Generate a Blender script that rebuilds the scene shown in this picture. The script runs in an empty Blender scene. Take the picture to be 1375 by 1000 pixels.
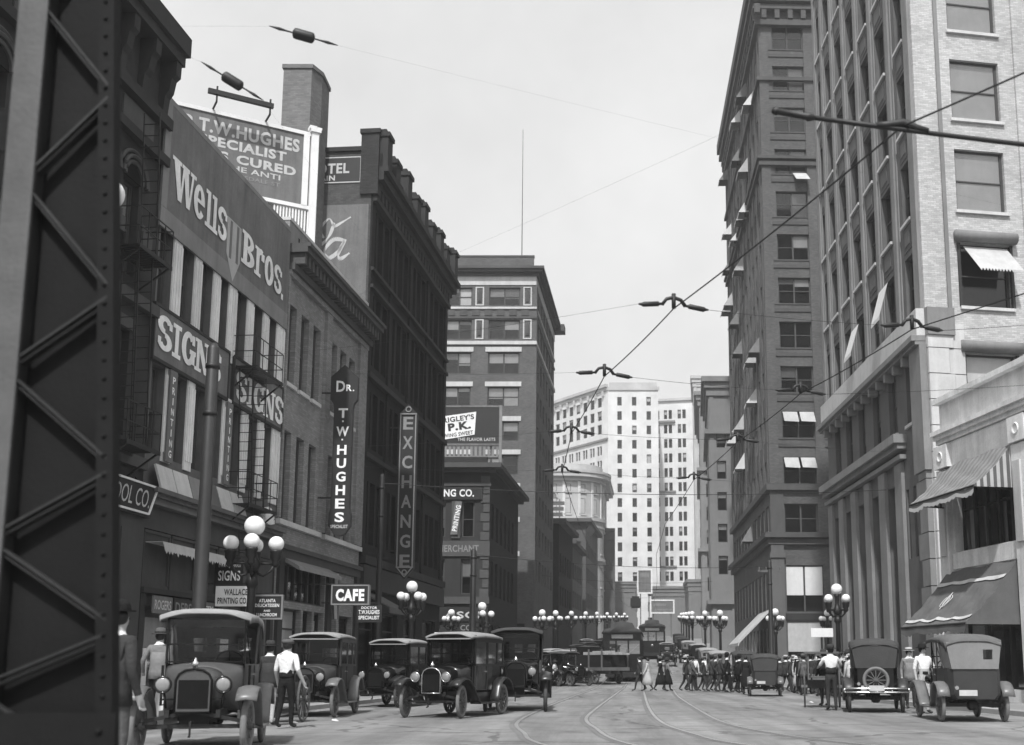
import bpy, math, random
from mathutils import Matrix, Vector
random.seed(7)
scene = bpy.context.scene
COL = scene.collection
R = math.radians
PI = math.pi

# ---------------------------------------------------------------- camera
cam_data = bpy.data.cameras.new('camera')
cam = bpy.data.objects.new('camera', cam_data)
COL.objects.link(cam)
cam.location = (0, 0, 1.18)
cam.rotation_euler = (R(90 + 9.2), 0, 0)
cam_data.sensor_width = 36
cam_data.lens = 36 * 1500 / 1375
cam_data.shift_x = -0.0818
cam_data.shift_y = 0.1105
cam_data.clip_start = 0.1
cam_data.clip_end = 6000
cam_data.dof.use_dof = True
cam_data.dof.focus_distance = 34
cam_data.dof.aperture_fstop = 1.9
scene.camera = cam
cy = scene.cycles
cy.max_bounces = 6
cy.diffuse_bounces = 3
cy.glossy_bounces = 3
cy.transmission_bounces = 4
cy.transparent_max_bounces = 12
cy.volume_bounces = 0
cy.use_adaptive_sampling = True
cy.adaptive_threshold = .02
scene.render.resolution_x, scene.render.resolution_y = 1024, 745

# ---------------------------------------------------------------- sky, sun, exposure
SUN_AZ = R(180 + 9)      # compass angle from +Y towards +X: behind the camera, to the left
SUN_EL = R(54)
world = bpy.data.worlds.new('World')
scene.world = world
world.use_nodes = True
wn = world.node_tree.nodes
wl = world.node_tree.links
sky = wn.new('ShaderNodeTexSky')
sky.sky_type = 'NISHITA'
sky.sun_disc = False
sky.sun_elevation = SUN_EL
sky.sun_rotation = SUN_AZ
sky.air_density = 8.0
sky.dust_density = 0.3
sky.ozone_density = 1.0
bw = wn.new('ShaderNodeRGBToBW')
bg = wn['Background']
bg.inputs['Strength'].default_value = 0.15
wl.new(sky.outputs[0], bw.inputs[0])
tcw = wn.new('ShaderNodeTexCoord')
nzw = wn.new('ShaderNodeTexNoise')                 # thin uneven cloud all round the sky
nzw.inputs['Scale'].default_value = 5
nzw.inputs['Detail'].default_value = 7
nzw.inputs['Roughness'].default_value = .62
wl.new(tcw.outputs['Generated'], nzw.inputs['Vector'])
mrw = wn.new('ShaderNodeMapRange')
mrw.inputs['From Min'].default_value = .3
mrw.inputs['From Max'].default_value = .7
mrw.inputs['To Min'].default_value = .92
mrw.inputs['To Max'].default_value = 1.08
wl.new(nzw.outputs[0], mrw.inputs['Value'])
mlw = wn.new('ShaderNodeMath')
mlw.operation = 'MULTIPLY'
wl.new(bw.outputs[0], mlw.inputs[0])
wl.new(mrw.outputs[0], mlw.inputs[1])
wl.new(mlw.outputs[0], bg.inputs['Color'])
sd = bpy.data.lights.new('sun', 'SUN')
sd.energy = 3.6
sd.angle = R(2)
sun = bpy.data.objects.new('sun', sd)
COL.objects.link(sun)
sv = Vector((math.sin(SUN_AZ) * math.cos(SUN_EL), math.cos(SUN_AZ) * math.cos(SUN_EL), math.sin(SUN_EL)))
sun.rotation_euler = sv.to_track_quat('Z', 'Y').to_euler()
sun.location = (-20, -30, 60)
vs = scene.view_settings
vs.view_transform = 'Standard'
vs.look = 'None'
vs.gamma = 1
vs.use_curve_mapping = False
vs.exposure = 0.38

# ---------------------------------------------------------------- materials (all neutral greys: the place as an old plate shows it)
def g3(v): return (v, v, v, 1)

def new_mat(name):
    m = bpy.data.materials.new(name)
    m.use_nodes = True
    nt = m.node_tree
    return m, nt, nt.nodes['Principled BSDF']

def coords(nt, mode):
    tc = nt.nodes.new('ShaderNodeTexCoord')
    return tc.outputs['Object'] if mode == 'obj' else tc.outputs['Generated']

def math_n(nt, op, a, b):
    n = nt.nodes.new('ShaderNodeMath')
    n.operation = op
    for i, v in enumerate((a, b)):
        if isinstance(v, (int, float)): n.inputs[i].default_value = v
        else: nt.links.new(v, n.inputs[i])
    return n.outputs[0]

def noise_n(nt, vec, scale, detail=5, rough=.6, stretch=None):
    mp = nt.nodes.new('ShaderNodeMapping')
    nt.links.new(vec, mp.inputs[0])
    if stretch: mp.inputs['Scale'].default_value = stretch
    n = nt.nodes.new('ShaderNodeTexNoise')
    n.inputs['Scale'].default_value = scale
    n.inputs['Detail'].default_value = detail
    n.inputs['Roughness'].default_value = rough
    nt.links.new(mp.outputs[0], n.inputs['Vector'])
    return n.outputs[0]

def grey(name, v, rough=.8, amt=.25, scale=1.5, streak=0.0, bump=0.0, bscale=30, spec=.3, brick=None, metal=0, fine=.12, broad=.2):
    """v = base grey; amt = blotch contrast; streak = vertical rain streaks; brick = (w, h, mortar factor)"""
    m, nt, bs = new_mat(name)
    L = nt.links
    vec = coords(nt, 'obj')
    f = noise_n(nt, vec, scale, 6, .65)
    val = math_n(nt, 'ADD', math_n(nt, 'MULTIPLY', f, 2.6 * amt), 1 - 1.3 * amt)
    if broad:
        fb = noise_n(nt, vec, .32, 3, .5)
        val = math_n(nt, 'MULTIPLY', val, math_n(nt, 'ADD', math_n(nt, 'MULTIPLY', fb, 2.6 * broad), 1 - 1.3 * broad))
    if fine:
        f3 = noise_n(nt, vec, 14 * scale, 4, .7)
        val = math_n(nt, 'MULTIPLY', val, math_n(nt, 'ADD', math_n(nt, 'MULTIPLY', f3, 2 * fine), 1 - fine))
    if streak:
        f2 = noise_n(nt, vec, 3.0, 5, .7, (1, 1, .08))
        val = math_n(nt, 'MULTIPLY', val, math_n(nt, 'ADD', math_n(nt, 'MULTIPLY', f2, 2 * streak), 1 - streak))
    h = None
    if brick:
        sp = nt.nodes.new('ShaderNodeSeparateXYZ')
        L.new(vec, sp.inputs[0])
        cb = nt.nodes.new('ShaderNodeCombineXYZ')
        L.new(math_n(nt, 'ADD', sp.outputs[0], sp.outputs[1]), cb.inputs[0])
        L.new(sp.outputs[2], cb.inputs[1])
        b = nt.nodes.new('ShaderNodeTexBrick')
        L.new(cb.outputs[0], b.inputs['Vector'])
        b.inputs['Scale'].default_value = 1
        b.inputs['Brick Width'].default_value = brick[0]
        b.inputs['Row Height'].default_value = brick[1]
        b.inputs['Mortar Size'].default_value = .012 if brick[1] > .15 else .008
        b.inputs['Mortar Smooth'].default_value = .3
        b.inputs['Color1'].default_value = g3(.82)
        b.inputs['Color2'].default_value = g3(1.16)
        b.inputs['Mortar'].default_value = g3(brick[2])
        r = nt.nodes.new('ShaderNodeRGBToBW')
        L.new(b.outputs['Color'], r.inputs[0])
        val = math_n(nt, 'MULTIPLY', val, r.outputs[0])
        h = math_n(nt, 'SUBTRACT', 1, b.outputs['Fac'])
    val = math_n(nt, 'MULTIPLY', val, v)
    cc = nt.nodes.new('ShaderNodeCombineColor')
    for i in range(3): L.new(val, cc.inputs[i])
    L.new(cc.outputs[0], bs.inputs['Base Color'])
    bs.inputs['Roughness'].default_value = rough
    bs.inputs['Specular IOR Level'].default_value = spec
    bs.inputs['Metallic'].default_value = metal
    if bump:
        bn = noise_n(nt, vec, bscale, 4, .6)
        if h is not None: bn = math_n(nt, 'ADD', math_n(nt, 'MULTIPLY', bn, .4), h)
        bp = nt.nodes.new('ShaderNodeBump')
        bp.inputs['Strength'].default_value = bump
        bp.inputs['Distance'].default_value = .02
        L.new(bn, bp.inputs['Height'])
        L.new(bp.outputs[0], bs.inputs['Normal'])
    return m

def glass_mat(name, tint=.86, refl=.05):
    m, nt, bs = new_mat(name)
    nt.nodes.remove(bs)
    tr = nt.nodes.new('ShaderNodeBsdfTransparent')
    tr.inputs[0].default_value = g3(tint)
    gl = nt.nodes.new('ShaderNodeBsdfGlossy')
    gl.inputs['Color'].default_value = g3(.85)
    gl.inputs['Roughness'].default_value = .05
    lw = nt.nodes.new('ShaderNodeLayerWeight')
    lw.inputs[0].default_value = .25
    fac = math_n(nt, 'ADD', math_n(nt, 'MULTIPLY', lw.outputs['Fresnel'], .55), refl)
    vec = coords(nt, 'obj')
    bp = nt.nodes.new('ShaderNodeBump')
    bp.inputs['Strength'].default_value = .06
    nt.links.new(noise_n(nt, vec, 2.2, 2), bp.inputs['Height'])
    nt.links.new(bp.outputs[0], gl.inputs['Normal'])
    mx = nt.nodes.new('ShaderNodeMixShader')
    nt.links.new(fac, mx.inputs[0])
    nt.links.new(tr.outputs[0], mx.inputs[1])
    nt.links.new(gl.outputs[0], mx.inputs[2])
    nt.links.new(mx.outputs[0], nt.nodes['Material Output'].inputs[0])
    return m

def stripe_mat(name, a, b, period, axis=0, duty=.5, rough=.9):
    m, nt, bs = new_mat(name)
    vec = coords(nt, 'obj')
    sp = nt.nodes.new('ShaderNodeSeparateXYZ')
    nt.links.new(vec, sp.inputs[0])
    t = math_n(nt, 'FRACT', math_n(nt, 'DIVIDE', sp.outputs[axis], period), 0)
    t = math_n(nt, 'LESS_THAN', t, duty)
    n = noise_n(nt, vec, 3, 5)
    v = math_n(nt, 'ADD', math_n(nt, 'MULTIPLY', t, b - a), a)
    v = math_n(nt, 'MULTIPLY', v, math_n(nt, 'ADD', math_n(nt, 'MULTIPLY', n, .5), .75))
    cc = nt.nodes.new('ShaderNodeCombineColor')
    for i in range(3): nt.links.new(v, cc.inputs[i])
    nt.links.new(cc.outputs[0], bs.inputs['Base Color'])
    bs.inputs['Roughness'].default_value = rough
    return m

M = {}
def G(name, *a, **k):
    M[name] = grey(name, *a, **k)
    return M[name]
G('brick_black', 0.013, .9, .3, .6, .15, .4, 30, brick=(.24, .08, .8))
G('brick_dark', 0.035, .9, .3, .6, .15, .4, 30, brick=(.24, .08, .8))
G('brick_mid', 0.24, .9, .28, .7, .15, .4, 30, brick=(.24, .08, .75))
G('brick_red', 0.1, .9, .3, .8, .15, .4, 30, brick=(.24, .08, 1.3))
G('brick_brown', 0.1, .9, .25, .5, .12, .4, 30, brick=(.24, .08, .8))
G('brick_white', 0.46, .85, .16, .8, .14, .4, 30, brick=(.26, .085, .72))
G('painted_brick', 0.075, .9, .3, 1.2, .2, .3, 30, brick=(.24, .08, .85))
G('paint_pale', 0.7, .75, .25, 1.2, .35, .15, 20)
G('paint_grey', 0.11, .75, .3, 1.2, .3, .15, 20)
G('paint_shop', 0.06, .6, .35, 1.5, .3, .1, 20, spec=.3)
G('paint_dark', 0.028, .6, .3, 1.5, .2, .1, 20, spec=.4)
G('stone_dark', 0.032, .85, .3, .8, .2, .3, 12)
G('stone_brown', 0.075, .85, .28, .8, .2, .3, 12)
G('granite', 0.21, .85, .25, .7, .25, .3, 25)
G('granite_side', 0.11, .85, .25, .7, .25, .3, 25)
G('stone_pale', .50, .85, .22, .8, .25, .25, 12)
G('terracotta', .68, .65, .32, 1.2, .42, .2, 12, spec=.4, fine=.2)
G('far_white', 0.6, .85, .1, .15, .08)
G('far_cream', 0.42, .85, .14, .2, .1)
G('far_grey', 0.19, .85, .2, .25, .12)
G('far_dark', 0.085, .85, .25, .3, .12)
G('unlit_interior', .02, .95, .3, 1, spec=.0)  # near-black: the shade of unlit rooms is in the colour
G('window_paint', 0.06, .6, .2, 3)
G('window_pale', .45, .6, .15, 3)
G('blind', 0.5, .9, .12, 2, .1)
G('blind_grey', 0.2, .9, .15, 2, .1)
G('linen', 0.6, .9, .1, 3, .1)
G('roofing', .10, .95, .3, 1)
G('iron', 0.012, .55, .3, 6, spec=.5, bump=.1, bscale=60)
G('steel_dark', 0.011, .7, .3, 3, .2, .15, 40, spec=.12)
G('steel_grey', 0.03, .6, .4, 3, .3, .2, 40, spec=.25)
G('steel_sunlit', 0.09, .6, .4, 3, .3, .2, 40, spec=.25)  # paler copy of the column steel: sunlight put into the colour
G('pole_paint', 0.03, .5, .25, 3, .25, .1, 30, spec=.4)
G('lamp_iron', 0.012, .5, .3, 8, spec=.45)
G('sign_black', .018, .55, .25, 2, .15, spec=.4)
G('sign_grey', .15, .85, .3, 1.2, .55, fine=.25)
G('sign_mid', 0.21, .8, .25, 1.2, .3)
G('sign_white', .75, .7, .14, 2, .12)
G('letter_white', .82, .8, .24, 3.5, .22, fine=.22)
G('letter_grey', 0.5, .8, .25, 2.5, .2)
G('letter_dull', .24, .8, .25, 2.5, .2)
G('letter_black', .02, .7, .2, 2)
G('canvas_grey', 0.19, .95, .25, 2, .2, .2, 40)
G('canvas_pale', .42, .95, .22, 2, .2, .2, 40)
G('canvas_dark', 0.11, .95, .25, 2, .2, .2, 40)
G('paving', 0.24, .9, .25, .4, bump=.2, bscale=10, fine=.18)
G('kerb', .30, .9, .25, .8, bump=.2, bscale=10)
G('rail', 0.3, .4, .25, 1.5, spec=.6, metal=.2)
G('rail_bed', .155, .9, .3, .8, bump=.3, bscale=10)
G('litter', .6, .9, .2, 5)
G('car_black', 0.007, .16, .3, 3, spec=.6)
G('car_dusty', 0.035, .42, .35, 3, spec=.5)
G('car_grey', 0.075, .4, .3, 3, spec=.5)
G('fender_dusty', 0.13, .38, .35, 4, spec=.5)
G('fender_black', 0.016, .3, .3, 4, spec=.55)
G('car_top', 0.26, .9, .25, 4, bump=.25, bscale=25)
G('car_top_dark', .05, .85, .25, 4, bump=.25, bscale=25)
G('nickel', .62, .22, .15, 6, spec=.7, metal=.85)
G('lens_glass', .24, .12, .1, 6, spec=.8)
G('rubber', .17, .85, .25, 5, spec=.2)
G('rubber_dark', .07, .85, .25, 5, spec=.2)
G('spoke_wood', .10, .55, .25, 6)
G('leather', .022, .5, .3, 6)
G('radiator', .012, .8, .3, 6, spec=.05)
G('plate', .5, .6, .2, 5)
G('skin', .34, .6, .12, 6, spec=.35, fine=.05)
G('hair', .02, .6, .3, 10)
G('shoe', .02, .4, .3, 8, spec=.5)
G('cloth_black', .018, .95, .25, 4, .1, .9, 13, spec=.1)
G('cloth_dark', .045, .95, .25, 4, .1, .9, 13, spec=.1)
G('cloth_brown', .10, .95, .25, 4, .1, .9, 13, spec=.1)
G('cloth_grey', .20, .95, .22, 4, .1, .9, 13, spec=.1)
G('cloth_pale', .45, .95, .18, 4, .1, .9, 13, spec=.1)
G('cloth_white', .74, .95, .12, 4, .1, .9, 13, spec=.1)
G('straw', .55, .9, .15, 10, bump=.3, bscale=80)
G('wood', .12, .8, .3, 3, .2, .2, 30)
G('lumber', 0.4, .8, .2, 3, .2, .2, 30)
G('brick_chimney', .16, .9, .22, .9, .12, .4, 30, brick=(.24, .08, .85))
def road_mat():
    m, nt, bs = new_mat('road')
    L = nt.links
    vec = coords(nt, 'obj')
    def mod(val, f, amt, mid=.5): return math_n(nt, 'MULTIPLY', val, math_n(nt, 'ADD', math_n(nt, 'MULTIPLY', math_n(nt, 'SUBTRACT', f, mid), 2 * amt), 1))
    v = math_n(nt, 'ADD', .2, 0)
    v = mod(v, noise_n(nt, vec, .12, 4, .6), .55)                          # broad worn areas
    v = mod(v, noise_n(nt, vec, 1.0, 5, .65, (1.1, .07, 1)), .75)            # wheel tracks along the street
    v = mod(v, noise_n(nt, vec, 1.3, 6, .7), .45)
    v = mod(v, noise_n(nt, vec, 28, 3, .7), .45)
    st = noise_n(nt, vec, .75, 3, .5)                                       # oil and dung stains
    st = math_n(nt, 'MULTIPLY', math_n(nt, 'MAXIMUM', math_n(nt, 'SUBTRACT', st, .6), 0), 3.2)
    v = math_n(nt, 'MULTIPLY', v, math_n(nt, 'SUBTRACT', 1, math_n(nt, 'MINIMUM', st, .6)))
    vo = nt.nodes.new('ShaderNodeTexVoronoi')                               # patch joints and cracks
    vo.feature = 'DISTANCE_TO_EDGE'
    vo.inputs['Scale'].default_value = .22
    mp = nt.nodes.new('ShaderNodeMapping')
    L.new(vec, mp.inputs[0])
    ad = nt.nodes.new('ShaderNodeVectorMath')
    ad.operation = 'ADD'
    nz = nt.nodes.new('ShaderNodeTexNoise')
    nz.inputs['Scale'].default_value = .9
    L.new(vec, nz.inputs['Vector'])
    L.new(mp.outputs[0], ad.inputs[0])
    L.new(nz.outputs['Color'], ad.inputs[1])
    L.new(ad.outputs[0], vo.inputs['Vector'])
    cr = math_n(nt, 'LESS_THAN', vo.outputs['Distance'], .011)
    v = math_n(nt, 'MULTIPLY', v, math_n(nt, 'SUBTRACT', 1, math_n(nt, 'MULTIPLY', cr, .4)))
    cc = nt.nodes.new('ShaderNodeCombineColor')
    for i in range(3): L.new(v, cc.inputs[i])
    L.new(cc.outputs[0], bs.inputs['Base Color'])
    bs.inputs['Roughness'].default_value = .85
    bs.inputs['Specular IOR Level'].default_value = .25
    bp = nt.nodes.new('ShaderNodeBump')
    bp.inputs['Strength'].default_value = .5
    bp.inputs['Distance'].default_value = .03
    L.new(noise_n(nt, vec, 9, 6, .75), bp.inputs['Height'])
    L.new(bp.outputs[0], bs.inputs['Normal'])
    return m
M['road'] = road_mat()
M['glass'] = glass_mat('glass')
M['car_glass'] = glass_mat('car_glass', .75, .06)
M['awning_stripe'] = stripe_mat('awning_stripe', .10, .42, .22, 1)
m, nt, bs = new_mat('globe_glass')
bs.inputs['Base Color'].default_value = g3(.82)
bs.inputs['Roughness'].default_value = .22
bs.inputs['Subsurface Weight'].default_value = .35
bs.inputs['Subsurface Radius'].default_value = (.1, .1, .1)
M['globe'] = m

# ---------------------------------------------------------------- mesh helpers
class B:
    """collects shapes; build() links them as ONE mesh object"""
    def __init__(s):
        s.v, s.f, s.mi, s.sm = [], [], [], []
        s.cur = 0
        s.smooth = False
        s.M = None
    def _add(s, vs, fs):
        o = len(s.v)
        if s.M is not None: vs = [tuple(s.M @ Vector(p)) for p in vs]
        s.v += [tuple(p) for p in vs]
        for f in fs:
            s.f.append(tuple(i + o for i in f))
            s.mi.append(s.cur)
            s.sm.append(s.smooth)
        return s
    def box(s, x0, x1, y0, y1, z0, z1):
        vs = [(x, y, z) for z in (z0, z1) for y in (y0, y1) for x in (x0, x1)]
        return s._add(vs, [(0, 2, 3, 1), (4, 5, 7, 6), (0, 1, 5, 4), (2, 6, 7, 3), (0, 4, 6, 2), (1, 3, 7, 5)])
    def quad(s, a, b, c, d): return s._add([a, b, c, d], [(0, 1, 2, 3)])
    def tri(s, a, b, c): return s._add([a, b, c], [(0, 1, 2)])
    def bar(s, p, q, w, h=None, up=(0, 0, 1)):
        """square bar from p to q"""
        p, q = Vector(p), Vector(q)
        h = h or w
        d = (q - p).normalized()
        u = Vector(up)
        if abs(d.dot(u)) > .98: u = Vector((1, 0, 0))
        a = d.cross(u).normalized() * w / 2
        b = a.cross(d).normalized() * h / 2
        vs = [p - a - b, p + a - b, p + a + b, p - a + b, q - a - b, q + a - b, q + a + b, q - a + b]
        return s._add(vs, [(3, 2, 1, 0), (4, 5, 6, 7), (0, 1, 5, 4), (1, 2, 6, 5), (2, 3, 7, 6), (3, 0, 4, 7)])
    def tube(s, pts, r, n=8, caps=True):
        """round tube through pts; r number or list"""
        pts = [Vector(p) for p in pts]
        rs = r if isinstance(r, (list, tuple)) else [r] * len(pts)
        rings = []
        ref = None
        for i, p in enumerate(pts):
            d = (pts[min(i + 1, len(pts) - 1)] - pts[max(i - 1, 0)]).normalized()
            if ref is None or abs(ref.dot(d)) > .95: ref = Vector((0, 0, 1)) if abs(d.z) < .9 else Vector((1, 0, 0))
            a = d.cross(ref).normalized()
            b = d.cross(a).normalized()
            rings.append([p + (a * math.cos(2 * PI * k / n) + b * math.sin(2 * PI * k / n)) * rs[i] for k in range(n)])
        return s.loft(rings, caps)
    def loft(s, rings, caps=True, closed=True):
        n = len(rings[0])
        vs = [p for r in rings for p in r]
        fs = []
        for i in range(len(rings) - 1):
            for k in range(n if closed else n - 1):
                a, b = i * n + k, i * n + (k + 1) % n
                fs.append((a, b, b + n, a + n))
        if caps and closed:
            fs.append(tuple(range(n))[::-1])
            fs.append(tuple((len(rings) - 1) * n + k for k in range(n)))
        return s._add(vs, fs)
    def lathe(s, prof, n=12, c=(0, 0), z=0):
        """prof: (r, z) list round the vertical axis at c"""
        rings = [[(c[0] + r * math.cos(2 * PI * k / n), c[1] + r * math.sin(2 * PI * k / n), z + h) for k in range(n)] for r, h in prof]
        return s.loft(rings, True)
    def prism(s, poly, y0, y1, axis='y'):
        """poly (a, b) extruded: axis y -> (a, y, b); axis x -> (x, a, b); axis z -> (a, b, z)"""
        f = {'y': lambda a, b, t: (a, t, b), 'x': lambda a, b, t: (t, a, b), 'z': lambda a, b, t: (a, b, t)}[axis]
        n = len(poly)
        vs = [f(a, b, y0) for a, b in poly] + [f(a, b, y1) for a, b in poly]
        fs = [tuple(range(n)), tuple(range(2 * n - 1, n - 1, -1))]
        fs += [(i, i + n, (i + 1) % n + n, (i + 1) % n) for i in range(n)]
        return s._add(vs, fs)
    def sphere(s, c, r, n=12, m=8, sq=(1, 1, 1)):
        rings = []
        for i in range(1, m):
            t = PI * i / m
            rings.append([(c[0] + r * sq[0] * math.sin(t) * math.cos(2 * PI * k / n), c[1] + r * sq[1] * math.sin(t) * math.sin(2 * PI * k / n), c[2] - r * sq[2] * math.cos(t)) for k in range(n)])
        return s.loft(rings, True)
    def torus(s, c, r0, r1, axis='y', n=20, m=6):
        rings = []
        for i in range(n):
            t = 2 * PI * i / n
            ring = []
            for k in range(m):
                p = 2 * PI * k / m
                rr = r0 + r1 * math.cos(p)
                a, b, d = rr * math.cos(t), rr * math.sin(t), r1 * math.sin(p)
                ring.append({'y': (c[0] + a, c[1] + d, c[2] + b), 'z': (c[0] + a, c[1] + b, c[2] + d), 'x': (c[0] + d, c[1] + a, c[2] + b)}[axis])
            rings.append(ring)
        rings.append(rings[0])
        return s.loft(rings, False)
    def mesh(s, name, mats):
        me = bpy.data.meshes.new(name)
        me.from_pydata(s.v, [], s.f)
        for m in (mats if isinstance(mats, (list, tuple)) else [mats]):
            me.materials.append(M[m] if isinstance(m, str) else m)
        me.polygons.foreach_set('material_index', s.mi)
        me.polygons.foreach_set('use_smooth', s.sm)
        me.update()
        fix_normals(me)
        return me
    def build(s, name, mats, parent=None, mat4=None):
        return link(name, s.mesh(name, mats), parent, mat4)

import bmesh
def fix_normals(me):
    bm = bmesh.new()
    bm.from_mesh(me)
    bmesh.ops.recalc_face_normals(bm, faces=bm.faces)
    bm.to_mesh(me)
    bm.free()

KIDS = {}
WM = {}      # world matrix of every object made here
def link(name, data, parent=None, mat4=None):
    """mat4 is a WORLD matrix"""
    o = bpy.data.objects.new(name, data)
    COL.objects.link(o)
    w = mat4 if mat4 is not None else Matrix()
    WM[o.name] = w.copy()
    if parent:
        KIDS.setdefault(parent.name, []).append(o)
        o.parent = parent
        o.matrix_local = WM[parent.name].inverted() @ w
    else:
        o.matrix_local = w
    return o

def tag(o, label=None, cat=None, group=None, kind=None):
    if label: o['label'] = label
    if cat: o['category'] = cat
    if group: o['group'] = group
    if kind: o['kind'] = kind
    return o

def thing(name, label, cat, mat4=None, group=None):
    return tag(link(name, None, None, mat4 or Matrix()), label, cat, group)

def TR(x, y, z=0, rz=0): return Matrix.Translation((x, y, z)) @ Matrix.Rotation(rz, 4, 'Z')

def copy_tree(o, mat4, parent=None):
    c = o.copy()
    COL.objects.link(c)
    WM[c.name] = mat4.copy()
    if parent:
        KIDS.setdefault(parent.name, []).append(c)
        c.parent = parent
        c.matrix_local = WM[parent.name].inverted() @ mat4
    else:
        c.matrix_local = mat4
    rel = WM[o.name].inverted()
    for ch in list(KIDS.get(o.name, [])):
        copy_tree(ch, mat4 @ (rel @ WM[ch.name]), c)
    return c

# lettering
TMP = bpy.data.scenes.new('workbench')        # small side scene: shapes are evaluated there, then it is removed
def evaluated_mesh(ob):
    TMP.collection.objects.link(ob)
    vl = TMP.view_layers[0]
    vl.update()
    me = bpy.data.meshes.new_from_object(ob.evaluated_get(vl.depsgraph))
    return me
FONT_CACHE = {}
def glyph_mesh(txt, bold=0.0, shear=0.0, extrude=0.0):
    k = (txt, bold, shear, extrude)
    if k not in FONT_CACHE:
        cu = bpy.data.curves.new('lettering', 'FONT')
        cu.body = txt
        cu.align_x = 'LEFT'
        cu.resolution_u = 3
        cu.offset = bold
        cu.shear = shear
        cu.space_character = 1.0 + bold * 2.5
        ob = bpy.data.objects.new('lettering_tmp', cu)
        me = evaluated_mesh(ob)
        bpy.data.objects.remove(ob)
        bpy.data.curves.remove(cu)
        FONT_CACHE[k] = ([tuple(v.co) for v in me.vertices], [tuple(p.vertices) for p in me.polygons])
        bpy.data.meshes.remove(me)
    return FONT_CACHE[k]

def letters(parent, F4, txt, x, z, w, h, mat='letter_white', bold=.02, y=-.012, shear=0, name='lettering', rot=0, depth=.008):
    """flat lettering fitted into the box x..x+w, z..z+h of the frame F4 (x right, -y out, z up)"""
    vs, fs = glyph_mesh(txt, bold, shear)
    if not vs: return None
    x0, x1 = min(v[0] for v in vs), max(v[0] for v in vs)
    y0, y1 = min(v[1] for v in vs), max(v[1] for v in vs)
    b = B()
    c, s_ = math.cos(rot), math.sin(rot)
    cx, cz = x + w / 2, z + h / 2
    pts = []
    for v in vs:
        a, d = x + (v[0] - x0) / (x1 - x0) * w - cx, z + (v[1] - y0) / (y1 - y0) * h - cz
        pts.append((cx + a * c - d * s_, y, cz + a * s_ + d * c))
    b._add(pts, fs)
    return b.build(name, mat, parent, F4)

def ring_arc(c, ro, ri, a0, a1, n=22):
    """thick elliptical arc as quads; angles in degrees"""
    out = []
    for k in range(n):
        t0, t1 = R(a0 + (a1 - a0) * k / n), R(a0 + (a1 - a0) * (k + 1) / n)
        out.append([(c[0] + ro[0] * math.cos(t0), c[1] + ro[1] * math.sin(t0)), (c[0] + ro[0] * math.cos(t1), c[1] + ro[1] * math.sin(t1)), (c[0] + ri[0] * math.cos(t1), c[1] + ri[1] * math.sin(t1)), (c[0] + ri[0] * math.cos(t0), c[1] + ri[1] * math.sin(t0))])
    return out
def rc(x0, x1, z0, z1): return [[(x0, z0), (x1, z0), (x1, z1), (x0, z1)]]
def ess():
    return (ring_arc((.5, .735), (.5, .265), (.16, .115), 20, 270, 18) + ring_arc((.5, .265), (.5, .265), (.16, .115), 90, -160, 18) + rc(.76, .97, .66, .86) + rc(.03, .24, .14, .34))
GLYPH = {
    'o': ring_arc((.5, .5), (.52, .5), (.17, .33), 0, 360, 30),
    'e': ring_arc((.5, .5), (.52, .5), (.17, .34), 2, 322, 28) + rc(.3, .98, .46, .57),
    's': ess(), 'S': ess(),
    'l': rc(.1, .9, 0, 1) + rc(-.35, 1.35, 0, .11) + rc(-.35, .15, .89, 1),
    'I': rc(.05, .95, 0, 1) + rc(-.55, 1.55, 0, .13) + rc(-.55, 1.55, .87, 1),
    'W': [[(.0, 1), (.27, 1), (.42, 0), (.26, 0)], [(.44, 1), (.53, 1), (.42, 0), (.34, 0)], [(.44, 1), (.66, 1), (.80, 0), (.64, 0)], [(.86, 1), (.95, 1), (.80, 0), (.72, 0)]] + rc(-.05, .36, .9, 1) + rc(.38, .72, .9, 1) + rc(.76, 1.04, .9, 1),
    'B': rc(.1, .42, 0, 1) + rc(-.04, .5, 0, .11) + rc(-.04, .5, .89, 1) + ring_arc((.42, .745), (.5, .255), (.2, .13), -90, 90, 14) + ring_arc((.42, .27), (.58, .27), (.24, .14), -90, 90, 14),
    'r': rc(.12, .46, 0, .98) + rc(-.06, .66, 0, .12) + rc(-.04, .3, .87, .98) + ring_arc((.62, .66), (.4, .34), (.16, .14), 60, 190, 10) + rc(.66, 1.0, .62, .88),
    'N': rc(.08, .28, 0, 1) + rc(.76, .94, 0, 1) + [[(.05, 1), (.36, 1), (.96, 0), (.66, 0)]] + rc(-.05, .42, 0, .11) + rc(-.05, .3, .89, 1) + rc(.6, 1.08, .89, 1),
    'G': ring_arc((.5, .5), (.52, .5), (.19, .33), 42, 350, 28) + rc(.58, 1.06, .36, .5) + rc(.72, .98, .08, .5) + rc(.74, .95, .66, .95),
}
def slab_letters(parent, F4, cells, z, mat='letter_white', bold=0, y=-.015):
    """cells: (char, x, w, h): heavy hand-cut slab-serif letters, each fitted to its own cell; strokes overlap in steps"""
    b = B()
    for ch, x, w, h in cells:
        for k, q in enumerate(GLYPH[ch]):
            yy = y - .0004 * (k % 45)
            b._add([(x + p[0] * w, yy, z + p[1] * h) for p in q], [tuple(range(len(q)))])
    return b.build('lettering', mat, parent, F4)

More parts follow.
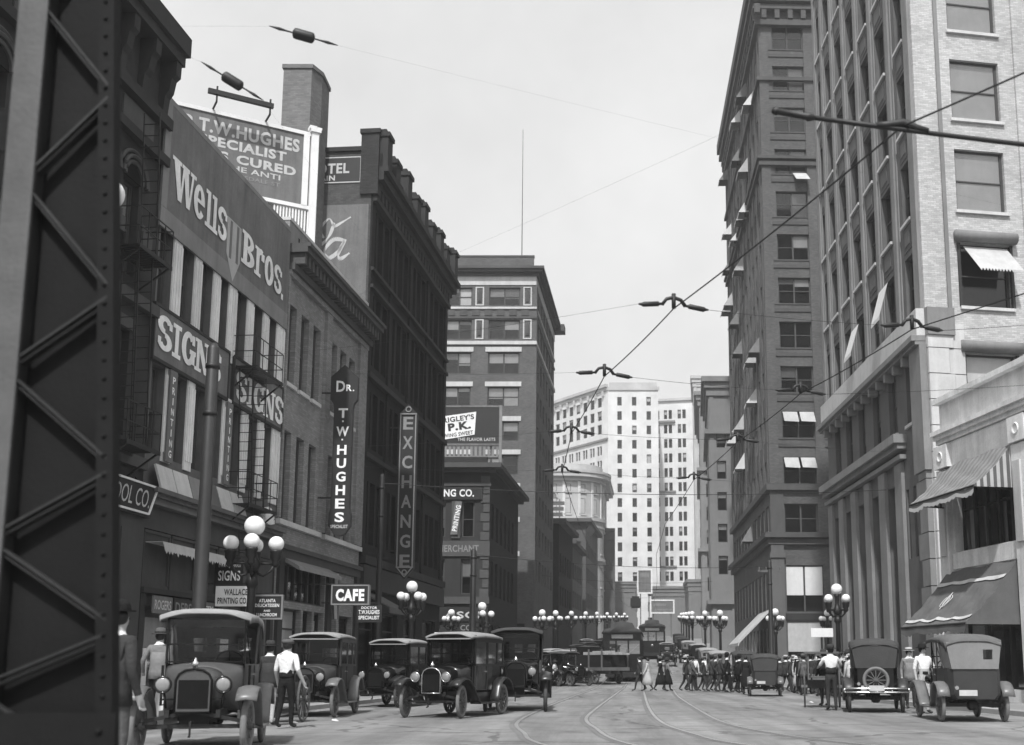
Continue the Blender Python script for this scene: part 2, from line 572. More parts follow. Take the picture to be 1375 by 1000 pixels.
# ---------------------------------------------------------------- building helpers
def wall_sheet(W, z0, z1, ops, depth=.3, xs0=0.0):
    """front sheet with openings and their reveals (frame: x right, y inward, z up)"""
    b = B()
    xs = sorted({xs0, W} | {o[0] for o in ops} | {o[1] for o in ops})
    zs = sorted({z0, z1} | {o[2] for o in ops} | {o[3] for o in ops})
    for i in range(len(xs) - 1):
        xc = (xs[i] + xs[i + 1]) / 2
        run = None
        for j in range(len(zs) - 1):
            zc = (zs[j] + zs[j + 1]) / 2
            hole = any(o[0] < xc < o[1] and o[2] < zc < o[3] for o in ops)
            if not hole:
                run = (run[0], zs[j + 1]) if run else (zs[j], zs[j + 1])
            if (hole or j == len(zs) - 2) and run:
                b.quad((xs[i], 0, run[0]), (xs[i + 1], 0, run[0]), (xs[i + 1], 0, run[1]), (xs[i], 0, run[1]))
                run = None
    for x0, x1, a, c in [o[:4] for o in ops]:
        b.quad((x0, 0, a), (x0, depth, a), (x0, depth, c), (x0, 0, c))
        b.quad((x1, depth, a), (x1, 0, a), (x1, 0, c), (x1, depth, c))
        b.quad((x0, 0, a), (x1, 0, a), (x1, depth, a), (x0, depth, a))
        b.quad((x0, depth, c), (x1, depth, c), (x1, 0, c), (x0, 0, c))
    return b

def edge_frame(p, q, z=0):
    d = Vector((q[0] - p[0], q[1] - p[1]))
    return TR(p[0], p[1], z, math.atan2(d.y, d.x)), d.length

def inset(poly, t):
    n = len(poly)
    out = []
    for i in range(n):
        p0, p1, p2 = (Vector(poly[(i + k) % n]) for k in (-1, 0, 1))
        d1, d2 = (p1 - p0).normalized(), (p2 - p1).normalized()
        n1, n2 = Vector((-d1.y, d1.x)), Vector((-d2.y, d2.x))
        a, b_ = p1 + n1 * t, p1 + n2 * t
        den = d1.x * d2.y - d1.y * d2.x
        if abs(den) < 1e-6:
            out.append(tuple(a))
            continue
        s_ = ((b_.x - a.x) * d2.y - (b_.y - a.y) * d2.x) / den
        out.append(tuple(a + d1 * s_))
    return out

def building(root, poly, H, walls, z0=0.0, core=.55, roof='roofing', parapet=.0):
    """poly CCW; walls[i] = (material, openings, reveal depth) for edge i; other edges plain (material given as string)"""
    frames = []
    for i in range(len(poly)):
        F4, W = edge_frame(poly[i], poly[(i + 1) % len(poly)])
        frames.append((F4, W))
        w = walls[i] if i < len(walls) else walls[-1]
        if w is None: continue
        if isinstance(w, str): w = (w, [], .3)
        wall_sheet(W, z0, H, w[1], w[2] if len(w) > 2 else .3).build('wall', w[0], root, F4)
    b = B()
    ctr = WM[root.name].translation
    b._add([(p[0], p[1], H - parapet - .02) for p in poly], [tuple(range(len(poly)))])
    b.build('roof', roof, root, Matrix())
    if core:
        ip = inset(poly, core)
        b = B()
        b.prism(ip, z0 + .05, H - parapet - .1, 'z')
        b.build('unlit_interior', 'unlit_interior', root, Matrix())  # dark block standing in for the shade inside, seen through the panes
    return frames

WIN_CACHE = {}
def win_meshes(w, h, n, d, style, fm):
    k = (round(w, 2), round(h, 2), n, style, fm)
    if k in WIN_CACHE: return WIN_CACHE[k]
    t = .07 if style != 'far' else .09
    b = B()
    y0, y1 = 0, .09
    b.box(0, t, y0, y1, 0, h).box(w - t, w, y0, y1, 0, h).box(t, w - t, y0, y1, 0, t).box(t, w - t, y0, y1, h - t, h)
    uw = (w - 2 * t) / n
    g = B()
    for i in range(n):
        a = t + i * uw
        c = a + uw
        if i: b.box(a - .06, a + .06, y0 - .01, y1 + .01, t, h - t)
        if style == 'sash':
            b.box(a + .03, c - .03, y0 + .02, y1 - .01, h * .5 - .03, h * .5 + .03)
            b.box(a + .0, a + .045, y0 + .015, y1 - .02, t, h - t).box(c - .045, c, y0 + .015, y1 - .02, t, h - t)
        elif style == 'transom':
            b.box(a + .03, c - .03, y0 + .02, y1 - .01, h * .74 - .03, h * .74 + .03)
        elif style == 'grid':
            for q in (.25, .5, .75): b.box(a, c, y0 + .02, y1 - .02, h * q - .015, h * q + .015)
            b.box((a + c) / 2 - .015, (a + c) / 2 + .015, y0 + .02, y1 - .02, t, h - t)
        e = .03 if i else 0
        g.quad((a, .06, t), (c, .06, t), (c, .06, h - t), (a, .06, h - t))
    WIN_CACHE[k] = (b.mesh('window', fm), g.mesh('pane', 'glass'), t, uw)
    return WIN_CACHE[k]

BL_CACHE = {}
rng = random.Random(11)
def window(root, F4, x0, x1, z0, z1, n=1, inset_y=.16, style='sash', fm='window_paint', blind=.6, bm=('blind', 'blind_grey'), sill=None, sill_m='stone_pale', bh=None):
    w, h = x1 - x0, z1 - z0
    me, pm, t, uw = win_meshes(w, h, n, 0, style, fm)
    T = F4 @ Matrix.Translation((x0, inset_y, z0))
    o = link('window', me, root, T)
    link('pane', pm, o, T)
    for i in range(n):
        if rng.random() < blind:
            q = bh if bh else rng.choice((.2, .3, .4, .5, .5, .6, .75, 1.0))
            mm = rng.choice(bm)
            k = (round(uw, 2), round(h, 2), q, mm)
            if k not in BL_CACHE:
                b = B()
                b.box(.02, uw - .02, .075, .085, h - t - (h - 2 * t) * q, h - t)
                BL_CACHE[k] = b.mesh('blind', mm)
            link('blind', BL_CACHE[k], o, T @ Matrix.Translation((t + i * uw, 0, 0)))
    if sill:
        k = ('sill', round(w, 2), sill, sill_m)
        if k not in BL_CACHE:
            b = B()
            b.box(-.1, w + .1, -inset_y - sill, .0, -.14, -.004)
            BL_CACHE[k] = b.mesh('sill', sill_m)
        link('sill', BL_CACHE[k], o, T)
    return o

def part(root, F4, name, mat, *boxes):
    b = B()
    for x in boxes: b.box(*x)
    return b.build(name, mat, root, F4)

# ================================================================ the setting
def gz(y):
    """street level: flat near the camera, then rising away from it"""
    if y < 60: return 0.0
    if y < 80: return .045 * (y - 60) ** 2 / 40
    return .45 + .045 * (min(y, 300) - 80)

AL = R(4.89)                                   # heading of the left street front
LD = Vector((math.sin(AL), math.cos(AL)))
LN = Vector((-LD.y, LD.x))                     # inwards, away from the street
def LP(u, n=0.0): return tuple(Vector((-14.2, 0)) + LD * u + LN * n)
LTH = PI / 2 - AL
def LF(u, z=0): p = LP(u); return TR(p[0], p[1], z, LTH)

ROWS = [-60, -20, -5, 0, 5, 10, 20, 30, 40, 50, 60, 64, 68, 72, 76, 80, 92, 110, 140, 180, 230, 300, 360, 420, 700, 1500, 3000]
def sheet(name, xs, mat, off, rows=ROWS, kind='structure', parent=None):
    b = B()
    for i in range(len(rows) - 1):
        y0, y1 = rows[i], rows[i + 1]
        xa, xb = (xs(y0), xs(y1)) if callable(xs) else (xs, xs)
        b.quad((xa[0], y0, gz(y0) + off), (xa[1], y0, gz(y0) + off), (xb[1], y1, gz(y1) + off), (xb[0], y1, gz(y1) + off))
    o = b.build(name, mat, parent)
    if not parent: o['kind'] = kind
    return o
sheet('ground', (-1500, 1500), 'paving', -.012)
sheet('road', (-70, 70), 'road', 0, [r for r in ROWS if r <= 420])

def rail(pts, name='tram_rail'):
    """a grooved rail set flush in the road with a darker strip of setts beside it"""
    P = [Vector(p) for p in pts]
    # resample with Catmull-Rom
    q = []
    for i in range(len(P) - 1):
        p0, p1, p2, p3 = P[max(i - 1, 0)], P[i], P[i + 1], P[min(i + 2, len(P) - 1)]
        for k in range(10):
            t = k / 10
            q.append(.5 * ((2 * p1) + (p2 - p0) * t + (2 * p0 - 5 * p1 + 4 * p2 - p3) * t * t + (3 * p1 - p0 - 3 * p2 + p3) * t ** 3))
    q.append(P[-1])
    def strip(w, off, mat, o=0.0, parent=None, nm=name):
        b = B()
        rr = []
        for i, p in enumerate(q):
            d = (q[min(i + 1, len(q) - 1)] - q[max(i - 1, 0)]).normalized()
            n = Vector((-d.y, d.x))
            a, c = p + n * (o - w / 2), p + n * (o + w / 2)
            rr.append(((a.x, a.y, gz(a.y) + off), (c.x, c.y, gz(c.y) + off)))
        for i in range(len(rr) - 1): b.quad(rr[i][0], rr[i][1], rr[i + 1][1], rr[i + 1][0])
        return b.build(nm, mat, parent)
    o = strip(.075, .009, 'rail')
    o['kind'] = 'structure'
    strip(.22, .004, 'rail_bed', .04, o, 'rail_bed')
rail([(1.2, 12), (-.8, 17.48), (-1.3, 20.6), (-1.66, 24), (-1.6, 29.5), (-1.14, 40.5), (0.0, 62.7), (1.4, 90), (4.5, 140), (10, 220)])
rail([(2.6, 12.4), (.55, 17.5), (-.02, 22.3), (-.22, 26.0), (-.05, 31), (.42, 40.5), (1.55, 62.7), (2.95, 90), (6.05, 140), (11.5, 220)])
rail([(4.6, 12.8), (2.28, 17.5), (1.75, 20.2), (1.42, 24.2), (1.5, 31.5), (1.97, 45.5), (2.62, 62), (3.9, 90), (7, 140), (12.4, 220)])
rail([(6.4, 13.4), (4.02, 17.7), (3.16, 20.6), (2.75, 24), (2.8, 30), (3.3, 45.5), (4.15, 62), (5.4, 90), (8.5, 140), (13.9, 220)])

def sidewalk(rows, side):
    """rows (y, kerb x, inner x)"""
    h = .14
    b = B()
    k = B()
    s_ = -1 if side == 'left' else 1
    for (y0, a0, c0), (y1, a1, c1) in zip(rows, rows[1:]):
        z0, z1 = gz(y0) + h, gz(y1) + h
        e = .2 * s_
        b.quad((a0 + e, y0, z0), (c0, y0, z0), (c1, y1, z1), (a1 + e, y1, z1))
        k.quad((a0, y0, z0 - .02), (a0 + e, y0, z0), (a1 + e, y1, z1), (a1, y1, z1 - .02))
        k.quad((a0, y0, z0 - h), (a0, y0, z0 - .02), (a1, y1, z1 - .02), (a1, y1, z1 - h))
    for y, a, c in (rows[0], rows[-1]):
        k.quad((a, y, gz(y)), (c, y, gz(y)), (c, y, gz(y) + h - .001), (a, y, gz(y) + h - .001))
    o = b.build('sidewalk', 'paving')
    o['kind'] = 'structure'
    k.build('kerb', 'kerb', o)
    return o
def lk(y): return .0855 * y - 10.5
sidewalk([(y, lk(y), lk(y) - 12) for y in (4, 15, 25, 35, 45, 55, 63.5)], 'left')
sidewalk([(y, lk(y), lk(y) - 20) for y in (78.5, 80, 86, 92, 110, 140, 180, 230)], 'left')
sidewalk([(4, 12.6, 30), (14, 11.6, 30), (26, 10.3, 30), (38, 9.2, 30)], 'right')
sidewalk([(42.6, 9.7, 40), (46, 9.9, 40), (52, 9.9, 40), (64.2, 9.7, 40)], 'right')
sidewalk([(84, 9.2, 40), (92, 9.3, 40), (110, 9.6, 40), (140, 11, 40), (180, 14, 40), (230, 18, 60)], 'right')

# ================================================================ left street front
# ---- dark corner building with the round arches (mostly behind the steel column)
r = thing('arched_building', 'dark stone building with round arches and bracketed cornice at far left', 'building', TR(*LP(20)))
u0 = 12.0
A_OPS = []
for k in range(6):
    u = 19.6 + k * 1.42
    A_OPS += [(u - u0, u + .82 - u0, 11.0, 13.5), (u - u0, u + .82 - u0, 6.9, 9.6)]
A_OPS += [(u - u0, u + 2.2 - u0, .5, 4.3) for u in (17.0, 20.0, 23.0)]
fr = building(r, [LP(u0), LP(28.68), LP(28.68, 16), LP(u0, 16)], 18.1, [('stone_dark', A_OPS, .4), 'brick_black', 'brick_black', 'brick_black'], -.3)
FA = fr[0][0]
for x0, x1, z0, z1 in A_OPS:
    if z0 > 10:
        xc, ra = (x0 + x1) / 2, (x1 - x0) / 2
        window(r, FA, x0, x1, z0, z1, 1, .2, blind=.5)
        for j, (q, yy) in enumerate(((.04, -.06), (.18, -.10), (.32, -.06))):
            b = B()
            pts = [(xc + (ra + q) * math.cos(t), yy, z1 + (ra + q) * math.sin(t)) for t in [PI * i / 14 for i in range(15)]]
            b.tube(pts, .055, 6)
            b.build('arch_moulding', 'stone_brown', r, FA)
        b = B()
        b.prism([(xc + (ra + .04) * math.cos(PI * i / 12), z1 + (ra + .04) * math.sin(PI * i / 12)) for i in range(13)], -.03, .0)
        b.build('arch_panel', 'unlit_interior', r, FA)
        part(r, FA, 'capital', 'stone_brown', (x1 + .05, x1 + .55, -.16, .0, 11.9, 12.3), (x1 + .10, x1 + .50, -.10, .0, 12.3, 12.5))
        part(r, FA, 'pier', 'stone_dark', (x1 + .14, x1 + .46, -.08, 0, 10.6, 11.9))
    elif z0 > 6:
        window(r, FA, x0, x1, z0, z1, 1, .2, blind=.6)
        part(r, FA, 'lintel', 'stone_brown', (x0 - .15, x1 + .15, -.10, 0, z1, z1 + .3))
    else:
        window(r, FA, x0, x1, z0, z1, 1, .2, 'transom', blind=0)
W = 28.68 - u0
part(r, FA, 'cornice', 'stone_dark', (-.2, W, -.22, 0, 15.6, 15.9), (-.2, W, -.2, 0, 14.55, 14.8), (-.2, W - .1, -.5, 0, 17.4, 17.7), (-.2, W - .05, -.62, 0, 17.7, 18.25))
for k in range(9):
    x = W - .35 - k * 1.15
    b = B()
    b.prism([(0, 17.38), (-.46, 17.38), (-.45, 17.0), (-.34, 16.9), (-.28, 16.55), (-.18, 16.4), (-.14, 15.95), (0, 15.9)], x - .14, x + .14, 'x')
    b.build('cornice_bracket', 'stone_dark', r, FA)
for k in range(5):
    x = W - .7 - k * 2.3
    part(r, FA, 'frieze_panel', 'stone_brown', (x - 1.6, x, -.05, 0, 14.9, 15.5))
part(r, FA, 'belt_course', 'stone_brown', (-.2, W, -.18, 0, 10.3, 10.6), (-.2, W, -.12, 0, 6.2, 6.5))
part(r, FA, 'shop_pier', 'paint_shop', (W - 1.35, W - .05, -.16, 0, .14, 5.0), (W - 1.25, W - .75, -.2, -.16, 1.0, 4.6))
part(r, FA, 'shop_fascia', 'paint_dark', (-.2, W, -.3, 0, 4.95, 5.35))

# ---- pale three-storey building that carries the banner
r = thing('pilastered_building', 'pale three-storey building with fluted pilasters beneath the slab-lettered banner', 'building', TR(*LP(33)))
u0 = 28.70
W = 9.32
wx = [(.10, .82), (1.34, 2.14), (2.62, 3.40), (3.90, 4.52), (5.18, 5.98), (6.52, 7.32), (7.84, 8.56)]
B_OPS = [(a, c, 10.5, 13.4) for a, c in wx] + [(a, c, 6.75, 9.15) for a, c in wx] + [(.5, 3.0, .55, 2.75), (3.3, 4.6, .16, 2.75), (5.0, 6.6, .55, 2.75), (7.0, 8.8, .55, 2.75)]
fr = building(r, [LP(u0), LP(u0 + W), LP(u0 + W, 16), LP(u0, 16)], 14.3, [('paint_grey', B_OPS, .35), 'brick_dark', 'brick_dark', 'brick_dark'], -.3)
FB = fr[0][0]
for x0, x1, z0, z1 in B_OPS:
    if z0 > 3: window(r, FB, x0, x1, z0, z1, 1, .2, blind=.45)
    else: window(r, FB, x0, x1, z0, z1, 1, .2, 'transom', 'paint_dark', blind=.3)
for i in range(7):
    a = wx[i][1] + .02
    c = (wx[i + 1][0] - .02) if i < 6 else W - .02
    if i == 3: a, c = 4.56, 5.14
    for z0, z1 in ((10.45, 12.95), (6.62, 9.2)):
        b = B()
        b.box(a, c, -.05, .02, z0, z1)
        n = 3
        for j in range(n):
            xa = a + (c - a) * (j + .18) / n
            xb = a + (c - a) * (j + .82) / n
            b.box(xa, xb, -.085, -.05, z0 + .25, z1 - .2)
        b.build('pilaster', 'paint_pale', r, FB)
        part(r, FB, 'capital', 'paint_pale', (a - .02, c + .02, -.10, .02, z1, z1 + .09))
part(r, FB, 'belt_course', 'paint_grey', (0, W, -.03, 0, 9.3, 10.4))
part(r, FB, 'storefront_cornice', 'paint_grey', (0, W, -.30, 0, 5.55, 5.66), (0, W, -.42, 0, 5.66, 5.78), (0, W, -.24, 0, 5.42, 5.55), (0, W, -.34, 0, 5.34, 5.42))
for k in range(6):                       # slanted painted panels above the storefront cornice
    x = .25 + k * .95
    b = B()
    b.prism([(-.40, 5.79), (-.34, 5.79), (-.14, 6.42), (-.20, 6.44)], x, x + .9, 'x')
    b.build('slanted_panel', ('stone_pale', 'stone_pale', 'sign_mid', 'paint_grey', 'stone_pale', 'stone_pale')[k], r, FB)
b = B()
b.smooth = False
for k in range(9):                       # shell ornament on the storefront cornice
    t = PI * (k + .5) / 9
    b.bar((7.6, -.46, 5.8), (7.6 + .52 * math.cos(t), -.40, 5.8 + .52 * math.sin(t)), .13, .1, (0, 1, 0))
b.build('shell_ornament', 'paint_pale', r, FB)
part(r, FB, 'shop_fascia', 'paint_shop', (.0, W, -.12, 0, 4.72, 5.33))
for k in range(6):
    x = .08 + k * 1.54
    part(r, FB, 'transom_panel', 'paint_shop', (x, x + .05, -.1, 0, 3.25, 4.7), (x + 1.42, x + 1.47, -.1, 0, 3.25, 4.7), (x, x + 1.47, -.1, 0, 3.2, 3.3), (x, x + 1.47, -.1, 0, 4.62, 4.7), (x + .05, x + 1.42, -.05, 0, 3.3, 4.62))
part(r, FB, 'sign_rail', 'paint_dark', (0, W, -.22, 0, 3.06, 3.2))
for x in (.02, 3.1, 4.75, 6.75, 8.95):
    part(r, FB, 'shop_pier', 'paint_dark', (x, x + .26, -.14, 0, .14, 3.05))
# posters and shop names in the windows
for x0, x1, z0, z1, t, tm in ((.42, 1.5, 2.55, 3.0, 'ROGERS', 'letter_grey'), (1.6, 3.0, 2.5, 3.0, 'DERST', 'letter_dull'), (3.15, 4.15, 2.6, 3.0, 'ROGERS', 'letter_white')):
    o = part(r, FB, 'shop_sign', 'sign_grey' if x0 != 1.6 else 'sign_black', (x0, x1, -.28, -.24, z0, z1))
    letters(o, FB, t, x0 + .08, z0 + .1, x1 - x0 - .16, z1 - z0 - .2, tm, .015, -.284)
for x0, x1, z0, z1, mt in ((.55, 1.5, 1.7, 2.45, 'sign_mid'), (.55, .8, .7, 1.65, 'sign_white'), (1.2, 1.5, .7, 1.65, 'sign_white'), (5.2, 5.9, 1.0, 2.0, 'sign_white')):
    part(r, FB, 'poster', mt, (x0, x1, -.02, 0.01, z0, z1))

# valance left over from an awning
v = B()
n = 26
for k in range(n):
    x0, x1 = .2 + k * 4.3 / n, .2 + (k + 1) * 4.3 / n
    za = 4.06 + rng.uniform(-.04, .05)
    v.quad((x0, -.62, 4.14), (x1, -.62, 4.14), (x1, -.55, 4.36), (x0, -.55, 4.36))
    v.tri((x0, -.62, 4.14), ((x0 + x1) / 2, -.63, za), (x1, -.62, 4.14))
v.box(.2, 4.5, -.55, -.08, 4.36, 4.38)
o = v.build('awning_valance', 'canvas_pale', None, FB)
tag(o, 'narrow pale scalloped awning valance over the left shop beside the tall pole', 'awning')

# banner
r = thing('banner_sign', 'huge grey painted banner lettered Wells Bros. above the pale building', 'sign', FB @ Matrix.Translation((4.6, -.3, 13)))
b = B()
b.box(-.2, W - .02, -.10, -.04, 12.86, 16.6)
b.build('board', 'sign_grey', r, FB)
for k in range(8): part(r, FB, 'brace', 'wood', (.3 + k * 1.24, .42 + k * 1.24, -.04, .2, 14.3, 16.5))
part(r, FB, 'border', 'sign_mid', (-.2, W - .02, -.112, -.10, 12.86, 13.42))
part(r, FB, 'edge_batten', 'sign_mid', (-.21, .12, -.112, -.10, 13.43, 16.6), (.13, W - .02, -.108, -.10, 16.45, 16.6))
slab_letters(r, FB, [('W', .32, 1.36, 1.14), ('e', 1.64, .70, 1.02), ('l', 2.50, .26, 1.12), ('l', 2.93, .26, 1.12), ('s', 3.26, .66, 1.02)], 13.93, y=-.125, bold=.1)
slab_letters(r, FB, [('B', 5.14, .98, 1.08), ('r', 6.20, .76, .98), ('o', 7.02, .76, 1.02), ('s', 7.86, .70, 1.0)], 13.82, y=-.125, bold=.1)
part(r, FB, 'full_stop', 'letter_white', (8.60, 8.76, -.125, -.112, 13.75, 13.95))
b = B()                                    # shield between the two words
b.prism([(4.0, 14.85), (5.05, 14.85), (5.04, 13.7), (4.55, 12.95), (4.02, 13.7)], -.118, -.105)
sh = b.build('shield', 'canvas_pale', r, FB)
part(sh, FB, 'shield_stripe', 'sign_grey', (4.2, 4.36, -.124, -.118, 13.6, 14.8), (4.7, 4.86, -.124, -.118, 13.6, 14.8))

# the two SIGNS boards
for x0, x1, lab, zl in ((-.12, 4.62, 'dark sign board with bold white slab letters SIGNS left of the tall pole', 9.60), (5.08, W - .16, 'dark sign board with white slab letters SIGNS behind the fire escape', 9.44)):
    r = thing('sign_board', lab, 'sign', FB @ Matrix.Translation(((x0 + x1) / 2, -.3, 9.3)))
    part(r, FB, 'board', 'sign_grey', (x0, x1, -.11, -.04, 9.27, 10.66))
    part(r, FB, 'frame', 'paint_dark', (x0 - .05, x1 + .05, -.14, -.04, 9.18, 9.27), (x0 - .05, x1 + .05, -.14, -.04, 10.66, 10.74), (x0 - .06, x0, -.14, -.04, 9.27, 10.66), (x1, x1 + .05, -.14, -.04, 9.27, 10.66))
    slab_letters(r, FB, [('S', x0 + .12, .84, .96), ('I', x0 + 1.14, .24, .94), ('G', x0 + 1.56, .82, .96), ('N', x0 + 2.44, .90, .94), ('S', x0 + 3.40, .76, .96)], zl - .06, y=-.13, bold=.085)
for x, lab in ((1.08, 'narrow vertical dark PRINTING board left of the tall pole'), (4.86, 'narrow vertical dark PRINTING board right of the tall pole')):
    r = thing('vertical_sign', lab, 'sign', FB @ Matrix.Translation((x, -.25, 6.7)))
    part(r, FB, 'board', 'sign_grey', (x - .2, x + .22, -.14, -.09, 6.62, 9.16))
    for k, ch in enumerate('PRINTING'): letters(r, FB, ch, x - .07 if ch != 'I' else x - .02, 8.78 - k * .29, .16 if ch != 'I' else .05, .2, 'letter_white', .02, -.15)

# ---- brick building with the bracketed cornice and parapet
r = thing('brick_building', 'grey brick building with dentil cornice and two rows of tall windows above the cafe', 'building', TR(*LP(43)))
u0 = 38.06
W = 9.70
wx = [(.32, 1.15), (1.66, 2.49), (2.98, 3.81), (5.05, 5.85), (6.25, 7.05), (7.45, 8.25)]
C_OPS = [(a, c, 11.1, 13.98) for a, c in wx] + [(a, c, 6.22, 9.4) for a, c in wx] + [(1.0, 2.9, .5, 3.2), (3.1, 4.1, .16, 3.2), (4.3, 5.4, .5, 3.2), (6.2, 7.0, .16, 3.3), (7.3, 9.0, .5, 3.2), (1.0, 5.4, 3.45, 4.8)]
fr = building(r, [LP(u0), LP(u0 + W), LP(u0 + W, 16), LP(u0, 16)], 16.95, [('brick_mid', C_OPS, .32), 'brick_mid', 'brick_mid', 'brick_mid'], -.3, parapet=.8)
FC = fr[0][0]
for x0, x1, z0, z1 in C_OPS:
    if z0 > 5: window(r, FC, x0, x1, z0, z1, 1, .2, blind=.5, sill=.10 if z0 > 10 else None)
    elif z0 > 3.3: window(r, FC, x0, x1, z0, z1, 6, .15, 'plain', blind=.0)
    else: window(r, FC, x0, x1, z0, z1, 1, .2, 'transom', 'paint_dark', blind=.3)
part(r, FC, 'sill_course', 'stone_pale', (.0, 4.35, -.16, 0, 6.02, 6.2), (4.75, W - .05, -.16, 0, 6.02, 6.2))
for a, c in ((-.0, .14), (4.22, 4.86), (8.62, 9.68)):
    part(r, FC, 'pilaster', 'brick_mid', (a, c, -.12, 0, 6.25, 14.9))
part(r, FC, 'architrave', 'brick_mid', (.0, W, -.16, 0, 14.9, 15.1))
part(r, FC, 'cornice', 'stone_brown', (.0, W + .1, -.28, 0, 15.1, 15.35), (.0, W + .25, -.72, 0, 15.75, 15.95), (.0, W + .3, -.82, 0, 15.95, 16.08))
for k in range(24):
    x = .12 + k * .405
    part(r, FC, 'dentil', 'stone_brown', (x, x + .2, -.6, 0, 15.35, 15.74))
part(r, FC, 'parapet_face', 'sign_mid', (0, W, -.03, 0, 16.1, 16.94))
part(r, FC, 'parapet_coping', 'stone_pale', (-.02, W + .05, -.06, .3, 16.95, 17.07))
for k in range(6): part(r, FC, 'parapet_vent', 'unlit_interior', (.9 + k * 1.5, 1.02 + k * 1.5, -.036, 0.0, 16.35, 16.62))
part(r, FC, 'shop_fascia', 'paint_shop', (.0, W, -.12, 0, 4.9, 5.2))
part(r, FC, 'shop_cornice', 'stone_brown', (.0, W, -.22, 0, 5.2, 5.36))
for x in (.3, 5.55, 9.15): part(r, FC, 'shop_pier', 'paint_dark', (x, x + .45, -.12, 0, .14, 4.9))
# curtains in the shop window
for xa, xb in ((1.1, 1.8), (2.1, 2.8), (4.4, 5.2), (7.5, 8.2)): part(r, FC, 'curtain', 'linen', (xa, xb, .28, .31, .9, 2.9))
# rolled awning on the brick building
b = B()
b.prism([(0, 4.98), (-.62, 4.62), (-.66, 4.48), (-.58, 4.5), (0, 4.84)], .75, 5.5, 'x')
o = b.build('rolled_awning', 'canvas_grey', None, FC)
tag(o, 'grey canvas awning rolled up over the shop beside the cafe', 'awning')
b = B()
b.tube([(5.75, -.3, 4.75), (5.78, -.36, 4.2), (5.74, -.34, 3.6), (5.78, -.36, 3.0)], [.12, .2, .16, .1], 8)
o = b.build('furled_flag', M['awning_stripe'], None, FC)
tag(o, 'furled striped cloth hanging between rolled awning and cafe sign', 'flag')

# fire escape on the pale building
def fire_escape(lab, F4, x0, x1, plats, out=.95, ladders=(), z_drop=None):
    r = thing('fire_escape', lab, 'fire escape', F4 @ Matrix.Translation(((x0 + x1) / 2, -.4, plats[-1])))
    for z in plats:
        b = B()
        n = 12
        for k in range(n): b.box(x0 + (x1 - x0) * k / n, x0 + (x1 - x0) * (k + .55) / n, -out, -.2, z, z + .03)
        b.box(x0, x1, -out - .03, -out, z - .06, z + .05).box(x0, x1, -.22, -.18, z - .06, z + .05)
        b.build('platform', 'iron', r, F4)
        b = B()
        for zz in (z + .5, z + 1.0):
            b.bar((x0, -out, zz), (x1, -out, zz), .024).bar((x0, -out, zz), (x0, -.05, zz), .024).bar((x1, -out, zz), (x1, -.05, zz), .024)
        for k in range(5):
            x = x0 + (x1 - x0) * k / 4
            b.bar((x, -out, z), (x, -out, z + 1.0), .022)
        b.build('railing', 'iron', r, F4)
        for x in (x0 + .1, x1 - .1):
            b = B()
            b.bar((x, -out, z - .03), (x, -.05, z - .65), .045)
            b.build('bracket', 'iron', r, F4)
    for (xa, za, xb, zb) in ladders:
        b = B()
        d = .42
        for s_ in (0, d): b.bar((xa, -out + .15 + s_, za), (xb, -out + .15 + s_, zb), .026, .04)
        n = int(abs(zb - za) / .28)
        for k in range(1, n):
            t = k / n
            x, z = xa + (xb - xa) * t, za + (zb - za) * t
            b.bar((x, -out + .15, z), (x, -out + .15 + d, z), .02)
        b.build('ladder', 'iron', r, F4)
    return r
fire_escape('black iron fire escape on the pale building behind the five-globe lamp', FB, 5.0, 7.3, (10.35, 6.05), .8, [(5.6, 6.05, 5.2, 10.35), (6.6, 6.1, 6.3, 10.3), (5.9, 4.4, 5.7, 6.05)])
fire_escape('black iron fire escape on the dark arched building beside the steel column', FA, 14.0, 15.7, (11.3, 6.45), .9, [(15.3, 6.5, 15.0, 11.3), (14.6, 6.5, 14.3, 11.3), (15.2, 11.3, 14.9, 15.2)])

# ---- dark hotel
r = thing('hotel_building', 'tall dark brick hotel with turreted parapet and painted end wall', 'building', TR(*LP(55)))
u0 = 47.80
W = 15.6
bays = [(.25, 3.15), (3.85, 6.75), (7.6, 10.5), (11.35, 14.9)]
D_OPS = []
for a, c in bays:
    n = 3
    w = (c - a - .3 * (n - 1)) / n
    for k in range(n):
        x = a + k * (w + .3)
        D_OPS += [(x, x + w, 18.95, 21.7), (x, x + w, 14.5, 17.75), (x, x + w, 10.75, 13.3), (x, x + w, 6.5, 9.25)]
D_OPS += [(.4, 3.0, .5, 3.6), (4.0, 6.6, .5, 3.6), (7.8, 10.2, .16, 3.6), (11.6, 14.6, .5, 3.6)]
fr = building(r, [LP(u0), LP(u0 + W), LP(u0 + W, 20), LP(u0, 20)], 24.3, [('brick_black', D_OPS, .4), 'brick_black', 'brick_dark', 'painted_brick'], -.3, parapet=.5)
FD = fr[0][0]
for x0, x1, z0, z1 in D_OPS:
    if z0 > 5: window(r, FD, x0, x1, z0, z1, 1, .24, blind=.35, bm=('blind_grey',))
    else: window(r, FD, x0, x1, z0, z1, 1, .2, 'transom', 'paint_dark', blind=.0)
for x in (-.0, 3.3, 6.95, 10.7, 15.1): part(r, FD, 'pier', 'brick_black', (x, x + .5, -.1, 0, 5.6, 24.0))
part(r, FD, 'belt_course', 'stone_dark', (0, W, -.28, 0, 21.9, 22.15), (0, W, -.22, 0, 18.65, 18.8), (0, W, -.22, 0, 17.85, 18.0), (0, W, -.24, 0, 13.75, 14.0), (0, W, -.22, 0, 10.2, 10.4), (0, W, -.3, 0, 5.55, 5.9))
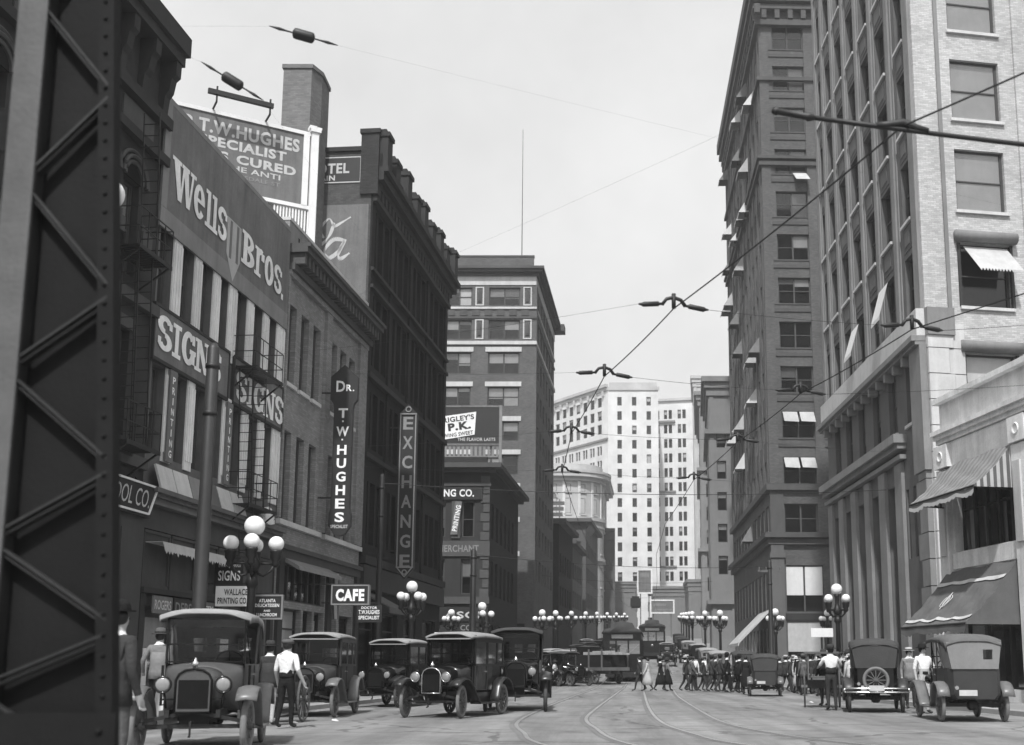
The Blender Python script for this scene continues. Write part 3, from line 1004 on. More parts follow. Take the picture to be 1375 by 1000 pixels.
part(r, FD, 'cornice', 'stone_dark', (0, W + .1, -.32, 0, 22.6, 22.9), (0, W + .3, -.55, 0, 22.9, 23.3), (0, W + .45, -.75, 0, 23.3, 23.55))
for k in range(26):
    x = .2 + k * .59
    part(r, FD, 'corbel', 'stone_dark', (x, x + .3, -.3, 0, 22.16, 22.6))
for x, hh in ((.05, 25.35), (1.55, 24.75), (3.75, 25.15), (5.6, 24.75), (7.2, 25.05), (9.0, 24.7), (10.9, 25.05), (12.5, 24.75), (14.6, 25.3)):
    b = B()
    b.box(x, x + .75, -.7, .1, 23.5, hh - .35).box(x - .06, x + .81, -.78, .16, hh - .35, hh - .15).box(x + .18, x + .5, -.55, -.1, hh - .15, hh + .1)
    b.build('turret', 'stone_dark', r, FD)
part(r, FD, 'parapet', 'brick_black', (0, W, -.45, .0, 23.5, 24.15))
part(r, FD, 'corner_pier', 'brick_dark', (-.12, .42, -.32, .5, 22.2, 25.1), (-.18, .48, -.38, .56, 25.1, 25.3))
part(r, FD, 'shop_fascia', 'paint_dark', (0, W, -.25, 0, 4.5, 5.5))
# painted end wall: its frame runs left to right, street corner at x = 20
FDS = fr[3][0]
part(r, FDS, 'end_coping', 'stone_dark', (0, 20, -.1, .2, 24.3, 24.5))
o = part(r, FDS, 'painted_panel', 'sign_black', (15.2, 19.55, -.012, -.002, 22.75, 24.1))
part(o, FDS, 'painted_border', 'letter_grey', (15.3, 19.5, -.016, -.012, 24.0, 24.05), (15.3, 19.5, -.016, -.012, 22.8, 22.85), (19.45, 19.5, -.016, -.012, 22.85, 24.0))
letters(o, FDS, 'HOTEL', 17.0, 23.25, 1.95, .5, 'letter_grey', .03, -.018)
letters(o, FDS, 'MAIN', 17.3, 22.92, 1.0, .25, 'letter_grey', .03, -.018)
o = part(r, FDS, 'painted_panel', 'sign_grey', (14.5, 19.9, -.012, -.002, 12.0, 21.75))
b = B()
def swash(pts, w):
    q = []
    P = [Vector((x, 0, z)) for x, z in pts]
    for i in range(len(P) - 1):
        p0, p1, p2, p3 = P[max(i - 1, 0)], P[i], P[i + 1], P[min(i + 2, len(P) - 1)]
        for k in range(8):
            t = k / 8
            q.append(.5 * ((2 * p1) + (p2 - p0) * t + (2 * p0 - 5 * p1 + 4 * p2 - p3) * t * t + (3 * p1 - p0 - 3 * p2 + p3) * t ** 3))
    q.append(P[-1])
    for i in range(len(q) - 1):
        d = (q[i + 1] - q[i]).normalized()
        n = Vector((-d.z, 0, d.x))
        f0, f1 = [w * (.35 + .65 * abs(math.sin(PI * (j / (len(q) - 1)) * 2.0 + .4))) for j in (i, i + 1)]
        b.quad(*[(v.x, -.02, v.z) for v in (q[i] - n * f0, q[i + 1] - n * f1, q[i + 1] + n * f1, q[i] + n * f0)])
X = 17.6
swash([(X + .3, 20.2), (X + .1, 20.6), (X + .5, 21.1), (X + .75, 20.75), (X + 1.0, 20.85), (X + 1.5, 21.15)], .07)
swash([(X + .75, 20.9), (X + .55, 20.3), (X + .2, 19.9), (X - .2, 19.8)], .08)
swash([(X + 1.25, 20.05), (X + .75, 20.1), (X + .35, 19.6), (X + .55, 19.25), (X + .95, 19.5), (X + 1.25, 20.0)], .1)
swash([(X + 1.3, 20.1), (X + 1.0, 19.45), (X + 1.1, 19.2), (X + 1.5, 19.45)], .09)
swash([(X - .4, 20.3), (X - .9, 20.6), (X - 1.4, 20.0), (X - 1.2, 19.4), (X - .6, 19.4), (X - .3, 19.8)], .12)
b.build('script_lettering', 'letter_grey', o, FDS)
# hotel shop awning
b = B()
b.prism([(0, 4.4), (-1.3, 3.7), (-1.32, 3.45), (-1.28, 3.45), (-1.25, 3.68), (0, 4.3)], .4, 3.2, 'x')
o = b.build('shop_awning', 'canvas_dark', None, FD)
tag(o, 'small dark canvas awning on the hotel ground floor', 'awning')

# ---- roof billboard and chimney
RB = (-11.36, 42.0)
FBB = TR(RB[0] - 5.9 * math.sin(R(60)), RB[1] - 5.9 * math.cos(R(60)), 0, R(30))
r = thing('roof_billboard', 'white-framed roof billboard for a specialist, lettered HUGHES, above the roofs', 'billboard', FBB @ Matrix.Translation((2.9, 0, 16)))
part(r, FBB, 'panel', 'sign_grey', (.1, 5.75, 0, .08, 19.2, 22.15))
part(r, FBB, 'frame', 'sign_white', (.0, 5.85, -.05, 0.1, 22.15, 22.3), (.0, 5.85, -.05, .1, 19.05, 19.2), (5.55, 5.78, -.06, 0, 19.2, 22.15))
b = B()
b.box(5.85, 6.12, -.16, .1, 15.6, 22.3).box(5.78, 6.19, -.22, .16, 22.3, 22.42).box(5.74, 6.02, -.2, .14, 22.42, 22.55).box(5.98, 6.22, -.2, .14, 22.42, 22.52)
b.build('post', 'sign_white', r, FBB)
for k in range(12): part(r, FBB, 'skirt_slat', 'sign_white', (4.5 + k * .12, 4.56 + k * .12, .0, .04, 17.6, 19.0))
for x in (.6, 2.4, 4.2): part(r, FBB, 'post', 'wood', (x, x + .15, .1, .25, 15.6, 22.1))
part(r, FBB, 'lamp_rail', 'steel_grey', (1.7, 4.15, -.75, -.6, 22.6, 22.78))
for x in (2.0, 4.0): part(r, FBB, 'lamp_arm', 'steel_grey', (x, x + .06, -.7, .05, 22.3, 22.36), (x, x + .06, -.70, -.64, 22.3, 22.95))
letters(r, FBB, 'DR.T.W.HUGHES', .55, 21.35, 4.85, .55, 'letter_grey', .035, -.01)
letters(r, FBB, 'SPECIALIST', 1.6, 20.85, 3.3, .4, 'letter_grey', .04, -.01)
letters(r, FBB, 'ES', 2.0, 20.33, .7, .38, 'letter_grey', .04, -.01)
letters(r, FBB, 'CURED', 3.0, 20.33, 2.3, .38, 'letter_grey', .04, -.01)
letters(r, FBB, 'THE ANTI', 2.5, 20.02, 2.2, .22, 'letter_grey', .02, -.01)
letters(r, FBB, 'RAGSDALE ST', 2.7, 19.75, 2.0, .16, 'letter_dull', .02, -.01)

b = B()
b.prism([(-1.3, -.6), (-.05, -.6), (.25, .1), (.25, 1.4), (-1.3, 1.4)], 16.0, 27.4, 'z')
b.prism([(-1.36, -.66), (0, -.66), (.31, .08), (.31, 1.46), (-1.36, 1.46)], 27.4, 27.58, 'z')
r = thing('chimney_stack', 'tall plain square chimney stack rising behind the roof billboard', 'chimney', TR(-12.55, 46.6, 16))
b.build('shaft', 'brick_chimney', r, TR(-12.55, 46.6))

# ================================================================ hanging signs on the left
def projecting_sign(name, lab, x0, x1, z0, z1, y, board, wall_x, frame=None, t=.08):
    r = thing(name, lab, 'sign', TR((x0 + x1) / 2, y, z0))
    part(r, Matrix(), 'board', board, (x0, x1, y, y + t, z0, z1))
    if frame: part(r, Matrix(), 'frame', frame, (x0 - .05, x1 + .05, y - .02, y + t + .02, z1, z1 + .05), (x0 - .05, x1 + .05, y - .02, y + t + .02, z0 - .05, z0), (x0 - .05, x0, y - .02, y + t + .02, z0, z1), (x1, x1 + .05, y - .02, y + t + .02, z0, z1))
    part(r, Matrix(), 'bracket', 'iron', (min(wall_x, x0) - .02, x1 - .1, y + .02, y + .06, z1 + .05, z1 + .09))
    return r, Matrix.Translation((0, y, 0))
s, f = projecting_sign('hanging_sign', 'black hanging board with white word SIGNS beside the five-globe lamp', -11.25, -10.42, 3.55, 4.28, 33.0, 'sign_black', -11.4)
letters(s, f, 'SIGNS', -11.15, 3.68, .65, .30, 'letter_white', .02)
letters(s, f, 'ENGRAVED BRASS', -11.15, 4.08, .65, .12, 'letter_grey', .02)
s, f = projecting_sign('hanging_sign', 'white hanging board lettered WALLACE PRINTING CO. above the car roof', -11.0, -10.02, 2.9, 3.48, 32.4, 'sign_white', -11.4)
letters(s, f, 'WALLACE', -10.75, 3.22, .68, .18, 'letter_black', .015)
letters(s, f, 'PRINTING CO.', -10.93, 2.97, .86, .18, 'letter_black', .02)
s, f = projecting_sign('hanging_sign', 'small framed dark delicatessen board right of the white printing board', -10.25, -9.42, 2.62, 3.26, 33.6, 'sign_black', -11.3, 'sign_mid')
for i, (t, w) in enumerate((('ATLANTA', .5), ('DELICATESSEN', .72), ('AND', .2), ('LUNCHROOM', .6))):
    letters(s, f, t, -9.84 - w / 2, 3.08 - i * .14, w, .1 if t != 'AND' else .06, 'letter_white', .02)
s, f = projecting_sign('cafe_sign', 'black box sign with white letters CAFE over the brick building door', -9.40, -8.14, 3.40, 4.02, 40.0, 'sign_black', -10.8, 'sign_mid', .25)
letters(s, f, 'CAFE', -9.28, 3.48, 1.02, .44, 'letter_white', .05, -.02)
s, f = projecting_sign('hanging_sign', 'small dark specialist board hanging between the cafe sign and hotel', -9.15, -8.2, 2.85, 3.52, 43.0, 'sign_black', -10.5)
for i, (t, w, h) in enumerate((('DOCTOR', .6, .09), ('T.W.HUGHES', .8, .16), ('SPECIALIST', .8, .14))): letters(s, f, t, -8.68 - w / 2, 3.36 - i * .2, w, h, 'letter_white', .02)

# tall vertical doctor's sign
r = thing('vertical_sign', 'tall black shield-shaped vertical sign lettered Dr. T. W. HUGHES', 'sign', TR(-9.8, 42, 6))
y = 42.0
b = B()
xc = -9.72
b.prism([(xc - .42, 6.45), (xc - .2, 6.12), (xc, 6.05), (xc + .2, 6.12), (xc + .42, 6.45), (xc + .42, 6.9), (xc + .36, 7.1), (xc + .36, 11.0), (xc + .40, 11.2), (xc + .52, 11.35), (xc + .52, 12.25), (xc + .3, 12.45), (xc + .15, 12.6), (xc, 12.72), (xc - .15, 12.6), (xc - .3, 12.45), (xc - .52, 12.25), (xc - .52, 11.35), (xc - .40, 11.2), (xc - .36, 11.0), (xc - .36, 7.1), (xc - .42, 6.9)], y, y + .25)
b.build('board', 'sign_black', r)
f = Matrix.Translation((0, y, 0))
letters(r, f, 'D', xc - .3, 11.65, .34, .44, 'letter_white', .025)
letters(r, f, 'R', xc + .08, 11.68, .22, .26, 'letter_white', .03)
part(r, f, 'dot', 'letter_white', (xc + .34, xc + .39, -.012, 0, 11.68, 11.73))
z = 11.0
for ch in 'T.W.HUGHES':
    if ch == '.':
        part(r, f, 'dot', 'letter_white', (xc - .03, xc + .03, -.012, 0, z - .02, z + .04))
        z -= .2
    else:
        hh = .38
        letters(r, f, ch, xc - .18 if ch != 'W' else xc - .24, z - hh, .36 if ch != 'W' else .48, hh, 'letter_white', .03)
        z -= hh + .14
letters(r, f, 'SPECIALIST', xc - .33, 6.35, .66, .13, 'letter_grey', .02)
for z in (7.5, 11.6): part(r, Matrix(), 'bracket', 'iron', (-10.75, xc - .3, y + .1, y + .15, z, z + .06))

# tall vertical exchange sign
r = thing('vertical_sign', 'tall narrow bulb-edged vertical sign lettered EXCHANGE on the dark hotel', 'sign', TR(-9, 52, 5))
y = 52.0
xc = -8.92
b = B()
b.prism([(xc - .42, 5.7), (xc, 5.18), (xc + .42, 5.7), (xc + .42, 13.1), (xc + .3, 13.2), (xc, 13.55), (xc - .3, 13.2), (xc - .42, 13.1)], y, y + .3)
b.build('board', 'sign_black', r)
f = Matrix.Translation((0, y, 0))
b = B()
for x in (xc - .36, xc + .36): b.box(x - .025, x + .025, y - .05, y, 5.75, 13.05)
b.bar((xc - .36, y - .03, 5.75), (xc, y - .03, 5.3), .05).bar((xc + .36, y - .03, 5.75), (xc, y - .03, 5.3), .05)
b.box(xc - .4, xc + .4, y - .05, y, 13.03, 13.09).box(xc - .4, xc + .4, y - .05, y, 5.72, 5.78)
b.build('bulb_trough', 'letter_dull', r)
b = B()
b.torus((xc, y - .03, 13.28), .12, .03, 'y', 12, 5).torus((xc, y - .03, 5.52), .1, .03, 'y', 12, 5)
b.build('medallion', 'letter_dull', r)
for k, ch in enumerate('EXCHANGE'): letters(r, f, ch, xc - .24, 12.3 - k * .94, .48, .62, 'letter_dull', .025)
for z in (6.5, 12.4): part(r, Matrix(), 'bracket', 'iron', (-9.8, xc - .3, y + .1, y + .15, z, z + .06))

# TOOL CO. board
r = thing('wall_sign', 'black board with white edge and slanted letters TOOL CO. at far left', 'sign', FA @ Matrix.Translation((16, -.5, 5.1)))
b = B()
b.prism([(13.6, 5.05), (16.45, 5.05), (16.85, 5.75), (13.9, 5.75)], -.32, -.26)
b.build('board', 'sign_black', r, FA)
b = B()
for p, q in (((13.6, -.33, 5.03), (16.47, -.33, 5.03)), ((16.47, -.33, 5.03), (16.88, -.33, 5.77)), ((13.9, -.33, 5.77), (16.88, -.33, 5.77))): b.bar(p, q, .05)
b.build('edge', 'sign_white', r, FA)
letters(r, FA, 'TOOL CO.', 14.45, 5.17, 2.0, .46, 'letter_grey', .0, -.335, .35)
b = B()
for x in (14.2, 16.3): b.bar((x, -.28, 5.7), (x, 0, 5.95), .06)
b.build('bracket', 'iron', r, FA)
# round lamp on the arched building
r = thing('wall_lamp', 'white globe lamp on the dark arched building beside the steel column', 'lamp', FA @ Matrix.Translation((12.75, -.7, 11.8)))
b = B(); b.smooth = True
b.sphere((12.75, -.75, 12.05), .36, 16, 10)
b.build('globe', 'globe', r, FA)
b = B()
b.tube([(12.75, 0, 12.9), (12.75, -.5, 12.95), (12.75, -.75, 12.75), (12.75, -.75, 12.35)], .04, 6)
b.lathe([(.16, 0), (.14, .08), (.05, .14)], 10, (12.75, -.75), 12.36)
b.build('arm', 'iron', r, FA)

# ================================================================ across the side street, left
ES = R(3.24)
def rectpoly(x, y, ang, w_left, depth):
    """front right corner at (x, y), front running left by w_left (facing the camera), right side going back with heading ang"""
    d = (math.sin(ang), math.cos(ang))
    return [(x - w_left, y), (x, y), (x + d[0] * depth, y + d[1] * depth), (x - w_left + d[0] * depth, y + d[1] * depth)]

# ---- eight-storey brick office block
r = thing('office_block', 'tall brick office block with white lintels and flat roof mast behind the hotel', 'building', TR(-9, 104))
XE, YE = -5.60, 100.0
WE = 17.0
poly = rectpoly(XE, YE, ES, WE, 18.5)
X0 = XE - WE
cols = [(-7.05, -9.95), (-11.51, -13.89), (-15.4, -18.0), (-19.5, -22.0)]
rows = [(34.38, 36.11), (31.15, 32.97), (27.84, 29.86), (24.78, 26.57), (21.54, 23.31), (18.4, 20.2), (15.3, 17.1), (12.2, 14.0), (9.0, 10.9)]
E_OPS = [(b_ - X0, a - X0, z0, z1) for a, b_ in cols for z0, z1 in rows] + [(1 + k * 4.1, 4 + k * 4.1, .8, 5) for k in range(4)]
S_OPS = [(1.6 + k * 2.8, 3.0 + k * 2.8, z0, z1) for k in range(6) for z0, z1 in rows]
fr = building(r, poly, 38.2, [('brick_red', E_OPS, .3), ('brick_red', S_OPS, .3), 'brick_red', 'brick_red'], -.5)
FE, FES = fr[0][0], fr[1][0]
for x0, x1, z0, z1 in E_OPS:
    if z0 < 2:
        window(r, FE, x0, x1, z0, z1, 2, .2, 'transom', blind=0)
        continue
    window(r, FE, x0, x1, z0, z1, 2, .18, blind=.85, bm=('blind', 'blind', 'blind_grey'))
    if z0 < 30: part(r, FE, 'lintel', 'stone_pale', (x0 - .25, x1 + .2, -.08, 0, z1 + .06, z1 + .5))
for x0, x1, z0, z1 in S_OPS: window(r, FES, x0, x1, z0, z1, 1, .18, blind=.5)
for x0, x1, z0, z1 in [o for o in E_OPS if o[2] > 30]:
    o = part(r, FE, 'panel', 'stone_pale', (x1 + .3, x1 + .42, -.06, 0, z0 - .02, z1 + .05), (x1 + .98, x1 + 1.10, -.06, 0, z0 - .02, z1 + .05), (x1 + .42, x1 + .98, -.06, 0, z1 - .05, z1 + .05), (x1 + .42, x1 + .98, -.06, 0, z0 - .02, z0 + .08))
    part(o, FE, 'ornament', 'stone_brown', (x1 + .55, x1 + .85, -.09, 0, z0 + .35, z1 - .45), (x1 + .62, x1 + .78, -.13, 0, z0 + .5, z1 - .3))
for z0, z1, m_, d in ((30.6, 30.93, 'stone_pale', .14), (33.1, 33.3, 'stone_brown', .10), (34.02, 34.22, 'stone_pale', .12), (36.35, 37.2, 'stone_pale', .06), (37.2, 37.5, 'stone_brown', .25), (37.5, 37.75, 'stone_brown', .6), (37.75, 37.98, 'stone_brown', .8)):
    b = B()
    b.box(-.3, WE + d, -d, 0, z0, z1)
    b.build('belt_course', m_, r, FE)
    b = B()
    b.box(0.002, 18.5, -d, 0, z0, z1)
    b.build('belt_course', m_, r, FES)
part(r, FE, 'parapet', 'brick_red', (0, WE - .2, .1, .5, 38.0, 39.15))
part(r, FE, 'parapet_coping', 'stone_brown', (0, WE - .15, .05, .55, 39.15, 39.3))
for k in range(14): part(r, FE, 'frieze_block', 'stone_brown', (WE - .6 - k * 1.15 - .7, WE - .6 - k * 1.15, -.07, 0, 33.4, 33.95))
part(r, FES, 'corner_pier', 'brick_red', (.0, .9, -.12, 0, 0, 36.3))
part(r, FES, 'side_cornice', 'stone_brown', (17.2, 18.8, -1.2, 0, 37.2, 37.95))
b = B(); b.tube([(XE - 1.4, YE + 1, 38.1), (XE - 1.42, YE + 1, 52.4)], [.05, .02], 6)
o = b.build('roof_mast', 'steel_grey')
tag(o, 'thin tall mast standing on the brick office block roof', 'mast')

# ---- small three-storey corner building
r = thing('corner_building', 'small dark three-storey corner building with overhanging cornice and printing company sign', 'building', TR(-10, 84))
XF, YF = -7.70, 80.0
WF = 12.0
poly = rectpoly(XF, YF, R(3.5), WF, 16)
X0 = XF - WF
F_OPS = []
for c in (-9.22, -11.3, -13.4, -15.6): F_OPS += [(c - .46 - X0, c + .46 - X0, 10.4, 13.0), (c - .46 - X0, c + .46 - X0, 6.3, 8.8)]
F_OPS += [(c - X0, c + 1.9 - X0, .5, 4.2) for c in (-10.3, -13, -16)]
FS_OPS = [(1.0 + k * 2.2, 2.2 + k * 2.2, z0, z1) for k in range(6) for z0, z1 in ((10.4, 13.0), (6.3, 8.8))] + [(1.0 + k * 3.2, 3.2 + k * 3.2, .6, 4.2) for k in range(4)]
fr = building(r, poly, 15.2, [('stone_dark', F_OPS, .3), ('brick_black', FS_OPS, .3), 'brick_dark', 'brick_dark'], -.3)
FF, FFS = fr[0][0], fr[1][0]
for x0, x1, z0, z1 in F_OPS: window(r, FF, x0, x1, z0, z1, 1, .18, blind=.4 if z0 > 5 else 0, bm=('blind_grey',))
for x0, x1, z0, z1 in FS_OPS: window(r, FFS, x0, x1, z0, z1, 1, .18, blind=.3 if z0 > 5 else 0, bm=('blind_grey',))
part(r, FF, 'cornice', 'stone_brown', (-.2, WF + .9, -.9, 0, 15.35, 15.7), (-.2, WF + .45, -.45, 0, 15.1, 15.35), (-.2, WF + .12, -.12, 0, 14.1, 14.35))
part(r, FFS, 'cornice', 'stone_dark', (.01, 16.4, -.9, 0, 15.36, 15.69), (.01, 16.2, -.45, 0, 15.1, 15.34))
part(r, FF, 'belt_course', 'stone_brown', (0, WF + .08, -.12, 0, 9.0, 10.1), (0, WF + .1, -.16, 0, 5.6, 6.1))
letters(r, FF, 'MERCHANT', 8.4, 9.3, 2.9, .5, 'letter_dull', .02, -.13)
for k in range(14):
    z = 5.4 + k * .68
    w = .62 if k % 2 else .42
    part(r, FF, 'quoin', 'stone_brown', (WF - w, WF + .03, -.06, 0, z, z + .6))
for c in (-10.1, -12.4): part(r, FF, 'pier', 'stone_brown', (c - .3 - X0, c + .32 - X0, -.1, 0, 10.3, 13.0))
o = part(r, FF, 'sign_band', 'sign_black', (4.0, WF - .5, -.16, 0, 13.1, 14.0))
letters(o, FF, 'PRINTING CO.', 6.8, 13.3, 4.1, .55, 'letter_white', .03, -.175)
o = part(r, FF, 'sign_band', 'sign_black', (4.0, WF - .3, -.18, 0, 4.35, 5.25))
letters(o, FF, 'ASCI', 8.9, 4.55, 2.6, .5, 'letter_grey', .02, -.195)
o = part(r, FF, 'shop_sign', 'sign_black', (9.6, 11.4, -.2, 0, 3.5, 4.25))
letters(o, FF, 'CO', 10.1, 3.7, .8, .4, 'letter_dull', .02, -.215)
s = thing('diagonal_sign', 'pale diagonal PRINTING banner between windows of the small corner building', 'sign', FF @ Matrix.Translation((9.7, -.2, 10.4)))
b = B()
b.prism([(9.25, 10.55), (9.75, 10.55), (10.05, 12.95), (9.55, 12.95)], -.2, -.14)
b.build('board', 'sign_grey', s, FF)
letters(s, FF, 'PRINTING', 8.72, 11.55, 1.9, .36, 'letter_white', .03, -.21, rot=R(81))
part(r, FF, 'parapet', 'brick_dark', (.1, WF - .2, .2, .5, 15.2, 16.3))

# roof billboard on the small corner building
r = thing('roof_billboard', 'dark roof billboard with tilted white P.K. panel above the small corner building', 'billboard', TR(-11, 84, 15.2))
Y = 84.0
f = Matrix.Translation((0, Y, 0))
part(r, f, 'panel', 'sign_black', (-17.2, -7.42, 0, .1, 18.05, 20.9))
part(r, f, 'frame', 'sign_grey', (-17.3, -7.42, -.04, .1, 20.9, 21.05), (-17.3, -7.42, -.06, .1, 17.9, 18.05))
part(r, f, 'frame_post', 'sign_mid', (-7.42, -7.2, -.06, .12, 15.2, 21.05))
for k in range(30): part(r, f, 'skirt_slat', 'sign_mid', (-17.2 + k * .33, -17.02 + k * .33, 0, .03, 17.0, 17.85))
part(r, f, 'catwalk', 'sign_mid', (-17.3, -7.45, -.7, -.1, 16.85, 16.98))
for k in range(4): part(r, f, 'post', 'wood', (-16.5 + k * 2.8, -16.35 + k * 2.8, .12, .3, 15.2, 20.8))
b = B()
b.prism([(-12.6, 18.2), (-9.3, 18.75), (-9.2, 20.55), (-12.6, 20.05)], -.04, -.005)
o = b.build('white_panel', 'sign_white', r, f)
letters(o, f, "WRIGLEY'S", -12.45, 19.75, 3.1, .42, 'letter_black', .03, -.05, rot=R(8))
letters(o, f, 'P.K.', -11.35, 19.1, 1.75, .62, 'letter_black', .05, -.05, rot=R(8))
letters(o, f, 'CHEWING SWEET', -12.4, 18.58, 3.0, .3, 'letter_black', .02, -.05, rot=R(8))
letters(r, f, 'THE FLAVOR LASTS', -10.6, 18.25, 2.9, .26, 'letter_grey', .02, -.02)

# ---- low dark shop row beyond the office block
fars = [
    ('shop_row', 'low dark shop building with overhanging eave just beyond the brick office block', -4.0, 120.5, 18, 14, 16.5, 'brick_black', 3),
    ('shop_row', 'narrow dark three-storey building in front of the curved stone building', -3.2, 138, 14, 16, 16.2, 'far_dark', 4),
    ('shop_row', 'dark slender building with hanging diamond sign beneath the curved stone building', -1.4, 158, 10, 20, 21.5, 'far_dark', 5),
]
for nm, lab, x, y, w, dp, h, m_, nf in fars:
    r = thing(nm, lab, 'building', TR(x - w / 2, y))
    ops = [(w - 1.9 - k * 2.3, w - .7 - k * 2.3, gz(y) + 5.5 + j * 3.6, gz(y) + 7.6 + j * 3.6) for k in range(4) for j in range(nf) if gz(y) + 7.6 + j * 3.6 < h - 1]
    sop = [(1 + k * 2.4, 2.3 + k * 2.4, gz(y) + 5.5 + j * 3.6, gz(y) + 7.6 + j * 3.6) for k in range(int(dp / 2.6)) for j in range(nf) if gz(y) + 7.6 + j * 3.6 < h - 1]
    fr = building(r, rectpoly(x, y, AL, w, dp), h, [(m_, ops, .3), (m_, sop, .3), m_, m_], -.5)
    for o in ops: window(r, fr[0][0], *o, 1, .15, 'far', blind=.3)
    for o in sop: window(r, fr[1][0], *o, 1, .15, 'far', blind=.3)
    part(r, fr[0][0], 'cornice', 'far_dark', (0, w + .8, -.8, 0, h, h + .5))
    part(r, fr[1][0], 'cornice', 'far_dark', (.01, dp, -.79, 0, h + .01, h + .49))
s = thing('roof_sign', 'small striped white roof sign on the low dark shop', 'sign', TR(-4.2, 122, 16.5))
for k in range(3): part(s, Matrix(), 'sign_slat', 'sign_white', (-5.6 + k * .1, -3.6 + k * .1, 121.0, 121.1, 17.4 + k * .62, 17.8 + k * .62))
part(s, Matrix(), 'post', 'wood', (-5.2, -5.1, 121.1, 121.2, 16.5, 19.3), (-4.0, -3.9, 121.1, 121.2, 16.5, 19.3))
s = thing('hanging_sign', 'small dark diamond-shaped sign on the slender building', 'sign', TR(-.8, 157.5, 19))
b = B(); b.prism([(-1.5, 20.2), (-.8, 19.2), (-.1, 20.2), (-.8, 21.2)], 157.6, 157.75)
b.build('board', 'sign_black', s)
part(s, Matrix(), 'arm', 'iron', (-1.5, -.8, 157.65, 157.7, 21.15, 21.22))

# ---- curved stone building
r = thing('curved_stone_building', 'pale ornate stone building with curved corner and arched windows below the white tower', 'building', TR(-5, 206))
Y, ZB = 200.0, gz(200) - .5
cx, cy, rad = -5.2, 207.0, 6.6
arc = [(cx + rad * math.cos(t), cy + rad * math.sin(t)) for t in [R(-95 + i * 12) for i in range(10)]]
poly = [(-26, Y + .4)] + arc + [(cx + rad + .8, 226), (-26, 226)]
frs = building(r, poly, 36.4, [('far_cream', [], .3)] * 10 + ['far_cream'] * 3, ZB, core=0)
def ring_band(root, pl, z0, z1, out, mat, name):
    op = inset(pl, -out)
    b = B(); b.prism(op, z0, z1, 'z')
    return b.build(name, mat, root, Matrix())
for z0, z1, out in ((34.6, 35.3, .5), (35.3, 36.0, 1.3), (36.0, 36.5, 1.5), (27.4, 28.0, .5), (26.2, 26.6, .3), (20.2, 20.7, .4)): ring_band(r, poly, z0, z1, out, 'far_cream', 'belt_course')
ring_band(r, poly, 36.5, 37.8, -.1, 'far_cream', 'parapet')
ent = [(frs[0][0], x, 2.6) for x in (10.5, 15.5)] + [(frs[i][0], .69, 1.1) for i in (1, 3, 5, 7)] + [(frs[10][0], 3.0, 2.2), (frs[10][0], 7.0, 2.2)]
ent[1] = (frs[0][0], 17.6, 2.6); ent[0] = (frs[0][0], 13.4, 2.6)
for F4, x, w in ent:
    for z0, z1 in ((32.6, 34.0), (28.6, 31.4), (21.6, 25.2), (15.5, 19.0), (10.5, 14)):
        o = window(r, F4, x - w / 2, x + w / 2, z0, z1, 2 if w > 2 else 1, -.02, 'far', blind=.5)
        if z0 == 28.6 and w > 2:
            b = B(); b.prism([(x + w * .5 * math.cos(PI * k / 8), z1 + w * .5 * math.sin(PI * k / 8)) for k in range(9)], -.05, 0)
            b.build('arch_panel', 'far_grey', r, F4)
            b = B(); b.tube([(x + (w * .5 + .15) * math.cos(PI * k / 8), -.1, z1 + (w * .5 + .15) * math.sin(PI * k / 8)) for k in range(9)], .15, 5)
            b.build('arch_moulding', 'far_cream', r, F4)
        part(r, F4, 'sill', 'far_cream', (x - w / 2 - .2, x + w / 2 + .2, -.2, 0, z0 - .3, z0))
for i in (1, 3, 5, 7, 9): part(r, frs[i][0], 'pilaster', 'far_white', (-.25, .25, -.2, 0, 28.1, 34.5))

# ---- white skyscrapers at the end of the street
r = thing('white_tower', 'bright white skyscraper with three window columns at the end of the street', 'building', TR(9, 270, gz(265)))
YW = 260.0
ang = R(-36.6)
pA = (2.94, YW)
pB = (14.9, YW)
dl = Vector((math.sin(ang), math.cos(ang)))
pL = tuple(Vector(pA) + dl * 26.5)
pC = (16.3, 290)
poly = [pL, pA, pB, pC]
z0w = gz(255) - 1
W_OPS = []
for k, x in enumerate((2.2, 5.7, 9.15)):
    for j in range(17): W_OPS.append((x, x + 1.05, 62.65 - j * 3.49, 64.75 - j * 3.49))
WL_OPS = []
for j in range(15):
    z = 51.0 - j * 3.49
    for k in range(8): WL_OPS += [(1.5 + k * 2.95, 2.3 + k * 2.95, z, z + 2.2), (2.55 + k * 2.95, 3.35 + k * 2.95, z, z + 2.2)]
for j in range(3):
    z = 56.2 + j * 3.3
    for k in range(8): WL_OPS.append((1.6 + k * 2.95, 3.3 + k * 2.95, z, z + 2.3))
W_OPS = [o for o in W_OPS if o[2] > z0w + 2]
WL_OPS = [o for o in WL_OPS if o[2] > 24]
fr = building(r, poly, 67.2, [('far_white', WL_OPS, .4), ('far_white', W_OPS, .4), ('far_white', [], .3), 'far_white'], z0w, core=.7)
for o in W_OPS: window(r, fr[1][0], *o, 1, .25, 'far', blind=.35)
for o in WL_OPS: window(r, fr[0][0], *o, 1, .25, 'far', blind=.3)
for z0, z1, out in ((67.2, 67.9, .8), (66.4, 67.2, .3), (54.3, 54.8, .35)):
    part(r, fr[0][0], 'cornice', 'far_grey' if z0 < 60 else 'far_cream', (-.5, fr[0][1] + .0, -out, 0, z0, z1))
part(r, fr[1][0], 'cornice', 'far_cream', (.0, fr[1][1] + .3, -.3, 0, 66.4, 67.2))
part(r, fr[1][0], 'attic', 'far_cream', (.3, fr[1][1] - .3, .3, 3, 67.2, 68.4))
for k in range(9): part(r, fr[0][0], 'bracket', 'far_cream', (1.0 + k * 2.95, 1.5 + k * 2.95, -.6, 0, 65.2, 66.4))

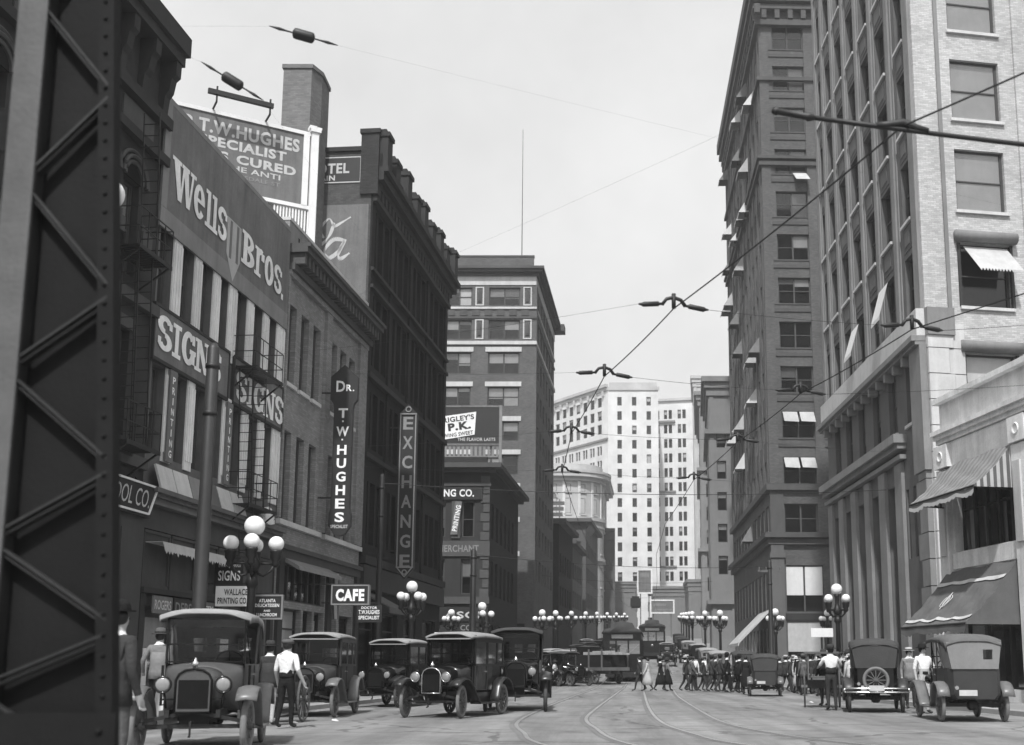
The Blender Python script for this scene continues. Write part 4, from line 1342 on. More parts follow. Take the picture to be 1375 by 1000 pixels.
r = thing('white_tower', 'second white skyscraper with window pairs just right of the brightest tower', 'building', TR(21, 285, gz(285)))
poly = [(14.6, 277), (24.4, 275), (30, 300), (16, 300)]
ops = []
for j in range(15):
    z = 63.0 - j * 3.72
    for x in (.7, 2.7, 3.9, 6.2, 7.4): ops.append((x, x + .85, z, z + 2.3))
fr = building(r, poly, 67.6, [('far_white', ops, .4), 'far_white', 'far_white', 'far_white'], 5, core=.7)
for o in ops: window(r, fr[0][0], *o, 1, .25, 'far', blind=.3)
part(r, fr[0][0], 'cornice', 'far_cream', (-.2, fr[0][1] + .3, -.5, 0, 67.6, 68.2))
part(r, fr[0][0], 'belt_course', 'far_grey', (-.1, 5.6, -.6, 0, 62.0, 62.5), (-.1, 5.6, -.4, 0, 44.2, 44.6), (-.1, 5.6, -.4, 0, 25.4, 25.8))

# ---- right-hand distance
def tower_r(lab, x, y, w, dp, h, m_, pitch, ncol, sp, cap=1.0, z1st=8, head=R(.8), nfr=3, step=None, balc=()):
    """left front corner at (x, y): front faces the camera and runs right, left side faces the street"""
    r = thing('office_tower', lab, 'building', TR(x + w / 2, y, gz(y)))
    d = (math.sin(head), math.cos(head))
    poly = [(x, y), (x + w, y), (x + w + d[0] * dp, y + d[1] * dp), (x + d[0] * dp, y + d[1] * dp)]
    nfl = int((h - gz(y) - z1st - 2) / pitch)
    fo = [(.9 + k * sp, .9 + k * sp + 1.1, gz(y) + z1st + j * pitch, gz(y) + z1st + j * pitch + pitch * .58) for k in range(nfr) for j in range(nfl)]
    so = [(1.0 + k * dp / ncol, 1.0 + k * dp / ncol + 1.2, gz(y) + z1st + j * pitch, gz(y) + z1st + j * pitch + pitch * .58) for k in range(ncol) for j in range(nfl)]
    fr = building(r, poly, h, [(m_, fo, .3), m_, m_, (m_, so, .3)], gz(y) - 1)
    for k in range(nfr + 1): part(r, fr[0][0], 'pilaster', m_, (.15 + k * sp, .6 + k * sp, -.12, 0, gz(y), h - 2.3))
    for o in fo: window(r, fr[0][0], *o, 1, .2, 'far', blind=.5)
    for o in so: window(r, fr[3][0], *o, 1, .2, 'far', blind=.5)
    part(r, fr[0][0], 'cornice', m_, (-cap, w, -cap, 0, h - .6, h), (-cap * .6, w, -cap * .6, 0, h - 1.3, h - .6), (-cap * .3, w, -cap * .3, 0, h - 2.2, h - 1.3))
    part(r, fr[3][0], 'cornice', m_, (0, dp - .002, -cap + .01, 0, h - .59, h - .01), (0, dp - .002, -cap * .6 + .01, 0, h - 1.29, h - .61), (0, dp - .002, -cap * .3 + .01, 0, h - 2.19, h - 1.31))
    for q in balc:
        part(r, fr[0][0], 'belt_course', m_, (-.5, w, -.5, 0, q, q + .5))
        part(r, fr[3][0], 'belt_course', m_, (0, dp, -.49, 0, q + .01, q + .49))
    return r
tower_r('grey stepped office building with bold cornice just left of the tall dark tower', 13.2, 128, 14, 18, 34.8, 'far_grey', 3.7, 6, 2.2, .8, 9, head=R(5), balc=(28.0, 8.2))
tower_r('slender brown office building between the white tower and the stepped building', 16.1, 170, 16, 30, 43.5, 'far_grey', 3.6, 10, 2.2, .8, 8, head=R(5.2), balc=(31.0, 18.5))
tower_r('pale top storeys rising behind the slender brown building', 19.3, 215, 16, 20, 58.0, 'far_cream', 3.6, 5, 2.4, .6, 12, head=R(5.5))
tower_r('low ornate building at the end of the street with pale pilasters', 17.0, 205, 8, 10, 17, 'far_grey', 4.0, 3, 2.4, .4, 7)
tower_r('plain grey low block at street end below the second white tower', 12.4, 240, 9, 10, 18.2, 'far_grey', 3.6, 3, 2.6, .5, 6)
tower_r('low pale storefront building at street end left of the billboards', .5, 232, 8.0, 10, 18.6, 'far_grey', 3.8, 3, 2.4, .5, 6)
tower_r('narrow dark brick building at street end against the white tower', .3, 214, 3.4, 10, 27.5, 'far_dark', 3.8, 3, 1.4, .4, 9, nfr=2)
def far_board(lab, x0, x1, z0, z1, y, m_, lines):
    r = thing('street_billboard', lab, 'billboard', TR((x0 + x1) / 2, y, z0))
    part(r, Matrix(), 'panel', m_, (x0, x1, y, y + .2, z0, z1))
    e = .28
    part(r, Matrix(), 'frame', 'sign_white', (x0 - e, x1 + e, y - .1, y + .2, z1, z1 + e), (x0 - e, x1 + e, y - .1, y + .2, z0 - e, z0), (x0 - e, x0, y - .1, y + .2, z0, z1), (x1, x1 + e, y - .1, y + .2, z0, z1))
    for a, b_, c, d in lines: part(r, Matrix(), 'painted_band', 'sign_mid', (a, b_, y - .03, y, c, d))
    part(r, Matrix(), 'post', 'wood', (x0 + .3, x0 + .5, y + .2, y + .4, gz(y), z1), (x1 - .5, x1 - .3, y + .2, y + .4, gz(y), z1))
far_board('tall dark framed billboard at the far end of the street', 8.6, 11.1, 15.9, 20.3, 225, 'sign_grey', [(8.9, 10.8, 18.9, 19.8)])
far_board('low wide framed billboard below the tall one at the street end', 11.0, 15.3, 11.8, 14.0, 222, 'sign_grey', [(11.4, 13.9, 13.0, 13.5), (11.6, 15.0, 12.1, 12.4)])

# ================================================================ right side
# ---- white brick tower on granite base
AH = R(-1.21)
HD = Vector((math.sin(AH), math.cos(AH)))
hc = Vector((14.0, 47.0)) + HD * -1.05              # near corner
hf = Vector((14.0, 47.0)) + HD * 17.4               # far end
fd = Vector((math.sin(R(80)), math.cos(R(80))))
WH = 16.0
poly = [tuple(hc), tuple(hc + fd * WH), tuple(hf + fd * WH), tuple(hf)]
r = thing('white_brick_tower', 'tall white brick tower on granite base with ribbed street side at right', 'building', TR(18, 55))
LS = (hf - hc).length
FL = [16.5, 20.88, 25.16, 29.4, 33.7, 38.0, 42.3]
HH = 47.0
HF_OPS = [(1.8 + k * 4.3, 4.15 + k * 4.3, z, z + 2.85) for k in range(3) for z in FL] + [(1.8 + k * 4.3, 4.15 + k * 4.3, 11.9, 14.4) for k in range(3)] + [(1.6 + k * 4.3, 4.3 + k * 4.3, 1.2, 8.5) for k in range(3)]
# side frame runs from the far end (x = 0) to the near corner (x = LS)
def su(u): return LS - (u + 1.05)
bays = [(.05, 1.25), (3.0, 4.5), (5.75, 7.2), (8.4, 9.9), (11.0, 12.5), (13.6, 15.0), (15.9, 16.9)]
HS_OPS = []
for i, (a, c) in enumerate(bays):
    for z in FL: HS_OPS.append((su(c), su(a), z, z + 2.75))
for a, c in ((.6, 1.9), (3.4, 4.7), (6.2, 7.5), (9.0, 10.3), (11.7, 13.0), (14.3, 15.5)): HS_OPS.append((su(c), su(a), 11.8, 14.55))
BASE = [(3.85, 5.4), (6.6, 8.2), (9.3, 10.9), (12.05, 13.6), (14.8, 16.2)]
for a, c in BASE: HS_OPS.append((su(c), su(a), 1.1, 9.45))
HS_OPS += [(su(1.55), su(1.15), 5.9, 9.0), (su(2.55), su(2.15), 5.9, 9.0)]
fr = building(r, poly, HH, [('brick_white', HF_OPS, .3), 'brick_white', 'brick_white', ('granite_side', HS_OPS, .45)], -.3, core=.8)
FHF, FHS = fr[0][0], fr[3][0]
for x0, x1, z0, z1 in HF_OPS:
    if z0 > 15:
        bl = 1.0 if z0 > 18 else 0
        window(r, FHF, x0, x1, z0, z1, 1, .16, blind=bl, bm=('blind',), bh=1.0, sill=.12)
    elif z0 > 5: window(r, FHF, x0, x1, z0, z1, 1, .16, blind=1, bm=('linen',), bh=1.0)
    else: window(r, FHF, x0, x1, z0, z1, 2, .2, 'transom', blind=0)
for x0, x1, z0, z1 in HS_OPS:
    if z1 - z0 > 5: window(r, FHS, x0, x1, z0, z1, 1, .3, 'grid', 'paint_dark', blind=0)
    elif z0 < 6: window(r, FHS, x0, x1, z0, z1, 1, .3, 'plain', 'paint_dark', blind=0)
    else: window(r, FHS, x0, x1, z0, z1, 1, .2, blind=.35, bm=('blind_grey',), sill=.12, sill_m='stone_pale')
# thin piers between the bays of the street side, and spandrel panels
edges = [-.15, 2.2, 5.1, 7.8, 10.45, 13.05, 15.45, 17.25]
for e in edges[1:]:
    part(r, FHS, 'pier', 'granite', (su(e) - .22, su(e) + .22, -.12, 0, 16.35, HH - 1))
    for s_ in (-1, 1): part(r, FHS, 'rib', 'granite', (su(e) + s_ * .42 - .09, su(e) + s_ * .42 + .07, -.05, 0, 16.35, HH - 1))
for i, (a, c) in enumerate(bays):
    for z in FL[1:]:
        o = part(r, FHS, 'spandrel', 'stone_brown', (su(c) + .05, su(a) - .05, -.03, 0, z - 1.35, z - .22))
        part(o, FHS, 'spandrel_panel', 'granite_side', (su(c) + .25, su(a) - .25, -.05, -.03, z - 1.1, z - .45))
part(r, FHS, 'corner_pier', 'granite', (su(-.32), LS, -.14, 0, 16.3, HH))
part(r, FHF, 'corner_pier', 'brick_white', (0, 1.0, -.12, 0, 16.3, HH))
part(r, FHF, 'corner_reveal', 'granite', (1.12, 1.3, -.06, 0, 16.3, HH))
for k in range(3):
    x = 4.9 + k * 4.3
    part(r, FHF, 'pier', 'brick_white', (x, x + .55, -.1, 0, 16.3, HH))
# granite attic band and mouldings
part(r, FHS, 'granite_band', 'stone_pale', (0, LS + .02, -.36, 0, 15.1, 16.3))
part(r, FHF, 'granite_band', 'granite', (0.002, 1.25, -.3, 0, 15.1, 16.3))
part(r, FHS, 'moulding', 'granite', (-.1, LS + .06, -.62, 0, 14.86, 15.1), (-.1, LS + .04, -.46, 0, 14.7, 14.86))
part(r, FHS, 'moulding', 'granite', (-.1, LS - 3.2, -.6, 0, 11.1, 11.5), (-.1, LS - 3.3, -.42, 0, 10.85, 11.1), (-.1, LS - 3.35, -.3, 0, 10.4, 10.6))
for k in range(12):
    x = .8 + k * 1.4
    part(r, FHS, 'modillion', 'granite', (x, x + .28, -.42, 0, 14.3, 14.7))
gb = []
for i in range(len(BASE) + 1):
    a = BASE[i - 1][1] if i else 2.65
    c = BASE[i][0] if i < len(BASE) else 17.3
    part(r, FHS, 'granite_pier', 'granite', (su(c) + .06, su(a) - .06, -.16, 0, .9, 10.3))
part(r, FHS, 'corner_pier', 'granite', (su(.35), LS + .1, -.3, 0, 9.3, 14.7))
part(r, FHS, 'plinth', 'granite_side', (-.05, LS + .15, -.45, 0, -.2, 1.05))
# rusticated blocks of the corner
z = 1.1
k = 0
while z < 14.6:
    hgt = 1.12
    for x0, x1 in ((.02, 1.18),):
        part(r, FHF, 'stone_block', 'stone_pale', (x0, x1 - (.22 if k % 2 else 0), -.22, 0, z + .02, z + hgt - .02))
    part(r, FHS, 'stone_block', 'granite', (su(.28) + (.3 if k % 2 else 0), LS - .001, -.24, 0, z + .02, min(z + hgt - .02, 9.28) if z < 9 else z + .3))
    part(r, FHF, 'stone_block', 'stone_pale', (1.22 - (.22 if k % 2 else 0), 1.72, -.16, 0, z + .02, z + hgt - .02))
    z += hgt
    k += 1
for x0, x1, z0, z1 in HF_OPS:
    if z0 in (FL[0], 11.9):
        b = B(); b.smooth = True
        b.tube([(x0 - .25, -.18, z1 + .28), (x1 + .25, -.18, z1 + .28)], .26, 10)
        b.build('awning_roll', 'canvas_grey', r, FHF)
        part(r, FHF, 'window_trim', 'paint_dark', (x0 - .12, x0, -.08, .1, z0, z1), (x1, x1 + .12, -.08, .1, z0, z1))
# open awning flap in the first big front window
b = B()
n = 14
for k in range(n):
    xa, xb = 1.95 + 2.05 * k / n, 1.95 + 2.05 * (k + 1) / n
    b.quad((xa, -.06, 19.2), (xb, -.06, 19.2), (xb + .25, -.9, 17.95), (xa + .25, -.9, 17.95))
    b.tri((xa + .25, -.9, 17.95), ((xa + xb) / 2 + .25, -.92, 17.82), (xb + .25, -.9, 17.95))
o = b.build('window_awning', 'canvas_pale', None, FHF)
tag(o, 'pale fringed canvas flap hanging out of the white tower front window', 'awning')
# two awnings in the street side
for a, c, z, ln, lab in ((3.0, 4.5, 18.9, 1.6, 'pale narrow awning on the white tower side, nearest of two'), (8.4, 9.9, 18.6, 1.5, 'pale narrow awning on the white tower side, farthest of two')):
    b = B()
    b.quad((su(c), -.3, z), (su(a), -.3, z), (su(a), -.75, z - ln), (su(c), -.75, z - ln))
    b.quad((su(c), -.75, z - ln), (su(a), -.75, z - ln), (su(a), -.76, z - ln - .2), (su(c), -.76, z - ln - .2))
    o = b.build('window_awning', 'linen', None, FHS)
    tag(o, lab, 'awning')

# ---- tall dark tower with cornice (scaled about the camera axis from its sight lines)
r = thing('dark_brick_tower', 'tall dark brick tower with window pairs and many small awnings right of the street', 'building', TR(17, 95))
XG, YG = 13.6, 86.0
Q = 1.147
def gq(z): return (z - 1.18) * Q + 1.18
dp = 29.5
hd = R(1.3)
ft = (math.sin(R(88)), math.cos(R(88)))
WG = 15.0
poly = [(XG, YG), (XG + ft[0] * WG, YG + ft[1] * WG), (XG + ft[0] * WG + math.sin(hd) * dp, YG + ft[1] * WG + math.cos(hd) * dp), (XG + math.sin(hd) * dp, YG + math.cos(hd) * dp)]
GFL = [gq(13.45 + 3.2 * k) for k in range(11)]
GF_OPS = []
for k in range(4):
    x = 1.05 + k * 3.7
    for z in GFL: GF_OPS.append((x, x + 2.65, z, z + 2.15))
    GF_OPS.append((x, x + 2.65, gq(10.1), gq(12.1)))
    GF_OPS.append((x, x + 2.9, 5.3, 8.9))
    GF_OPS.append((x, x + 2.9, .6, 4.6))
NC = 11
GS_OPS = []
for k in range(NC):
    x = 1.1 + k * (dp - 1.5) / NC
    for z in GFL: GS_OPS.append((x, x + 1.6, z, z + 2.15))
    GS_OPS.append((x, x + 1.6, gq(10.1), gq(12.1)))
    GS_OPS.append((x, x + 1.7, 5.6, 8.6))
    GS_OPS.append((x, x + 2.0, .8, 4.2))
GH = gq(50.6)
fr = building(r, poly, GH, [('brick_brown', GF_OPS, .35), 'brick_brown', 'brick_brown', ('brick_brown', GS_OPS, .35)], -.3, core=.75)
FGF, FGS = fr[0][0], fr[3][0]
AWN = []
for i, (x0, x1, z0, z1) in enumerate(GF_OPS):
    low = z0 < 9
    window(r, FGF, x0, x1, z0, z1, 2, .2, 'transom' if low else 'sash', 'window_paint' if x0 > 5 else 'stone_brown', blind=.0 if low else .55, bm=('blind_grey', 'blind_grey', 'blind'))
    if low and z0 > 3: part(r, FGF, 'shop_blind', 'linen', (x0 + .05, x0 + 1.35, .1, .13, z0 + 1.3, z1 - .1), (x0 + 1.5, x1 - .05, .1, .13, z0 + 1.3, z1 - .1))
    if low and z0 < 3: part(r, FGF, 'shop_blind', 'canvas_pale', (x0 + .05, x1 - .05, .1, .13, 2.3, z1 - .05))
for i, (x0, x1, z0, z1) in enumerate(GS_OPS): window(r, FGS, x0, x1, z0, z1, 1 if z0 < 9 else 2, .14, 'sash', 'window_pale', blind=.4, bm=('blind_grey', 'blind'))
# piers, belts, cornice
for k in range(5):
    x = -.05 + k * 3.7
    part(r, FGF, 'pier', 'brick_brown', (x, x + .75, -.12, 0, gq(13.1), gq(46.6)))
for k in range(NC + 1):
    x = .2 + k * (dp - 1.5) / NC
    part(r, FGS, 'pier', 'brick_brown', (x - .18, x + .62, -.07, 0, gq(13.1), gq(46.6)))
for z in GFL:
    part(r, FGF, 'spandrel', 'stone_brown', (.72, WG, -.08, 0, z - .72, z - .45), (.72, WG, -.05, 0, z - .12, z - .01))
for zc, hh, out, m_ in ((13.0, .5, .35, 'stone_brown'), (9.3, .45, .3, 'stone_brown'), (9.75, .4, .6, 'stone_brown'), (36.4, .35, .3, 'stone_brown'), (36.85, .25, .45, 'stone_brown'), (42.9, .3, .3, 'stone_brown'), (47.2, .5, .35, 'stone_brown'), (48.4, .4, .5, 'stone_brown'), (48.9, .5, .75, 'stone_brown'), (49.6, 1.1, .95, 'stone_brown')):
    z = gq(zc)
    part(r, FGF, 'belt_course', m_, (-out + .002, WG, -out, 0, z, z + hh))
    part(r, FGS, 'belt_course', m_, (.0, dp + (out if zc > 45 else 0), -out + .003, 0, z + .002, z + hh - .002))
for k in range(12): part(r, FGF, 'cornice_bracket', 'stone_brown', (.2 + k * 1.1, .6 + k * 1.1, -.45, 0, gq(47.7), gq(48.4)))
for k in range(26): part(r, FGS, 'cornice_bracket', 'stone_brown', (.3 + k * 1.2, .7 + k * 1.2, -.45, 0, gq(47.7), gq(48.4)))
part(r, FGF, 'pale_storey', 'stone_brown', (-.05, 1.0, -.12, 0, gq(9.95), gq(12.95)))
part(r, FGF, 'shop_pier', 'granite_side', (-.1, .9, -.25, 0, .1, gq(9.25)), (-.2, 1.0, -.35, 0, gq(8.4), gq(8.75)))
part(r, FGF, 'spandrel_band', 'stone_dark', (.95, WG, -.06, 0, 4.7, 5.2))
# window awnings on the dark tower's street side and front
gi = 0
rg = random.Random(5)
for (x0, x1, z0, z1) in GS_OPS:
    if z0 > 9 and rg.random() < .16:
        b = B()
        ln = rg.uniform(.9, 1.3)
        b.quad((x0, -.02, z1 - .05), (x1, -.02, z1 - .05), (x1, -1.0, z1 - ln - .4), (x0, -1.0, z1 - ln - .4))
        b.quad((x0, -1.0, z1 - ln - .4), (x1, -1.0, z1 - ln - .4), (x1, -1.0, z1 - ln - .62), (x0, -1.0, z1 - ln - .62))
        b.tri((x0, -.02, z1 - .05), (x0, -1.0, z1 - ln - .4), (x0, -.02, z1 - ln - .4))
        b.tri((x1, -.02, z1 - .05), (x1, -1.0, z1 - ln - .4), (x1, -.02, z1 - ln - .4))
        b.build('window_awning', ('canvas_pale', 'canvas_grey', 'linen')[gi % 3], r, FGS)
        gi += 1
for z in GFL[0:2]:
    for x in (1.12, 2.45):
        b = B()
        b.quad((x, -.03, z + 2.1), (x + 1.15, -.03, z + 2.1), (x + 1.2, -.5, z + 1.2), (x + .05, -.5, z + 1.25))
        b.build('window_curtain', 'canvas_pale', r, FGF)
b = B(); b.quad((2.5, -.03, GFL[8] - 3.6), (3.6, -.03, GFL[8] - 3.6), (3.75, -.9, GFL[8] - 4.5), (2.6, -.9, GFL[8] - 4.5))
b.build('window_curtain', 'canvas_pale', r, FGF)
# big shop awning at its corner
b = B()
for k in range(8):
    pass
b.prism([(0, 5.6), (-2.6, 3.0), (-2.62, 2.75), (-2.56, 2.75), (-2.5, 2.98), (0, 5.5)], dp - 9, dp - 1.2, 'x')
o = b.build('shop_awning', 'canvas_pale', None, FGS)
tag(o, 'large pale slanting awning at street corner of the dark tower', 'awning')

# ---- terracotta shop building with the big awnings
def iq(z): return (z - 1.18) * 1.2 + 1.18
AI = R(-10.0)
ID = Vector((math.sin(AI), math.cos(AI)))
ifar = Vector((11.4, 39.6)) + ID * -2.2
inear = ifar - ID * 19
poly = [tuple(inear + Vector((16, 2))), tuple(ifar + Vector((16, 2))), tuple(ifar), tuple(inear)]
r = thing('terracotta_shop', 'white terracotta shop building with moulded parapet at right edge', 'building', TR(ifar.x + 3, ifar.y - 5))
I_OPS = [(.66, 4.55, 4.9, 7.7), (5.7, 10.8, 4.9, 7.7), (.66, 4.55, .5, 4.25), (5.7, 10.8, .5, 4.25)]
fr = building(r, poly, iq(8.55), ['terracotta', 'terracotta', ('terracotta', I_OPS, .5), 'terracotta'], -.3, core=1.2)
FI = fr[2][0]
for i, (x0, x1, z0, z1) in enumerate(I_OPS): window(r, FI, x0, x1, z0, z1, 5 if i < 2 else 3, .3, 'sash' if i < 2 else 'transom', 'paint_dark', blind=.0)
for x0, x1, z0, z1 in I_OPS[:2]:
    for k in range(4):
        part(r, FI, 'curtain', 'blind', (x0 + .2 + k * .95, x0 + .55 + k * .95, .46, .49, z0 + .1, z0 + 1.5))
part(r, FI, 'parapet_coping', 'terracotta', (-.1, 19, -.22, .3, iq(8.55), iq(8.7)))
part(r, FI, 'cornice', 'terracotta', (-.06, 19, -.36, 0, iq(7.62), iq(7.74)), (-.05, 19, -.26, 0, iq(7.5), iq(7.62)), (-.04, 19, -.16, 0, iq(7.38), iq(7.5)))
part(r, FI, 'frieze', 'terracotta', (-.02, 19, -.08, 0, iq(6.62), iq(7.36)))
for x in (-.03, 4.68, 11.0):
    part(r, FI, 'pilaster', 'terracotta', (x, x + (.62 if x < 0 else .9), -.2, 0, .14, iq(6.62)))
    part(r, FI, 'pilaster_panel', 'stone_pale', (x + .12, x + .5, -.25, -.2, iq(4.2), iq(6.2)))
    o = part(r, FI, 'corner_block', 'terracotta', (x, x + .9, -.28, 0, iq(6.66), iq(7.3)))
    b = B(); b.torus((x + .45, -.28, iq(6.98)), .15, .035, 'y', 14, 5)
    b.build('rosette', 'terracotta', o, FI)
part(r, FI, 'spandrel', 'terracotta', (.62, 4.66, -.1, 0, 4.34, 4.86), (5.6, 10.95, -.1, 0, 4.34, 4.86))

M['awning_faint'] = stripe_mat('awning_faint', .15, .21, .3, 0)
def big_awning(lab, x0, x1, zt, zb, out, mat, vmat, side_m, stripes=False):
    r = thing('big_awning', lab, 'awning', FI @ Matrix.Translation(((x0 + x1) / 2, -out / 2, zb)))
    b = B()
    nx, ny = 16, 7
    def P(i, j):
        x = x0 + (x1 - x0) * i / nx
        t = j / ny
        sag = -.12 * math.sin(PI * t) - .045 * (.3 + t) * abs(math.sin(PI * i / 4.0)) + .025 * math.sin(i * 5.3 + j * 2.7)
        return (x, -.12 - out * t, zt + (zb - zt) * t + sag)
    for i in range(nx):
        for j in range(ny): b.quad(P(i, j), P(i + 1, j), P(i + 1, j + 1), P(i, j + 1))
    b.smooth = True
    b.build('canvas', mat, r, FI)
    b = B()
    for i in range(nx):
        a, c = P(i, ny), P(i + 1, ny)
        b.quad(a, c, (c[0], c[1] - .02, c[2] - .22), (a[0], a[1] - .02, a[2] - .22))
        b.tri((a[0], a[1] - .02, a[2] - .22), (c[0], c[1] - .02, c[2] - .22), ((a[0] + c[0]) / 2, a[1] - .02, a[2] - .26))
    b.build('valance', vmat, r, FI)
    for i, x in ((0, x0), (nx, x1)):
        b = B()
        for j in range(ny):
            p, q = P(i, j), P(i, j + 1)
            b.quad(p, q, (q[0], q[1], zb - .05), (p[0], p[1], zb - .05))
        b.build('side_curtain', side_m, r, FI)
    b = B()
    b.tube([(x0, -.12 - out, zb - .02), (x1, -.12 - out, zb - .02)], .03, 6)
    b.tube([(x0 + .1, -.05, zb - .1), (x0 + .1, -out, zb - .05)], .025, 6)
    b.tube([(x1 - .1, -.05, zb - .1), (x1 - .1, -out, zb - .05)], .025, 6)
    b.build('awning_frame', 'iron', r, FI)
    return r, P
a1, P1 = big_awning('upper grey awning with striped side on the terracotta shop', .35, 4.62, 7.8, 6.5, 1.3, M['awning_faint'], M['awning_stripe'], M['awning_stripe'])
a2, P2 = big_awning('lower dark awning with pale stripes and monogram over the shop door', .3, 4.55, 4.3, 2.45, 1.75, 'canvas_dark', 'canvas_dark', 'canvas_dark')
def on_awning(P, i, t, lift=.03): 
    j = t * 7
    j0 = min(int(j), 6)
    a, c = Vector(P(i, j0)), Vector(P(i, j0 + 1))
    return a.lerp(c, j - j0) + Vector((0, -lift * .6, lift))
for t in (.2, .86):
    b = B()
    for i in range(16): b.quad(*[tuple(on_awning(P2, *q)) for q in ((i, t), (i + 1, t), (i + 1, t + .05), (i, t + .05))])
    b.build('stripe', 'letter_grey', a2, FI)
b = B()
for cxm in (5.6, 6.1):
    b.tube([tuple(on_awning(P2, cxm + .6 * math.cos(k * PI / 9), .52 + .10 * math.sin(k * PI / 9))) for k in range(19)], .013, 4)
b.tube([tuple(on_awning(P2, 5.85, .38)), tuple(on_awning(P2, 5.85, .66))], .013, 4)
b.build('monogram', 'letter_grey', a2, FI)

# ================================================================ foreground steel column
r = thing('steel_column', 'dark riveted lattice steel column filling the left edge, out of focus', 'column', TR(-2.45, 5.2))
TOP = 9.0
def cx1(z): return -2.06 - .066 * z           # outer edge of the right-hand leg: the column tapers upwards
def bevel_leg(xa, xb, y0, y1, mat):
    b = B()
    b.loft([[(xa(z), y0, z), (xb(z), y0, z), (xb(z), y1, z), (xa(z), y1, z)] for z in (-.02, TOP)])
    return b.build('leg', mat, r)
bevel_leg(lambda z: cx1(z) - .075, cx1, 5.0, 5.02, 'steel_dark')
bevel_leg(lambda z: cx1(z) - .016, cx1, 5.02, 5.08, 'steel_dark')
bevel_leg(lambda z: -2.80, lambda z: -2.66, 4.98, 5.0, 'steel_sunlit')  # left leg paler than the right: light on it is in the colour
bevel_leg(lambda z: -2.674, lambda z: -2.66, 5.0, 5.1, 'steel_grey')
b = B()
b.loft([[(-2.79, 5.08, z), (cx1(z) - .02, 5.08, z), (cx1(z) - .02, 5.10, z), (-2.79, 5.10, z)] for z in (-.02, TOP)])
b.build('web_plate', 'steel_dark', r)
# lacing: zig-zag of small angles between the two legs
jr = [-.05, .65, 1.33, 2.06, 2.89, 3.89, 4.9, 5.9, 6.9]
jl = [.36, 1.03, 1.70, 2.49, 3.41, 4.35, 5.4, 6.4, 7.4]
def lac(zl, zr):
    b = B()
    p, q = Vector((-2.70, 5.03, zl)), Vector((cx1(zr) - .03, 5.04, zr))
    b.bar(p, q, .012, .05, (0, 1, 0))
    d = Vector((0, .03, .028))
    b.bar(p + Vector((0, -.02, .025)), q + Vector((0, -.02, .025)), .04, .010, (0, 0, 1))
    b.build('lacing_bar', 'steel_grey', r)
for i in range(len(jl)):
    lac(jl[i], jr[i] + .03)
    if i + 1 < len(jr): lac(jl[i] + .05, jr[i + 1] - .03)
part(r, Matrix(), 'gusset_plate', 'steel_dark', (-2.8, -2.10, 4.985, 5.0, -.02, .98))
b = B(); b.smooth = True
for k in range(9):
    for x in (-2.17, -2.72): b.sphere((x, 4.985, .1 + k * .1), .016, 8, 5)
for k in range(48):
    z = 1.05 + k * .09
    b.sphere((cx1(z) - .04, 4.999, z), .011, 7, 4)

b.build('rivets', 'steel_dark', r)['kind'] = 'stuff'
# the side face beyond the left edge of the picture
for z in (.4, 1.2, 2.0, 2.8, 3.6, 4.4): part(r, Matrix(), 'batten_plate', 'steel_dark', (-3.3, -2.8, 4.99, 5.0, z, z + .22))
bevel_leg(lambda z: -3.45, lambda z: -3.3, 4.98, 5.0, 'steel_sunlit')

# ================================================================ street lamps
def make_lamp(x, y, rz, lab, grp='five-globe lamps along the kerbs', s=1.0):
    T = TR(x, y, gz(y) + .14, rz) @ Matrix.Scale(s, 4)
    r = thing('street_lamp', lab, 'street lamp', T, grp)
    b = B(); b.smooth = True
    b.lathe([(.34, 0), (.34, .12), (.28, .16), (.27, .5), (.2, .62), (.22, .7), (.15, .8)], 12)
    b.build('base', 'lamp_iron', r, T)
    b = B(); b.smooth = True
    b.lathe([(.115, .8), (.095, 2.85), (.11, 2.91), (.16, 2.97), (.11, 3.30), (.09, 3.15), (.17, 3.35), (.2, 3.45), (.12, 3.59), (.085, 3.75), (.1, 4.0), (.13, 4.06), (.13, 4.15)], 12)
    b.build('post', 'lamp_iron', r, T)
    for k in range(4):
        b = B(); b.smooth = True
        t = k * PI / 2
        c, s_ = math.cos(t), math.sin(t)
        b.tube([(.08 * c, .08 * s_, 3.25), (.25 * c, .25 * s_, 3.17), (.42 * c, .42 * s_, 3.30), (.5 * c, .5 * s_, 3.45)], [.05, .035, .035, .05], 6)
        b.tube([(.06 * c, .06 * s_, 3.47), (.5 * c, .5 * s_, 3.47)], .032, 6)
        b.lathe([(.05, 3.38), (.1, 3.45), (.08, 3.53), (.13, 3.60), (.13, 3.71), (.15, 3.75), (.15, 3.79)], 10, (.52 * c, .52 * s_))
        a = b.build('arm', 'lamp_iron', r, T)
    for k in range(4):
        t = k * PI / 2
        b = B(); b.smooth = True
        b.sphere((.52 * math.cos(t), .52 * math.sin(t), 3.95), .185, 14, 10)
        b.build('globe', 'globe', r, T)
    b = B(); b.smooth = True
    b.sphere((0, 0, 4.37), .245, 16, 10)
    b.build('globe', 'globe', r, T)
    return r
lamp0 = make_lamp(-8.18, 26.6, R(12), 'five-globe iron street lamp in front of the pale building, nearest on left')
def lamp_copy(x, y, rz, lab, z=None): 
    c = copy_tree(lamp0, TR(x, y, (gz(y) + .14) if z is None else z, rz))
    c['label'] = lab
    return c
lamp_copy(-7.75, 47.2, R(40), 'five-globe street lamp below the EXCHANGE sign')
lamp_copy(-6.4, 63.2, R(10), 'five-globe street lamp beside the dark pole before the small corner building')
lamp_copy(-10.1, 78.6, R(30), 'five-globe street lamp at the foot of the small corner building front')
lamp_copy(10.5, 48.8, R(35), 'five-globe street lamp before the granite base, largest on the right')
lamp_copy(11.9, 74.5, R(20), 'five-globe street lamp before the dark tower corner, beside the crossarm pole')
